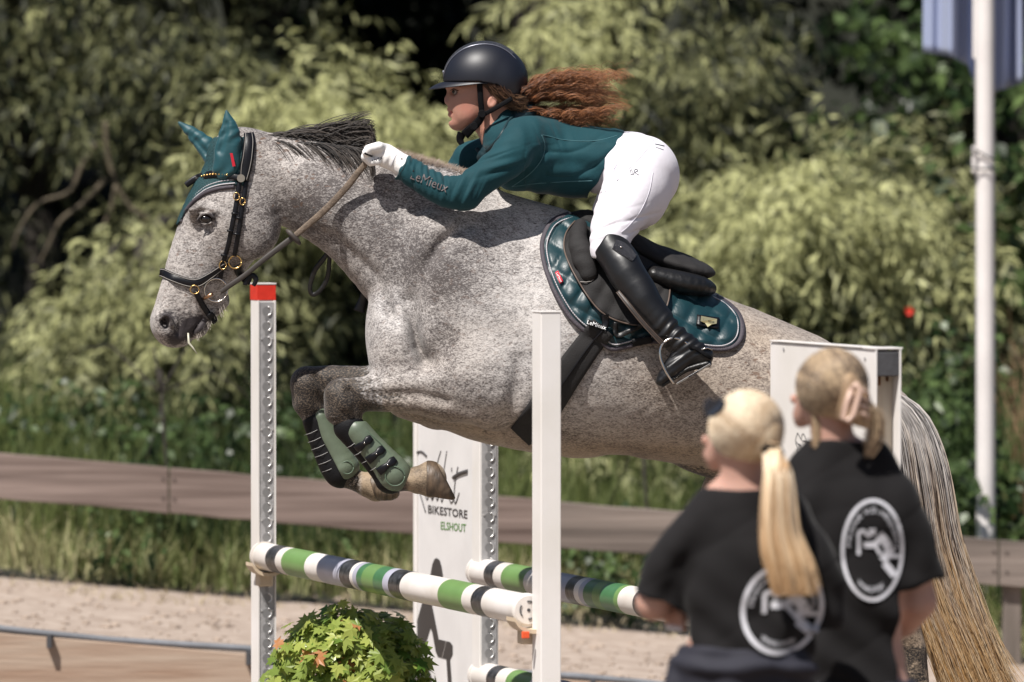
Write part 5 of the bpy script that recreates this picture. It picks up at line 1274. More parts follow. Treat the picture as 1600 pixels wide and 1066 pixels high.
rail(F0, F1, [(0, 'w'), (435, 'k'), (450, 'w'), (460, 'g'), (496, 'w'), (516, 'y'), (551, 'k'), (567, 'w'), (572, 'y'), (578, 'd'), (586, 'g'), (604, 'd'), (619, 'y'), (628, 'k'), (646, 'w'), (706, 'g'), (743, 'w'), (758, 'k'), (774, 'w')], 'front striped rail in white, green and black under the forelegs')
cup(stA, F0-E2*.02, True); cup(stB, F1-E2*.02, red=True)
DR = (F1-F0)
B0 = at(750, 893, 1.40); B1 = B0+DR
rail(B0, B1, [(0, 'w'), (776, 'k'), (790, 'w'), (803, 'g'), (838, 'w'), (880, 'y'), (904, 'k'), (917, 'w'), (925, 'y'), (932, 'd'), (946, 'g'), (958, 'd'), (980, 'g'), (986, 'w'), (1010, 'k'), (1030, 'w'), (1100, 'g'), (1150, 'w'), (1170, 'k'), (1185, 'w')], 'back striped rail running behind the plain white standard to the blonde ponytailed woman')
C0 = at(753, 1055, 1.40)
rail(C0, C0+DR, [(0, 'w'), (780, 'k'), (794, 'w'), (810, 'g'), (845, 'w'), (880, 'y'), (904, 'k'), (917, 'w'), (932, 'g'), (986, 'w'), (1100, 'g'), (1185, 'w')], 'lowest striped rail, level and directly below the back rail')
# back far wing with advert
def wing_far():
    f_ = at(764, 700, 1.32); c = Vector((f_.x, f_.y, 0))-E2*DP/2; zt = at(764, 590, 1.4).z
    e = empty('jump_wing', (c.x, c.y, 0), 'white advert wing with grey script and green lettering beside a perforated track', 'jump wing')
    mb = MB(); lbox(mb, c, DP, .066, .03, zt); mb.build('post', M_paint, e, bevel=.003); track(e, f_, .052, .06, zt-.03)
    P0 = c-E2*DP/2; pc = P0-E2*.34
    mb = MB(); lbox(mb, pc, .676, .03, .05, zt-.02); bd = mb.build('board', M_paintb, e, bevel=.004)
    mb = MB(); lbox(mb, P0-E2*.70, .03, .045, .03, zt-.02); mb.build('edge_post', M_paint, e, bevel=.003); feet(e, c)
    PL = pc+N2*.0153
    def S(pts, r, m, name='script_stroke', sc=5.333, o=(640, 660), n=4):
        q = [onplane(o[0]+x/sc, o[1]+y/sc, PL, N2) for x, y in crom(np.array(pts, float), n)]
        mb = MB(); mb.tube(q, r, 6); mb.build(name, m, bd, True)
    for pts, r in (([(38, 300), (55, 258), (100, 246), (145, 285)], .0042), ([(48, 560), (50, 640)], .004), ([(60, 420), (52, 560)], .004), ([(88, 590), (135, 750)], .0035), ([(70, 560), (150, 480), (165, 420)], .003), ([(262, 240), (225, 380), (190, 640)], .0028), ([(312, 240), (285, 420), (262, 600)], .0028),
                   ([(352, 378), (353, 412)], .003), ([(405, 372), (385, 480), (372, 620), (385, 676), (415, 590)], .0032), ([(368, 462), (420, 430), (486, 408)], .0075), ([(130, 600), (148, 645), (168, 600), (190, 645), (215, 600), (232, 650), (255, 600), (270, 665), (292, 600), (322, 605), (345, 672), (372, 640)], .0030)):
        S(pts, r, M_grey_)
    def T(txt, c_, h_px, wpx, m, slope):
        V, F = text_polys(txt); xs = V[:, 0]; k = wpx/(xs.max()-xs.min()); kv = h_px/(V[:, 1].max()-V[:, 1].min())
        out = [onplane(c_[0]+x*k, c_[1]-y*kv+x*k*slope, PL, N2) for x, y in V]; K = len(out)
        link('lettering', pymesh('lettering', out+[p+N2*.0012 for p in out], [f[::-1] for f in F]+[tuple(i+K for i in f) for f in F], False), bd, m)
        if m is M_grey_:
            out = [p+N2*.0001+Vector((0, 0, .0016)) for p in out]; link('lettering', pymesh('lettering', out+[p+N2*.0010 for p in out], [f[::-1] for f in F]+[tuple(i+K for i in f) for f in F], False), bd, m)
    T('BIKESTORE', (699.5, 801), 12.5, 61, M_grey_, .14); T('ELSHOUT', (708.5, 824), 12.5, 39, M_greenp, .11)
    def Pg(pts, m, sc=4.802, o=(625, 844), name='silhouette_print'):
        from mathutils.geometry import tessellate_polygon
        tr = tessellate_polygon([[Vector((x, y, 0)) for x, y in pts]]); q = [onplane(o[0]+x/sc, o[1]+y/sc, PL+N2*.0006, N2) for x, y in pts]; K = len(q)
        F = [tuple(t) for t in tr]+[tuple(i+K for i in t) for t in tr]+[(i, (i+1) % K, (i+1) % K+K, i+K) for i in range(K)]
        me = pymesh(name, [p+N2*.001 for p in q]+q, F, False); bm = bmesh.new(); bm.from_mesh(me); bmesh.ops.recalc_face_normals(bm, faces=bm.faces); bm.to_mesh(me); bm.free(); link(name, me, bd, m)
    Pg([(275, 134), (298, 152), (312, 200), (322, 268), (300, 330), (240, 490), (255, 560), (290, 745), (375, 765), (395, 792), (395, 860), (376, 898), (388, 1066), (400, 1350), (372, 1350), (360, 1066), (349, 893), (285, 875), (270, 840), (245, 700), (230, 658), (205, 740), (165, 855), (215, 960), (240, 1040), (250, 1350), (60, 1350), (70, 770), (120, 640), (165, 480), (205, 340), (232, 250), (243, 185), (258, 145)], M_black_)
    q = [onplane(625+x/4.802, 844+y/4.802, PL+N2*.0022, N2) for x, y in ((346, 762), (335, 815), (315, 882))]; mb = MB(); mb.tube(q, .0009, 5); mb.build('silhouette_line', M_paint, bd)
wing_far()
def wing_near():
    f_ = at(1385, 800, -2.42); c = Vector((f_.x, f_.y, 0)); zt = at(1385, 547, -2.42).z; L = .90
    e = empty('jump_wing', (c.x, c.y, 0), 'white wing with black topped end post behind the two women', 'jump wing')
    P = c-E2*L/2; mb = MB(); lbox(mb, P-E2*.02, L-.04, .035, .05, zt); bd = mb.build('board', M_paint, e, bevel=.003)
    # end post: channel open towards the camera
    for s in (-1, 1): mb = MB(); lbox(mb, c-E2*.02+N2*s*.0355, .07, .005, .03, zt+.001); mb.build('channel_side', M_paint, e, bevel=.001)
    mb = MB(); lbox(mb, c-E2*.045, .012, .064, .03, zt-.004); mb.build('channel_back', M_rust, e)
    zb = at(1385, 588, -2.42).z; zb2 = at(1385, 548, -2.42).z
    mb = MB(); lbox(mb, c-E2*.012, .05, .0655, zb, zb2-.003); mb.build('black_block', M_scuff, e, bevel=.003)
    mb = MB(); rr = random.Random(4)
    for i in range(9): lbox(mb, c-E2*.0385+N2*rr.uniform(-.027, .027), .0012, rr.uniform(.003, .010), zb-rr.uniform(.006, .03), zb-.001)
    mb.build('rust_runs', M_rustspot, e)['kind'] = 'stuff'
    mb = MB(); lbox(mb, c-E2*.03, .09, .085, zt+.002, zt+.007); lbox(mb, P, L-.02, .045, zt+.002, zt+.006); mb.build('top_edge', M_paint, e, bevel=.001)['kind'] = 'stuff'
    PL = P+N2*.0178
    for (u, v) in ((1225, 546), (1352, 561)):
        p = onplane(u, v, PL, N2); mb = MB(); mb.tube([p, p+N2*.002], .006, 10); mb.build('screw', M_zinc, bd)
    for pts in ([(805, 370), (790, 440), (812, 490), (830, 500), (818, 470), (796, 440)], [(805, 370), (822, 400), (835, 425)], [(832, 425), (845, 378), (862, 400), (868, 430), (840, 430)], [(800, 490), (806, 525), (838, 552), (868, 520), (888, 470)], [(862, 440), (880, 432), (905, 445), (900, 465), (880, 460), (878, 445)], [(815, 455), (832, 470), (840, 500)]):
        q = [onplane(1080+x/4.845, 600+y/4.845, PL, N2) for x, y in crom(np.array(pts, float), 4)]; mb = MB(); mb.tube(q, .0013, 5); mb.build('line_drawing', M_black_, bd, True)
    feet(e, c-E2*.1); feet(e, c-E2*(L-.1))
wing_near()
# ------------------------------------------------------------------ the two women watching
class Space:
    def __init__(s, Y):
        s.Y = Y; s.k = ppm(Y); s.A = np.array(at(800, 500, Y)); s.U = (np.array(at(1300, 500, Y))-s.A)/500; s.Vv = (np.array(at(800, 1000, Y))-s.A)/500
    def n(s, P):
        P = np.asarray(P, float); o = s.A[None]+s.U[None]*(P[:, :1]-800)+s.Vv[None]*(P[:, 1:2]-500); o[:, 1] += P[:, 2]/s.k; return o
    def p(s, u, v, w_=0): return Vector(s.n([[u, v, w_]])[0])
def psculpt(sp, name, prims, m, parent, h=4, k=14, cutf=None, smooth=3, disp=None):
    lo = np.full(3, 1e9); hi = -lo
    for p in prims:
        if p[0][0] == '-': continue
        rows = p[1] if 't' in p[0] else [(*p[1], *p[2])]
        for r in rows: R = max(r[3:]); c = np.array(r[:3]); lo = np.minimum(lo, c-R-8); hi = np.maximum(hi, c+R+8)
    F_ = Field(lo, hi, h)
    for p in prims:
        kk = p[-1]['k'] if isinstance(p[-1], dict) else k
        if 't' in p[0]: F_.tube(p[1], k=kk, n=2, sub=p[0][0] == '-')
        else: F_.ell(p[1], p[2], p[3] if len(p) > 3 and not isinstance(p[3], dict) else 0, k=kk, sub=p[0][0] == '-')
    if cutf is not None:
        g = [np.arange(n_)*h+l for n_, l in zip(F_.n, F_.lo)]
        F_.D = np.maximum(F_.D, (cutf(g[0][:, None, None], g[1][None, :, None], g[2][None, None, :])+np.zeros_like(F_.D)).astype(np.float32))
    return sculpt(name, F_, m, parent, smooth, disp=disp, conv=sp.n)
def pstrands(sp, name, S, R, m, parent, rnd=None):
    global HWn
    old = HWn; HWn = sp.n
    try: return strands(name, S, R, m, parent, rnd=rnd)
    finally: HWn = old
M_skin2 = mat('fair_skin', (.50, .29, .225), .55, sss=.1, var=.12, vscale=10)
M_tee = mat('washed_black_cotton', (.0095, .0085, .009), .9, bump=.5, bscale=12, sheen=.08, var=.25, vscale=8, spec=.25)
M_navy = mat('navy_trousers', (.011, .011, .020), .8, bump=.4, bscale=25)
M_print2 = mat('white_screen_print', (.62, .62, .66), .7, var=.15, vscale=30)
def streak(name, a, b, c):
    m = mat(name, a, .45, bump=1, bscale=70, col2=b, vscale=38, stretch=(1, 1, .12)); return m
M_blond = streak('blonde_hair_mass', (.66, .53, .37), (.42, .29, .17), None); M_blond2 = streak('honey_blonde_hair_mass', (.46, .32, .19), (.24, .16, .10), None)
H_blond = hairmat('blonde_hair', ((.44, .33, .22), (.82, .71, .55)), ((.44, .24, .10), (.78, .58, .36)), .4)
H_blond2 = hairmat('honey_hair', ((.07, .052, .042), (.42, .31, .20)), ((.24, .15, .09), (.74, .56, .36)), .4)
def emblem(sp, bvh, parent, cx, cy, rx, ry, skew=0.0):
    def P(x, y, off=3):      # unit disc coordinates to the shirt
        u, v = cx+x*rx+skew*y*ry, cy+y*ry; o = sp.p(u, v, -400); r = bvh.ray_cast(o, Vector((0, 1, 0)))
        q = r[0] if r[0] is not None else sp.p(u, v, -60); return q-Vector((0, off/sp.k, 0))
    def flat(pts, wd, name='emblem_stroke', closed=False, n=5):
        A = crom(np.array(pts, float), n, closed); 
        if closed: A = np.vstack([A, A[:1]])
        T = np.gradient(A, axis=0); 
        if closed: T[0] = T[-1] = A[1]-A[-2]
        T[:, 1] *= ry/rx; T /= np.linalg.norm(T, axis=1)[:, None]+1e-9; Nn = np.stack([-T[:, 1], T[:, 0]*rx/ry], 1)*wd/2; V = []; F = []
        w_ = np.broadcast_to(wd, len(A))
        for i in range(len(A)):
            a, b = A[i]+Nn[i], A[i]-Nn[i]; V += [P(*a), P(*b), P(*a, 1), P(*b, 1)]
        for i in range(len(A)-1):
            k = i*4; F += [(k, k+1, k+5, k+4), (k+2, k+6, k+7, k+3), (k, k+4, k+6, k+2), (k+1, k+3, k+7, k+5)]
        F += [(0, 2, 3, 1), (len(V)-4, len(V)-3, len(V)-1, len(V)-2)]
        return link(name, pymesh(name, V, F, False), parent, M_print2)
    flat([(math.cos(math.radians(a)), math.sin(math.radians(a))) for a in range(0, 360, 15)], .115, 'emblem_ring', True, 3)
    def arc(txt, a0, a1, R, flip):
        V, F = text_polys(txt); x0, x1 = V[:, 0].min(), V[:, 0].max(); out = []
        hh = V[:, 1].max()-V[:, 1].min()
        for x, y in V:
            a = math.radians(a0+(a1-a0)*(x-x0)/(x1-x0)); rr = R+(y/hh)*.15*(1 if not flip else -1); out.append((P(math.cos(a)*rr, math.sin(a)*rr, 3)))
        K = len(out); link('emblem_lettering', pymesh('emblem_lettering', out+[p+Vector((0, .003, 0)) for p in out], list(F)+[tuple(i+K for i in f[::-1]) for f in F], False), parent, M_print2)
    arc('FRANK V.D. HEIJDEN', 185, 358, .80, False); arc('WAALWIJK', 128, 62, .80, True)
    c3 = lambda x, y: ((x-337)/277., (y-538)/447.)          # drawing coordinates of the horse head and rider mark
    flat([c3(208, 580), c3(208, 480), c3(208, 385), c3(250, 365), c3(285, 405), c3(320, 415)], .11)
    q = [c3(330+34*math.cos(a), 378+50*math.sin(a)) for a in np.linspace(0, 2*math.pi, 14)[:-1]]; flat([c3(330, 345), c3(330, 405)], .23, 'emblem_head')
    flat([c3(255, 490), c3(350, 490), c3(400, 440)], .19); flat([c3(395, 400), c3(440, 450), c3(490, 520)], .28); flat([c3(360, 500), c3(410, 580)], .12)
    flat([c3(420, 630), c3(500, 530)], .19); flat([c3(510, 520), c3(525, 560), c3(440, 650)], .10); flat([c3(500, 600), c3(590, 600)], .12); flat([c3(450, 660), c3(545, 775)], .24)
def hairshell(sp, name, c, r, hm, parent, n, knot, wside=-1, spread=1.0, seed=1):
    g = np.random.default_rng(seed); k = 12; t = np.linspace(0, 1, k); th = g.random(n)*2*math.pi; ph = np.arccos(1-g.random(n)*1.25)
    # start on the front/top of the skull, sweep over it to the knot
    st = np.stack([np.sin(ph)*np.cos(th), -np.cos(ph), np.sin(ph)*np.sin(th)], 1)
    kn = (np.array(knot)-np.array(c))/np.array(r); kn = kn/np.linalg.norm(kn)
    st = st[(st@kn) > -.75]; n = len(st); S = np.zeros((n, k, 3))
    for i, tt in enumerate(t):
        d = st*(1-tt)+kn[None]*tt*1.0+g.normal(0, .015, (n, 3)); d /= np.linalg.norm(d, axis=1)[:, None]; S[:, i] = np.array(c)+d*np.array(r)*(1.015+.03*g.random((n, 1)))
    az = np.arctan2(st[:, 0], -st[:, 1]+.01*st[:, 2]); rn = np.clip(.5+.42*np.sin(az*9+2*np.sin(az*5))+g.normal(0, .2, n), 0, 1)
    return pstrands(sp, name, S, .0015*np.ones(k), hm, parent, rn)
def jacket(V):
    u, v = V[:, 0], V[:, 1]; return 5.5*np.sin(v*.045+u*.028+np.sin(u*.03)*1.7)*np.sin(u*.021+1)+3.0*np.sin(v*.09-u*.07)*np.clip((v-840)/120, 0, 1)-1.8*(1-np.abs(np.sin(v*.02+u*.013)))**4

# nearer woman, left, with ponytail
sp = Space(-5.0)
wa = empty('person', (sp.p(1170, 900).x, -5.0, 0), 'woman in black t-shirt with long blonde ponytail and sunglasses on her head, arms crossed', 'person', 'women watching the jump')
HC = (1164, 675, 0); GND = 1641
armL = [('t', [(1078, 835, 0, 32, 32), (1045, 885, 5, 28, 28), (1022, 942, 20, 25, 25)]), ('t', [(1022, 944, 20, 25, 25), (1060, 955, 75, 22, 22), (1130, 962, 105, 17, 17), (1170, 960, 105, 13, 15)]), ('e', (1185, 960, 105), (20, 15, 13))]
armR = [('t', [(1258, 850, 0, 34, 32), (1276, 900, 5, 27, 26), (1280, 945, 25, 23, 23)]), ('t', [(1280, 947, 25, 22, 22), (1220, 965, 95, 20, 20), (1130, 962, 128, 16, 16), (1082, 955, 120, 15, 13), (1064, 952, 92, 15, 11)])]
fing = [('t', [(1070, 948+0*i, 84-i*9, 8, 7), (1058+3*i, 960, 66-i*8, 7, 7), (1050+6*i, 972+i*1.5, 52-i*5, 6.5, 6.5), (1046+8.5*i, 982+i*1.2, 46-i*4, 5.5, 5.5)], {'k': 3}) for i in range(4)]
psculpt(sp, 'body', [('e', (1163, 672, 2), (50, 56, 60)), ('t', [(1140, 690, 20, 32, 36), (1124, 712, 34, 22, 28), (1118, 728, 40, 10, 14)], {'k': 10}), ('e', (1122, 702, 6), (9, 15, 8), {'k': 4}), ('e', (1112, 712, 48), (12, 10, 16), {'k': 8}), ('e', (1104, 690, 62), (7, 9, 7), {'k': 6}),
    ('t', [(1158, 700, 0, 36, 38), (1161, 750, 0, 31, 32), (1166, 790, 0, 42, 36)]), ('t', [(1170, 820, 5, 88, 42), (1172, 880, 5, 94, 54), (1168, 960, 5, 85, 60), (1163, 1020, 5, 90, 62), (1160, 1090, 5, 108, 75)]),
    ('t', [(1120, 1120, 0, 62, 66), (1115, 1320, 0, 42, 46), (1112, 1570, 0, 26, 28), (1105, 1614, 20, 26, 40)]), ('t', [(1210, 1120, 0, 62, 66), (1220, 1320, 0, 42, 46), (1222, 1570, 0, 26, 28), (1225, 1614, 20, 26, 40)])]+armL+armR+fing, M_skin2, wa, h=4)
def teecut(u, v, w_):
    return np.maximum(np.maximum(v-1024-.02*(u-1165), np.where(u < 1075, (v-948+.42*(1070-u)*-1*-1*0)-(u-1000)*.40+20, -99)), np.where(u > 1275, v-985, -99))
tee, TV, TB = psculpt(sp, 't_shirt', [('t', [(1166, 800, 4, 66, 48), (1170, 835, 5, 100, 58), (1173, 885, 5, 108, 72), (1170, 960, 5, 100, 70), (1166, 1040, 5, 106, 74)]), ('t', [(1162, 762, 0, 39, 40), (1165, 788, 0, 50, 44), (1167, 806, 2, 62, 46)]), ('t', [(1105, 822, 0, 36, 40), (1066, 862, 3, 42, 42), (1040, 908, 12, 42, 42), (1030, 950, 14, 42, 40)]), ('t', [(1238, 835, 0, 42, 44), (1272, 885, 3, 42, 42), (1284, 940, 12, 38, 38), (1284, 990, 16, 34, 34)])], M_tee, wa, h=3.6, cutf=lambda u, v, w_: np.maximum(teecut(u, v, w_), 764-.05*(u-1162)-v), disp=jacket)
emblem(sp, TB, tee, 1221, 948, 62, 68, -.06)
psculpt(sp, 'trousers', [('t', [(1163, 1018, 5, 100, 74), (1160, 1060, 5, 112, 80), (1160, 1110, 5, 116, 82)]), ('t', [(1118, 1110, 0, 66, 70), (1115, 1320, 0, 48, 52), (1112, 1550, 0, 34, 36)]), ('t', [(1210, 1110, 0, 66, 70), (1220, 1320, 0, 48, 52), (1222, 1550, 0, 34, 36)]), ('t', [(1055, 1030, -20, 10, 12), (1110, 1042, -66, 11, 12), (1200, 1036, -72, 11, 12), (1270, 1044, -40, 10, 12)], {'k': 8}), ('t', [(1052, 1036, -15, 10, 12), (1054, 1100, -30, 20, 12), (1062, 1180, -40, 20, 12)], {'k': 8})], M_navy, wa, h=4.5, cutf=lambda u, v, w_: 1008+0*u-v, disp=lambda V: 2.5*np.sin(V[:, 0]*.07+V[:, 1]*.05))
for du in (-55, 55): psculpt(sp, 'shoe', [('t', [(1165+du*1.05, 1620, -14, 20, 24), (1165+du*1.1, 1624, 30, 17, 50), (1165+du*1.1, 1630, 62, 12, 20)])], M_tee, wa, h=4, cutf=lambda u, v, w_: v-1639)
for i in range(3): 
    c = sp.p(1046+8.5*i, 983+i*1.2, 41-4*i); bm_ = sphere('nail', c, .0085, mat('white_nail_varnish', (.85, .82, .85), .2), wa, 10, sc=(.8, .5, 1))
psculpt(sp, 'hair', [('e', (1166, 668, -4), (56, 56, 62)), ('e', (1186, 682, -25), (36, 40, 36))], M_blond, wa, h=3, cutf=lambda u, v, w_: np.maximum((v-712+.55*(1180-u)*.6), np.maximum(0*u+w_-45-.2*(v-640), (1118-u)*1.0)))
hairshell(sp, 'hair_strands', (1166, 668, -4), (57, 57, 63), H_blond, wa, 3600, (1203, 704, -42))
mb = MB(); mb.tube([sp.p(1190, 702, -62), sp.p(1200, 694, -66), sp.p(1214, 697, -60), sp.p(1220, 707, -50)], .007, 8); mb.build('hair_tie', M_web, wa, True)
PT = [(1204, 702, -52, 14, 14), (1213, 735, -76, 20, 17), (1214, 780, -84, 24, 18), (1216, 825, -88, 26, 18), (1226, 866, -92, 31, 18), (1238, 896, -94, 30, 13)]
psculpt(sp, 'ponytail', [('t', PT)], streak('ponytail_mass', (.68, .51, .33), (.44, .27, .14), None), wa, h=3, disp=lambda V: 1.6*np.sin(V[:, 0]*.45+V[:, 1]*.02))
def pony():
    g = np.random.default_rng(5); n = 2600; k = 18; t = np.linspace(0, 1, k); R = crom(np.array(PT, float), 4); s = np.linspace(0, 1, len(R)); S = np.zeros((n, k, 3)); a = g.random(n)*2*math.pi; q = g.random(n)**.35; e = .78+.32*g.random(n)
    tt = t[None]*e[:, None]
    for c, sg in ((0, np.cos(a)), (2, np.sin(a))):
        S[:, :, c] = np.interp(tt, s, R[:, c])+np.interp(tt, s, R[:, 3 if c == 0 else 4])*(sg*q)[:, None]*1.06+(g.normal(0, 2.2, n))[:, None]*tt*2
    S[:, :, 1] = np.interp(tt, s, R[:, 1])+np.where(tt > .85, (tt-.85)*120, 0); pstrands(sp, 'ponytail_strands', S, .0014*(1-.6*t**3), H_blond, wa, np.clip(.5+.35*np.sin(np.cos(a)*9+1)+g.normal(0, .2, n), 0, 1))
pony()
M_lens = mat('dark_sunglass_plastic', (.02, .02, .025), .2)
mb = MB(); mb.tube([sp.p(1112, 628, 34), sp.p(1106, 640, 40), sp.p(1110, 652, 34), sp.p(1122, 648, 12), sp.p(1130, 636, 2), sp.p(1126, 626, 10)], .012, 8); mb.build('sunglasses', M_lens, wa, True, bevel=0)
mb = MB(); mb.tube([sp.p(1114, 642, -12), sp.p(1116, 662, -26), sp.p(1124, 680, -30), sp.p(1130, 694, -20)], .0035, 6); mb.build('sunglass_arm', M_lens, wa, True)
mb = MB(); mb.add([sp.p(1103, 625, -4), sp.p(1130, 623, -44), sp.p(1126, 636, -50), (sp.p(1113, 648, -34)), sp.p(1105, 646, -8)]+[sp.p(1105, 627, 4), sp.p(1132, 625, -36), sp.p(1128, 638, -42), sp.p(1115, 650, -26), sp.p(1107, 648, 0)], [(0, 1, 2, 3, 4), (9, 8, 7, 6, 5)]+[(i, i+5, (i+1) % 5+5, (i+1) % 5) for i in range(5)]); mb.build('sunglass_lens', M_lens, wa)

# farther woman, right, with claw clip
sp2 = Space(-4.5); dv = 0
wb = empty('person', (sp2.p(1330, 900).x, -4.5, 0), 'woman in black t-shirt with honey blonde hair pinned up by a pink claw clip', 'person', 'women watching the jump')
armR = [('t', [(1405, 800, 0, 32, 30), (1425, 870, 8, 28, 28), (1437, 938, 16, 26, 26)]), ('t', [(1437, 942, 16, 26, 26), (1416, 978, 60, 22, 22), (1370, 1002, 100, 17, 17), (1320, 1004, 118, 14, 16)]), ('e', (1300, 1002, 118), (18, 14, 12))]
armL = [('t', [(1235, 790, 0, 32, 30), (1210, 870, 20, 28, 28), (1205, 940, 30, 25, 25)]), ('t', [(1205, 944, 30, 24, 24), (1250, 985, 80, 19, 19), (1320, 1000, 125, 15, 15)]), ('e', (1335, 1000, 125), (18, 14, 12))]
psculpt(sp2, 'body', [('e', (1298, 606, 2), (48, 54, 58)), ('t', [(1276, 625, 22, 30, 36), (1260, 648, 40, 20, 26), (1252, 662, 46, 9, 13)], {'k': 10}), ('e', (1261, 628, 4), (8, 14, 8), {'k': 4}), ('e', (1243, 625, 62), (7, 9, 7), {'k': 6}),
    ('t', [(1296, 640, 0, 36, 36), (1302, 690, 0, 32, 33), (1310, 725, 0, 44, 34)]), ('t', [(1318, 765, 5, 84, 40), (1326, 830, 5, 88, 50), (1330, 920, 5, 82, 56), (1330, 1000, 5, 80, 54), (1330, 1070, 5, 92, 62)]),
    ('t', [(1290, 1110, 0, 60, 64), (1285, 1310, 0, 42, 46), (1282, 1535, 0, 26, 28), (1275, 1574, 20, 25, 40)]), ('t', [(1375, 1110, 0, 60, 64), (1385, 1310, 0, 42, 46), (1388, 1535, 0, 26, 28), (1390, 1574, 20, 25, 40)])]+armL+armR, M_skin2, wb, h=4)
tee2, TV2, TB2 = psculpt(sp2, 't_shirt', [('t', [(1314, 728, 4, 62, 46), (1320, 770, 5, 100, 58), (1328, 830, 5, 104, 70), (1332, 920, 5, 98, 66), (1334, 1010, 5, 100, 66), (1334, 1080, 5, 104, 70)]), ('t', [(1306, 695, 0, 40, 40), (1310, 730, 2, 56, 44)]), ('t', [(1392, 778, 0, 42, 42), (1415, 830, 3, 42, 42), (1432, 890, 8, 42, 40), (1440, 930, 8, 41, 38)]), ('t', [(1245, 775, 0, 38, 40), (1220, 850, 10, 40, 40), (1208, 920, 18, 38, 38)])], M_tee, wb, h=3.6,
    cutf=lambda u, v, w_: np.maximum(np.maximum(np.where(u > 1400, v-912-.0*(u-1400)+.25*(1440-u)*-1, -99), np.where(u < 1235, v-930, -99)), 686+.05*(u-1300)-v), disp=jacket)
emblem(sp2, TB2, tee2, 1361, 856, 47, 77, 0.0)
psculpt(sp2, 'trousers', [('t', [(1332, 1050, 5, 98, 70), (1330, 1110, 5, 112, 80)]), ('t', [(1290, 1110, 0, 64, 68), (1285, 1310, 0, 48, 52), (1282, 1515, 0, 34, 36)]), ('t', [(1375, 1110, 0, 64, 68), (1385, 1310, 0, 48, 52), (1388, 1515, 0, 34, 36)])], M_navy, wb, h=4.5, cutf=lambda u, v, w_: 1062+0*u-v)
for du in (-52, 55): psculpt(sp2, 'shoe', [('t', [(1334+du*1.05, 1578, -14, 20, 24), (1334+du*1.1, 1582, 30, 17, 50), (1334+du*1.1, 1588, 62, 12, 20)])], M_tee, wb, h=4, cutf=lambda u, v, w_: v-1597)
psculpt(sp2, 'hair', [('e', (1300, 602, -4), (54, 55, 60)), ('e', (1326, 632, -28), (34, 42, 34)), ('t', [(1318, 600, -50, 22, 16), (1340, 640, -52, 24, 18), (1345, 668, -46, 14, 12)], {'k': 8})], M_blond2, wb, h=3, cutf=lambda u, v, w_: np.maximum((v-662+.30*(1330-u)), w_-45-.2*(v-575)))
hairshell(sp2, 'hair_strands', (1300, 602, -4), (55, 56, 61), H_blond2, wb, 3600, (1334, 640, -46), seed=4)
def wisps():
    g = np.random.default_rng(8); n = 160; k = 10; t = np.linspace(0, 1, k); S = np.zeros((n, k, 3)); a = g.random(n)
    S[:, :, 0] = 1335+(18+22*g.random(n))[:, None]*np.sin(t*2.6)+a[:, None]*8; S[:, :, 1] = 615+(60+40*g.random(n))[:, None]*t; S[:, :, 2] = -48+g.normal(0, 5, n)[:, None]
    pstrands(sp2, 'loose_hair', S, .0013*(1-.5*t), H_blond2, wb)
    n = 60; S = np.zeros((n, k, 3)); S[:, :, 0] = 1268+g.normal(0, 3, n)[:, None]+2*np.sin(t*3)+4*t; S[:, :, 1] = 612+(65+25*g.random(n))[:, None]*t; S[:, :, 2] = -34+6*t
    pstrands(sp2, 'loose_hair', S, .0013*(1-.5*t), H_blond2, wb)
wisps()
M_clip = mat('dusty_pink_plastic', (.55, .38, .30), .4)
q = [sp2.p(1327, 606, -78), sp2.p(1334, 598, -80), sp2.p(1340, 606, -80), sp2.p(1330, 645, -84), sp2.p(1322, 655, -84), sp2.p(1313, 650, -82), sp2.p(1320, 625, -80), sp2.p(1327, 606, -78)]
mb = MB(); mb.tube(q, .008, 8); mb.build('claw_clip', M_clip, wb, True)
for i in range(4):
    mb = MB(); mb.tube([sp2.p(1341, 606+i*12, -78), sp2.p(1352, 612+i*12, -66), sp2.p(1356, 622+i*12, -48)], [.006, .005, .003], 6); mb.build('clip_tooth', M_clip, wb, True)
# ------------------------------------------------------------------ foliage
def leaf_batch(C, D, Up, L, Wd, rnd, bend=.15):
    """many narrow leaves: base C, direction D, up vector, length, width -> V, F (2 quads each)"""
    n = len(C); S = np.cross(D, Up); S /= np.linalg.norm(S, axis=1)[:, None]+1e-9; N = np.cross(S, D)
    L = L[:, None]; Wd = Wd[:, None]
    a = C; b1 = C+D*L*.4+S*Wd*.5+N*L*bend*.3; b2 = C+D*L*.4-S*Wd*.5+N*L*bend*.3; m = C+D*L*.45+N*L*(bend*.3-.03); t = C+D*L-N*L*bend
    V = np.stack([a, b1, m, b2, t], 1).reshape(-1, 3); I = np.arange(n)[:, None]*5
    F = np.concatenate([I+np.array([[0, 1, 4, 2]]), I+np.array([[0, 2, 4, 3]])])
    return V, F, np.repeat(rnd, 5)
def nrm(a): return a/(np.linalg.norm(a, axis=1)[:, None]+1e-9)
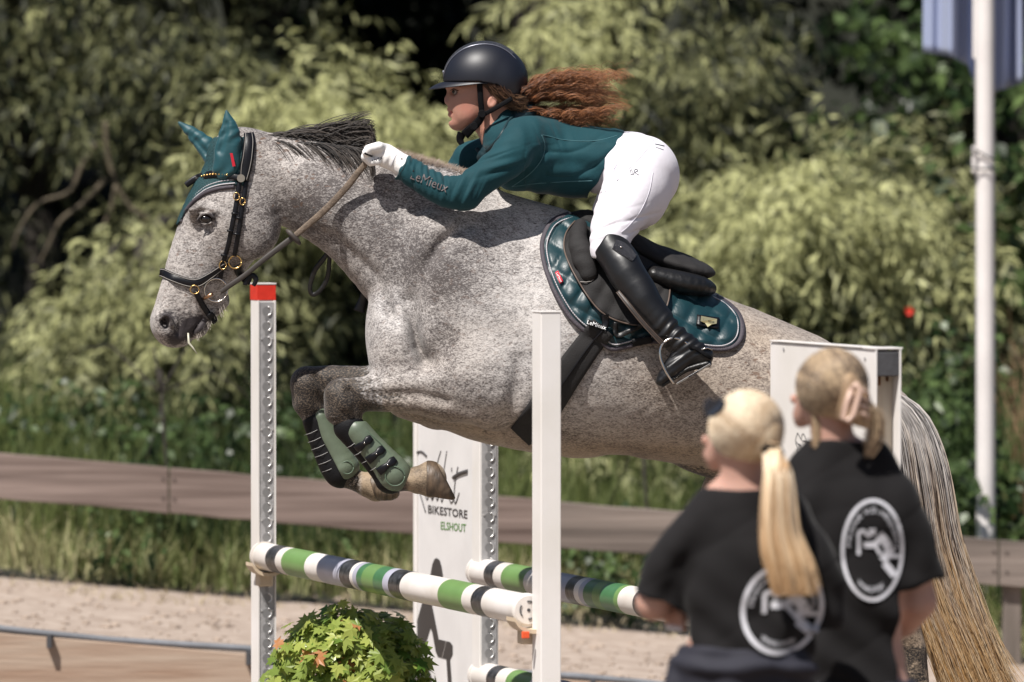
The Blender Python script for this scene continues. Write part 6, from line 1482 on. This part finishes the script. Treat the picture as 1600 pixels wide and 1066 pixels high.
def sprays(P, D, nl, step, L, W, g, droop=.5, rb=None, lspread=.6):
    """twigs at P heading D carrying nl leaves each"""
    n = len(P); C = []; DD = []; rr = []; pos = P.copy(); d = D.copy(); tw = []
    for i in range(nl):
        side = nrm(np.cross(d, g.normal(0, 1, (n, 3)))); ld = nrm(d*(1-lspread)+side*lspread+np.array([0, 0, -.35])); C.append(pos.copy()); DD.append(ld); rr.append(np.clip(rb+g.normal(0, .16, n), 0, 1)); tw.append(pos.copy())
        d = nrm(d+np.array([0, 0, -droop/nl])+g.normal(0, .05, (n, 3))); pos = pos+d*step
    C = np.concatenate(C); DD = np.concatenate(DD); R = np.concatenate(rr); m = len(C)
    return leaf_batch(C, DD, nrm(g.normal(0, .6, (m, 3))+np.array([-.2, -.5, 1.0])), L*(.6+.7*g.random(m)), W*(.7+.6*g.random(m)), R), tw
M_wil = leafmat('willow_leaves', (.005, .010, .003), (.46, .465, .22), .24, .5, .25)  # leaf colour runs from painted deep shade up to sunlit highlights
M_wil2 = leafmat('shaded_leaves', (.002, .004, .0015), (.020, .028, .010), .2, .6, .08)  # near-black leaf copy, the shade of the gaps put into its colour
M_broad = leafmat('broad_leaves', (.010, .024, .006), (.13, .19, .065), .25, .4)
M_twig = mat('twig_bark', (.12, .095, .06), .8, var=.4, vscale=12)
M_bark = mat('willow_bark', (.028, .022, .016), .9, bump=1.5, bscale=20, col2=(.015, .012, .009), vscale=8, stretch=(1, 1, .3))
def limbs(base, ends, r0, name, m, parent, g, twigs=()):
    mb = MB()
    top = Vector(base)+Vector((0, 0, .9)); mb.tube([Vector(base)-Vector((0, 0, .2)), Vector(base)+Vector((.03, 0, .45)), top], [r0*1.25, r0, r0*.85], 10)
    for e in ends:
        e = Vector(e); mid = top.lerp(e, .45)+Vector((g.normal(0, .1), g.normal(0, .1), .22)); mb.tube([top-Vector((0, 0, .1)), top.lerp(mid, .6)+Vector((0, 0, .05)), mid, mid.lerp(e, .6)+Vector((0, 0, .06)), e], [r0*.7, r0*.5, r0*.38, r0*.24, r0*.1], 7)
    return mb.build(name, m, parent, True)
def willow(label, base, clusters, seed, mlist=None, nl=11, L=.10, W=.019, cat='tree', name='willow_tree', droop=1.2, r0=.09, per=60, mat_=None, lspread=.55, group='willows behind the fence', step=.035):
    """clusters rows: u, v (photo), Y, radius px u, radius px v, tone 0..1 (leaf colour, painted shade to painted sunlight), density"""
    g = np.random.default_rng(seed); e = empty(name, base, label, cat, group); Vs = []; Fs = []; Rs = []; off = 0; ends = []
    for (u, v, Y, ru, rv, tone, den) in clusters:
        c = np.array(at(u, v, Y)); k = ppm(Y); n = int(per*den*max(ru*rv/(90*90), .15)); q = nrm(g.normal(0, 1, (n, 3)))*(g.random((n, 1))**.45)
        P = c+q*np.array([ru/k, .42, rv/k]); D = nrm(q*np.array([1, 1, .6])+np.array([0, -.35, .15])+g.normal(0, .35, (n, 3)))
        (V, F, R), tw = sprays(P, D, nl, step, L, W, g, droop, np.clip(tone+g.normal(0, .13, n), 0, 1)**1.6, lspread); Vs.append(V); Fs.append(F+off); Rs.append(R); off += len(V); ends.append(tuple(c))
    me = fastmesh('foliage', np.concatenate(Vs), np.concatenate(Fs), False); attr(me, 'rnd', np.concatenate(Rs)); fo = link('foliage', me, e, mat_ or M_wil)
    limbs(base, ends[::2][:14], r0, 'trunk', M_bark, e, g); return e
def B(u, Y): p = at(u, 800, Y); return (p.x, Y, gz(p.x, Y)-.05)
rg = random.Random(11)
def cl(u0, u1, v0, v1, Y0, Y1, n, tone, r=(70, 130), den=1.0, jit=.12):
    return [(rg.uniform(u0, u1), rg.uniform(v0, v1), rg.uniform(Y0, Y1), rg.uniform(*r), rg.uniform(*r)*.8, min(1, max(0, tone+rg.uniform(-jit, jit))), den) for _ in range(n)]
willow('drooping willow at the left edge with dark gaps among its boughs', B(60, 14), cl(-250, 230, -650, -80, 12.5, 14.5, 16, .35)+cl(-500, 250, -1200, -450, 13.8, 15, 12, .35, r=(120, 190))+cl(-100, 260, -40, 190, 12, 13.5, 9, .20, den=.6, jit=.3)+cl(-80, 100, 230, 420, 14, 15, 3, .12, den=.6)+cl(-120, 200, 560, 760, 11, 12.5, 8, .22, den=.8), 21)  # topmost clusters, above the frame, added to shade the gaps behind
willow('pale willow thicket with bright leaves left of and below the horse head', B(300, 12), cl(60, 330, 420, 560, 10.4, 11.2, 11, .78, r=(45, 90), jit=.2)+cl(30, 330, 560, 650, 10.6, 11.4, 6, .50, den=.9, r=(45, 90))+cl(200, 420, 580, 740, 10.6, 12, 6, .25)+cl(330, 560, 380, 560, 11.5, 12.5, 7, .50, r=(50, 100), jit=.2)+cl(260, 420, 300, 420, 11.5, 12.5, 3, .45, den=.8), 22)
willow('tall willow behind the horse ears and mane', B(420, 14.5), cl(120, 520, -700, -60, 12.8, 15, 18, .42)+cl(150, 700, -1250, -480, 13.8, 15, 13, .35, r=(120, 190))+cl(140, 330, 10, 200, 12.2, 13.2, 7, .40, den=.7, r=(40, 80), jit=.35)+cl(330, 500, 10, 160, 12.8, 13.8, 4, .30, den=.6, r=(50, 100), jit=.2)+cl(420, 700, 170, 300, 11.4, 12.4, 13, .88, den=1.1, r=(45, 100)), 23)  # includes an unseen upper canopy added to shade the shrubs behind
willow('willow spreading behind the rider and her flying hair', B(900, 14), cl(780, 1200, -700, -60, 13, 15, 15, .40)+cl(650, 1300, -1250, -450, 13.8, 15, 15, .35, r=(120, 190))+cl(830, 1000, 0, 120, 12, 13.2, 7, .85, den=.8, r=(40, 85))+cl(1000, 1160, -20, 110, 12.4, 13.4, 4, .42, den=.6, r=(50, 90))+cl(920, 1150, 120, 300, 12.4, 13.4, 7, .36, den=.8)+cl(980, 1240, 320, 460, 11, 12, 11, .70, r=(50, 100), jit=.2)+cl(560, 860, -600, -220, 14, 15, 8, .3), 24)  # highest clusters are out of view, added to cast shade further back
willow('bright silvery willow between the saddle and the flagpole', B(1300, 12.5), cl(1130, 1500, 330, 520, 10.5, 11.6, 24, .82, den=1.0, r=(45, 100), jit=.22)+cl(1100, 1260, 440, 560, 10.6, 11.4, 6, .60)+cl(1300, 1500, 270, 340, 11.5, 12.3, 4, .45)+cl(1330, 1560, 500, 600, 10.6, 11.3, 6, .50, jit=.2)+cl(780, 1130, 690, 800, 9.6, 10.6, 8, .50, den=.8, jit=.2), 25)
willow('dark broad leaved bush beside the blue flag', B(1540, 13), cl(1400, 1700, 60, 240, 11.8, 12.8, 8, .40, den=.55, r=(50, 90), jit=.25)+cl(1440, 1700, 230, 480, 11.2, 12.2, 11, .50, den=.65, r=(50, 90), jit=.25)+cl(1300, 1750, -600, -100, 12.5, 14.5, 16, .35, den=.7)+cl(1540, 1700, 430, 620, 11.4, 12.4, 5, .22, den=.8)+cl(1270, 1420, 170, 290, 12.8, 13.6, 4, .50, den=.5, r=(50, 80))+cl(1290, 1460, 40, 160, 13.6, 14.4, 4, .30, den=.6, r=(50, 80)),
       26, nl=6, L=.105, W=.072, name='broadleaf_bush', mat_=M_broad, droop=.5, lspread=.8, group='bushes behind the fence', step=.055, per=40)
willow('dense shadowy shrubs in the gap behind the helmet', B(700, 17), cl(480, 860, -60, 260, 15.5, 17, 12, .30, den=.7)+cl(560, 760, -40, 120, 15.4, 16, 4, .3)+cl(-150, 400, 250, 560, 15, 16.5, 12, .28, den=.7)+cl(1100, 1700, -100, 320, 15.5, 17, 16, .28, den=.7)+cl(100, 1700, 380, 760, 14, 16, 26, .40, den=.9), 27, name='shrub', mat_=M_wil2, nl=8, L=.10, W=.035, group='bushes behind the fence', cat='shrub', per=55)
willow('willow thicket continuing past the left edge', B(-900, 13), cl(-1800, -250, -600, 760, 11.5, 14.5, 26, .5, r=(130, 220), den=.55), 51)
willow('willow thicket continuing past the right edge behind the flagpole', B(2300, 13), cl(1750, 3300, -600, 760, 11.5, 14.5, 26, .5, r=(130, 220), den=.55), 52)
# bare bending boughs in the left gap
gb = np.random.default_rng(2)
br = empty('fallen_bough', B(190, 12), 'bare pale bough arching through the dark gap at the left', 'branch')
for pts in ([(150, 225), (128, 260), (108, 300), (60, 318), (30, 360), (20, 390)], [(165, 280), (130, 318), (95, 345), (75, 385), (62, 410)], [(165, 190), (168, 240), (182, 290), (205, 325), (225, 350), (215, 395)], [(182, 290), (172, 330), (160, 355)], [(200, 370), (180, 395), (160, 410)], [(205, 325), (240, 350), (262, 390)]):
    q = [at(u, v, 11.9) for u, v in crom(np.array(pts, float), 5)]; mb = MB(); mb.tube(q, list(np.linspace(.014, .006, len(q))), 7); mb.build('branch', M_twig, br, True)
# far-off wood filling the slope
def wood():
    g = np.random.default_rng(31); n = 52000; x = g.uniform(-18, 18, n); y = g.uniform(18, 24, n); z = g.random(n)*5.5
    C = np.stack([x, y, z+1.0], 1); D = nrm(g.normal(0, 1, (n, 3))+np.array([0, -.4, -.3])); V, F, R = leaf_batch(C, D, nrm(g.normal(0, .5, (n, 3))+np.array([0, -.4, 1])), .22*(.6+.8*g.random(n)), .12*(.6+.8*g.random(n)), np.clip(.3+.3*np.sin(x*2)*np.cos(z*2)+g.normal(0, .15, n), 0, 1))
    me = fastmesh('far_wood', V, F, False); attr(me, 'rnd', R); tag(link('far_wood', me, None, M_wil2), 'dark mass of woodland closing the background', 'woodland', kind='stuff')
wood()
# grass
def grass(name, label, n, xr, yr, h, w_, cols, seed, lean=.35, zoff=0, hf=None, tl=.3):
    g = np.random.default_rng(seed); x = g.uniform(*xr, n); y = yr[0]+(yr[1]-yr[0])*g.random(n)**1.3+.28*np.sin(x*3.1)*np.sin(x*1.3+1)*np.clip(1-(yr[0]-7), 0, 1); z = np.array([gz(a, b) for a, b in zip(x, y)])-.02
    H = h*(.45+.75*g.random(n))*(hf(x, y) if hf else 1); a = g.random(n)*2*math.pi; dx = np.cos(a)*lean*H*g.random(n); dy = np.sin(a)*lean*H*g.random(n); s = g.random(n)*math.pi; sx = np.cos(s)*w_; sy = np.sin(s)*w_*.4
    P0 = np.stack([x, y, z], 1); P1 = P0+np.stack([dx*.4, dy*.4, H*.6], 1); P2 = P0+np.stack([dx*1.3, dy*1.3, H], 1); S = np.stack([sx, sy, 0*sx], 1)
    V = np.stack([P0-S, P0+S, P1+S*.8, P1-S*.8, P2+S*.1, P2-S*.1], 1).reshape(-1, 3); I = np.arange(n)[:, None]*6
    me = fastmesh(name, V, np.concatenate([I+np.array([[0, 1, 2, 3]]), I+np.array([[3, 2, 4, 5]])]), False); attr(me, 'rnd', np.repeat(np.clip(.5+.35*np.sin(x*2.3+1)+g.normal(0, .3, n), 0, 1), 6))
    return tag(link(name, me, None, leafmat(name+'_blades', *cols, tl, .6)), label, 'grass', kind='stuff')
grass('tall_grass', 'tall green grass standing behind the fence', 40000, (-8, 8.5), (7.5, 11.5), .42, .006, ((.020, .038, .010), (.15, .18, .055)), 41)
grass('verge_grass', 'short dry grass at the edge of the sand', 28000, (-8, 8.5), (7.30, 8.8), .22, .005, ((.14, .17, .05), (.55, .50, .28)), 42, lean=.9)
grass('dry_reeds', 'dry brown reeds beside the flagpole', 1600, (2.25, 3.6), (8.6, 10), 1.0, .006, ((.26, .15, .08), (.42, .28, .17)), 43, lean=.25)
grass('green_weeds', 'green weeds right of the jump wing', 5200, (1.15, 3.4), (8.7, 10.8), .72, .009, ((.035, .07, .018), (.15, .22, .07)), 44, lean=.5)
willow('low leafy weeds growing through the grass left of the red topped standard', B(250, 7.6), [(205, 845, 7.5, 45, 60, .55, 1.2), (225, 800, 7.6, 50, 40, .45, 1), (520, 830, 7.8, 60, 40, .5, .8), (120, 740, 8.3, 60, 30, .4, .7), (40, 680, 9, 70, 50, .35, .9), (150, 650, 9.3, 70, 50, .4, .9), (280, 690, 8.8, 70, 50, .45, .9), (380, 660, 9.2, 60, 50, .3, .9), (470, 690, 8.9, 60, 50, .4, .9), (560, 720, 8.6, 60, 50, .45, .9)], 45, nl=7, L=.05, W=.032, name='weed_patch', cat='weeds', mat_=M_broad, r0=.008, group='weeds by the fence', step=.03, per=90)
willow('low leafy weeds under the back rail, right of the plain white standard', B(1000, 7.7), [(930, 880, 7.6, 60, 50, .55, 1.2), (1000, 900, 7.5, 60, 40, .45, 1), (1480, 760, 8.3, 60, 90, .4, 1), (1450, 640, 9, 50, 60, .55, 1), (1500, 560, 9.3, 60, 50, .45, 1), (1600, 780, 8.3, 60, 60, .35, 1)], 46, nl=7, L=.06, W=.038, name='weed_patch', cat='weeds', mat_=M_broad, r0=.008, group='weeds by the fence', step=.03, per=90)
# poppy
pp = at(1420, 486, 10.2); po = empty('poppy', (pp.x, 10.2, gz(pp.x, 10.2)), 'single red poppy in front of the bright willow', 'flower')
M_pop = mat('poppy_red', (.75, .03, .01), .5)
for i in range(5):
    a = i*1.257; m_ = MB(); c = Vector(pp); d = Vector((math.cos(a), -.35, math.sin(a))); s = Vector((-math.sin(a), 0, math.cos(a)))
    m_.add([c, c+d*.011+s*.010, c+d*.020+s*.006, c+d*.020-s*.006, c+d*.011-s*.010], [(0, 1, 2, 3, 4)]); m_.build('petal', M_pop, po)
m_ = MB(); m_.tube([(pp.x, 10.2, gz(pp.x, 10.2)), (pp.x+.02, 10.2, (pp.z+gz(pp.x, 10.2))/2), (pp.x, 10.21, pp.z)], .003, 5); m_.build('stem', M_broad, po, True)

# stones and litter on the sand verge
def stones():
    g = np.random.default_rng(9); bm = bmesh.new()
    for i in range(2200):
        x, y = g.uniform(-4, 4.5), g.uniform(4.4, 7.3); r = .004+.018*g.random()**2.5
        bmesh.ops.create_icosphere(bm, subdivisions=1, radius=r, matrix=Matrix.Translation((x, y, gz(x, y)-.012)) @ Matrix.Diagonal((1.3, 1, .6, 1)))
    me = bpy.data.meshes.new('gravel'); bm.to_mesh(me); bm.free(); tag(link('gravel', me, None, mat('sand_clods', (.38, .30, .24), .95, var=.3, vscale=3)), 'small clods and stones scattered on the sand', 'gravel', kind='stuff')
stones()
grass('straw_litter', 'dry straw scattered at the foot of the verge', 4000, (-8, 8.5), (6.6, 7.6), .05, .004, ((.30, .24, .15), (.50, .42, .28)), 47, lean=2.5)

# potted maple in front of the back wing
M_maple = leafmat('maple_leaves', (.09, .19, .03), (.44, .49, .12), .42, .32)
M_maplered = leafmat('reddened_maple_leaves', (.35, .10, .04), (.45, .20, .08), .35, .4)
def maple():
    g = np.random.default_rng(12); Yb = .55; c0 = at(546, 1068, Yb)
    e = empty('maple_shrub', (c0.x, Yb, 0), 'round maple shrub with yellow green star leaves beside the left standard', 'shrub')
    ang = np.radians([90, 68, 45, 25, 8, -22, -42, -75, -90, -105, -138, -158, 172, 155, 135, 112]); rad = [1, .50, .80, .42, .86, .36, .5, .22, .12, .22, .5, .36, .86, .42, .80, .50]
    vs = [Vector((0, 0, .0))]+[Vector((math.cos(a)*r, math.sin(a)*r, -.18*r*r+.02*math.sin(i*2))) for i, (a, r) in enumerate(zip(ang, rad))]
    fs = [(0, 1+i, 1+(i+1) % 16) for i in range(16)]
    base = np.array([tuple(v) for v in vs]); meshes = []
    for i in range(12):
        V = base.copy(); V[:, 2] += .10*g.normal()*V[:, 0]+.12*np.abs(V[:, 0])*g.normal()+.1*g.normal()*V[:, 1]**2; V[:, :2] *= 1+.08*g.normal(0, 1, (17, 1))*(V[:, :1] != 0)
        me = pymesh('leaf', V, fs, False); me.materials.append(M_maplered if i == 11 else M_maple); attr(me, 'rnd', np.full(17, np.clip(.1+i/11+g.normal(0, .1), 0, 1))); meshes.append(me)
    R = np.array([.246, .23, .25]); items = []
    for i in range(2300):
        d = g.normal(0, 1, 3); d /= np.linalg.norm(d)
        if d[2] < -.75: continue
        bump = 1+.10*math.sin(d[0]*7+1)*math.cos(d[2]*6+d[1]*5)+.05*g.normal()
        d_ = np.sign(d)*np.abs(d)**.85; p = np.array([c0.x, Yb, c0.z-.0])+d_*R*bump*(g.random()**.16)*.98
        if p[2] > c0.z+.245 + .03*math.sin(p[0]*30): p[2] -= .03
        items.append((p, d))
    items.sort(key=lambda q: q[0][1]-.5*q[0][2])
    VV = []; FF = []; RR = []; o_ = 0
    for j, (p, d) in enumerate(items):
        up = Vector(d)+Vector((g.normal()*.45-.2, g.normal()*.45-.35, g.normal()*.3+.5)); q = up.to_track_quat('Z', 'Y') @ Matrix.Rotation(g.random()*6.28, 3, 'Z').to_quaternion()
        s = .031+.022*g.random(); k = 11 if g.random() < (.02+.05*max(0, d[2]-.6)) else int(min(10, max(0, g.normal(6, 2.8)-(1.5 if np.linalg.norm((p-np.array(c0))/R) < .85 else 0))))
        if j < 290:
            o = bpy.data.objects.new('leaf', meshes[k]); COL.objects.link(o); o.parent = e; o.matrix_parent_inverse = mworld(e).inverted(); o.location = p; o.rotation_mode = 'QUATERNION'; o.rotation_quaternion = q; o.scale = (s, s, s)
        else:
            M3 = np.array(q.to_matrix()); VV.append((base*s)@M3.T+p); FF.append(np.array(fs)+o_); RR.append(np.full(17, min(1, k/11.))); o_ += 17
    me = fastmesh('inner_foliage', np.concatenate(VV), np.concatenate(FF), False); attr(me, 'rnd', np.concatenate(RR)); link('inner_foliage', me, e, M_maple)['kind'] = 'stuff'
    mb = MB()
    for i in range(9):
        a = i*.7; mb.tube([(c0.x+.02*math.cos(a), Yb+.02*math.sin(a), .25), (c0.x+.09*math.cos(a), Yb+.09*math.sin(a), c0.z-.1), (c0.x+.18*math.cos(a), Yb+.18*math.sin(a), c0.z+.08)], [.008, .006, .003], 6)
    mb.build('stems', M_twig, e, True)['kind'] = 'stuff'
    pe = empty('flower_box', (c0.x, Yb, 0), 'white box below the maple shrub, under the bottom edge', 'planter')
    for s in (-1, 1):
        mb = MB(); mb.box((c0.x, Yb+s*.16, .14), (.5, .02, .28)); mb.build('side_panel', M_paint, pe, bevel=.003); mb = MB(); mb.box((c0.x+s*.24, Yb, .14), (.02, .30, .28)); mb.build('end_panel', M_paint, pe, bevel=.003)
    mb = MB(); mb.box((c0.x, Yb, .12), (.46, .30, .24)); mb.build('soil', M_soil, pe)
maple()
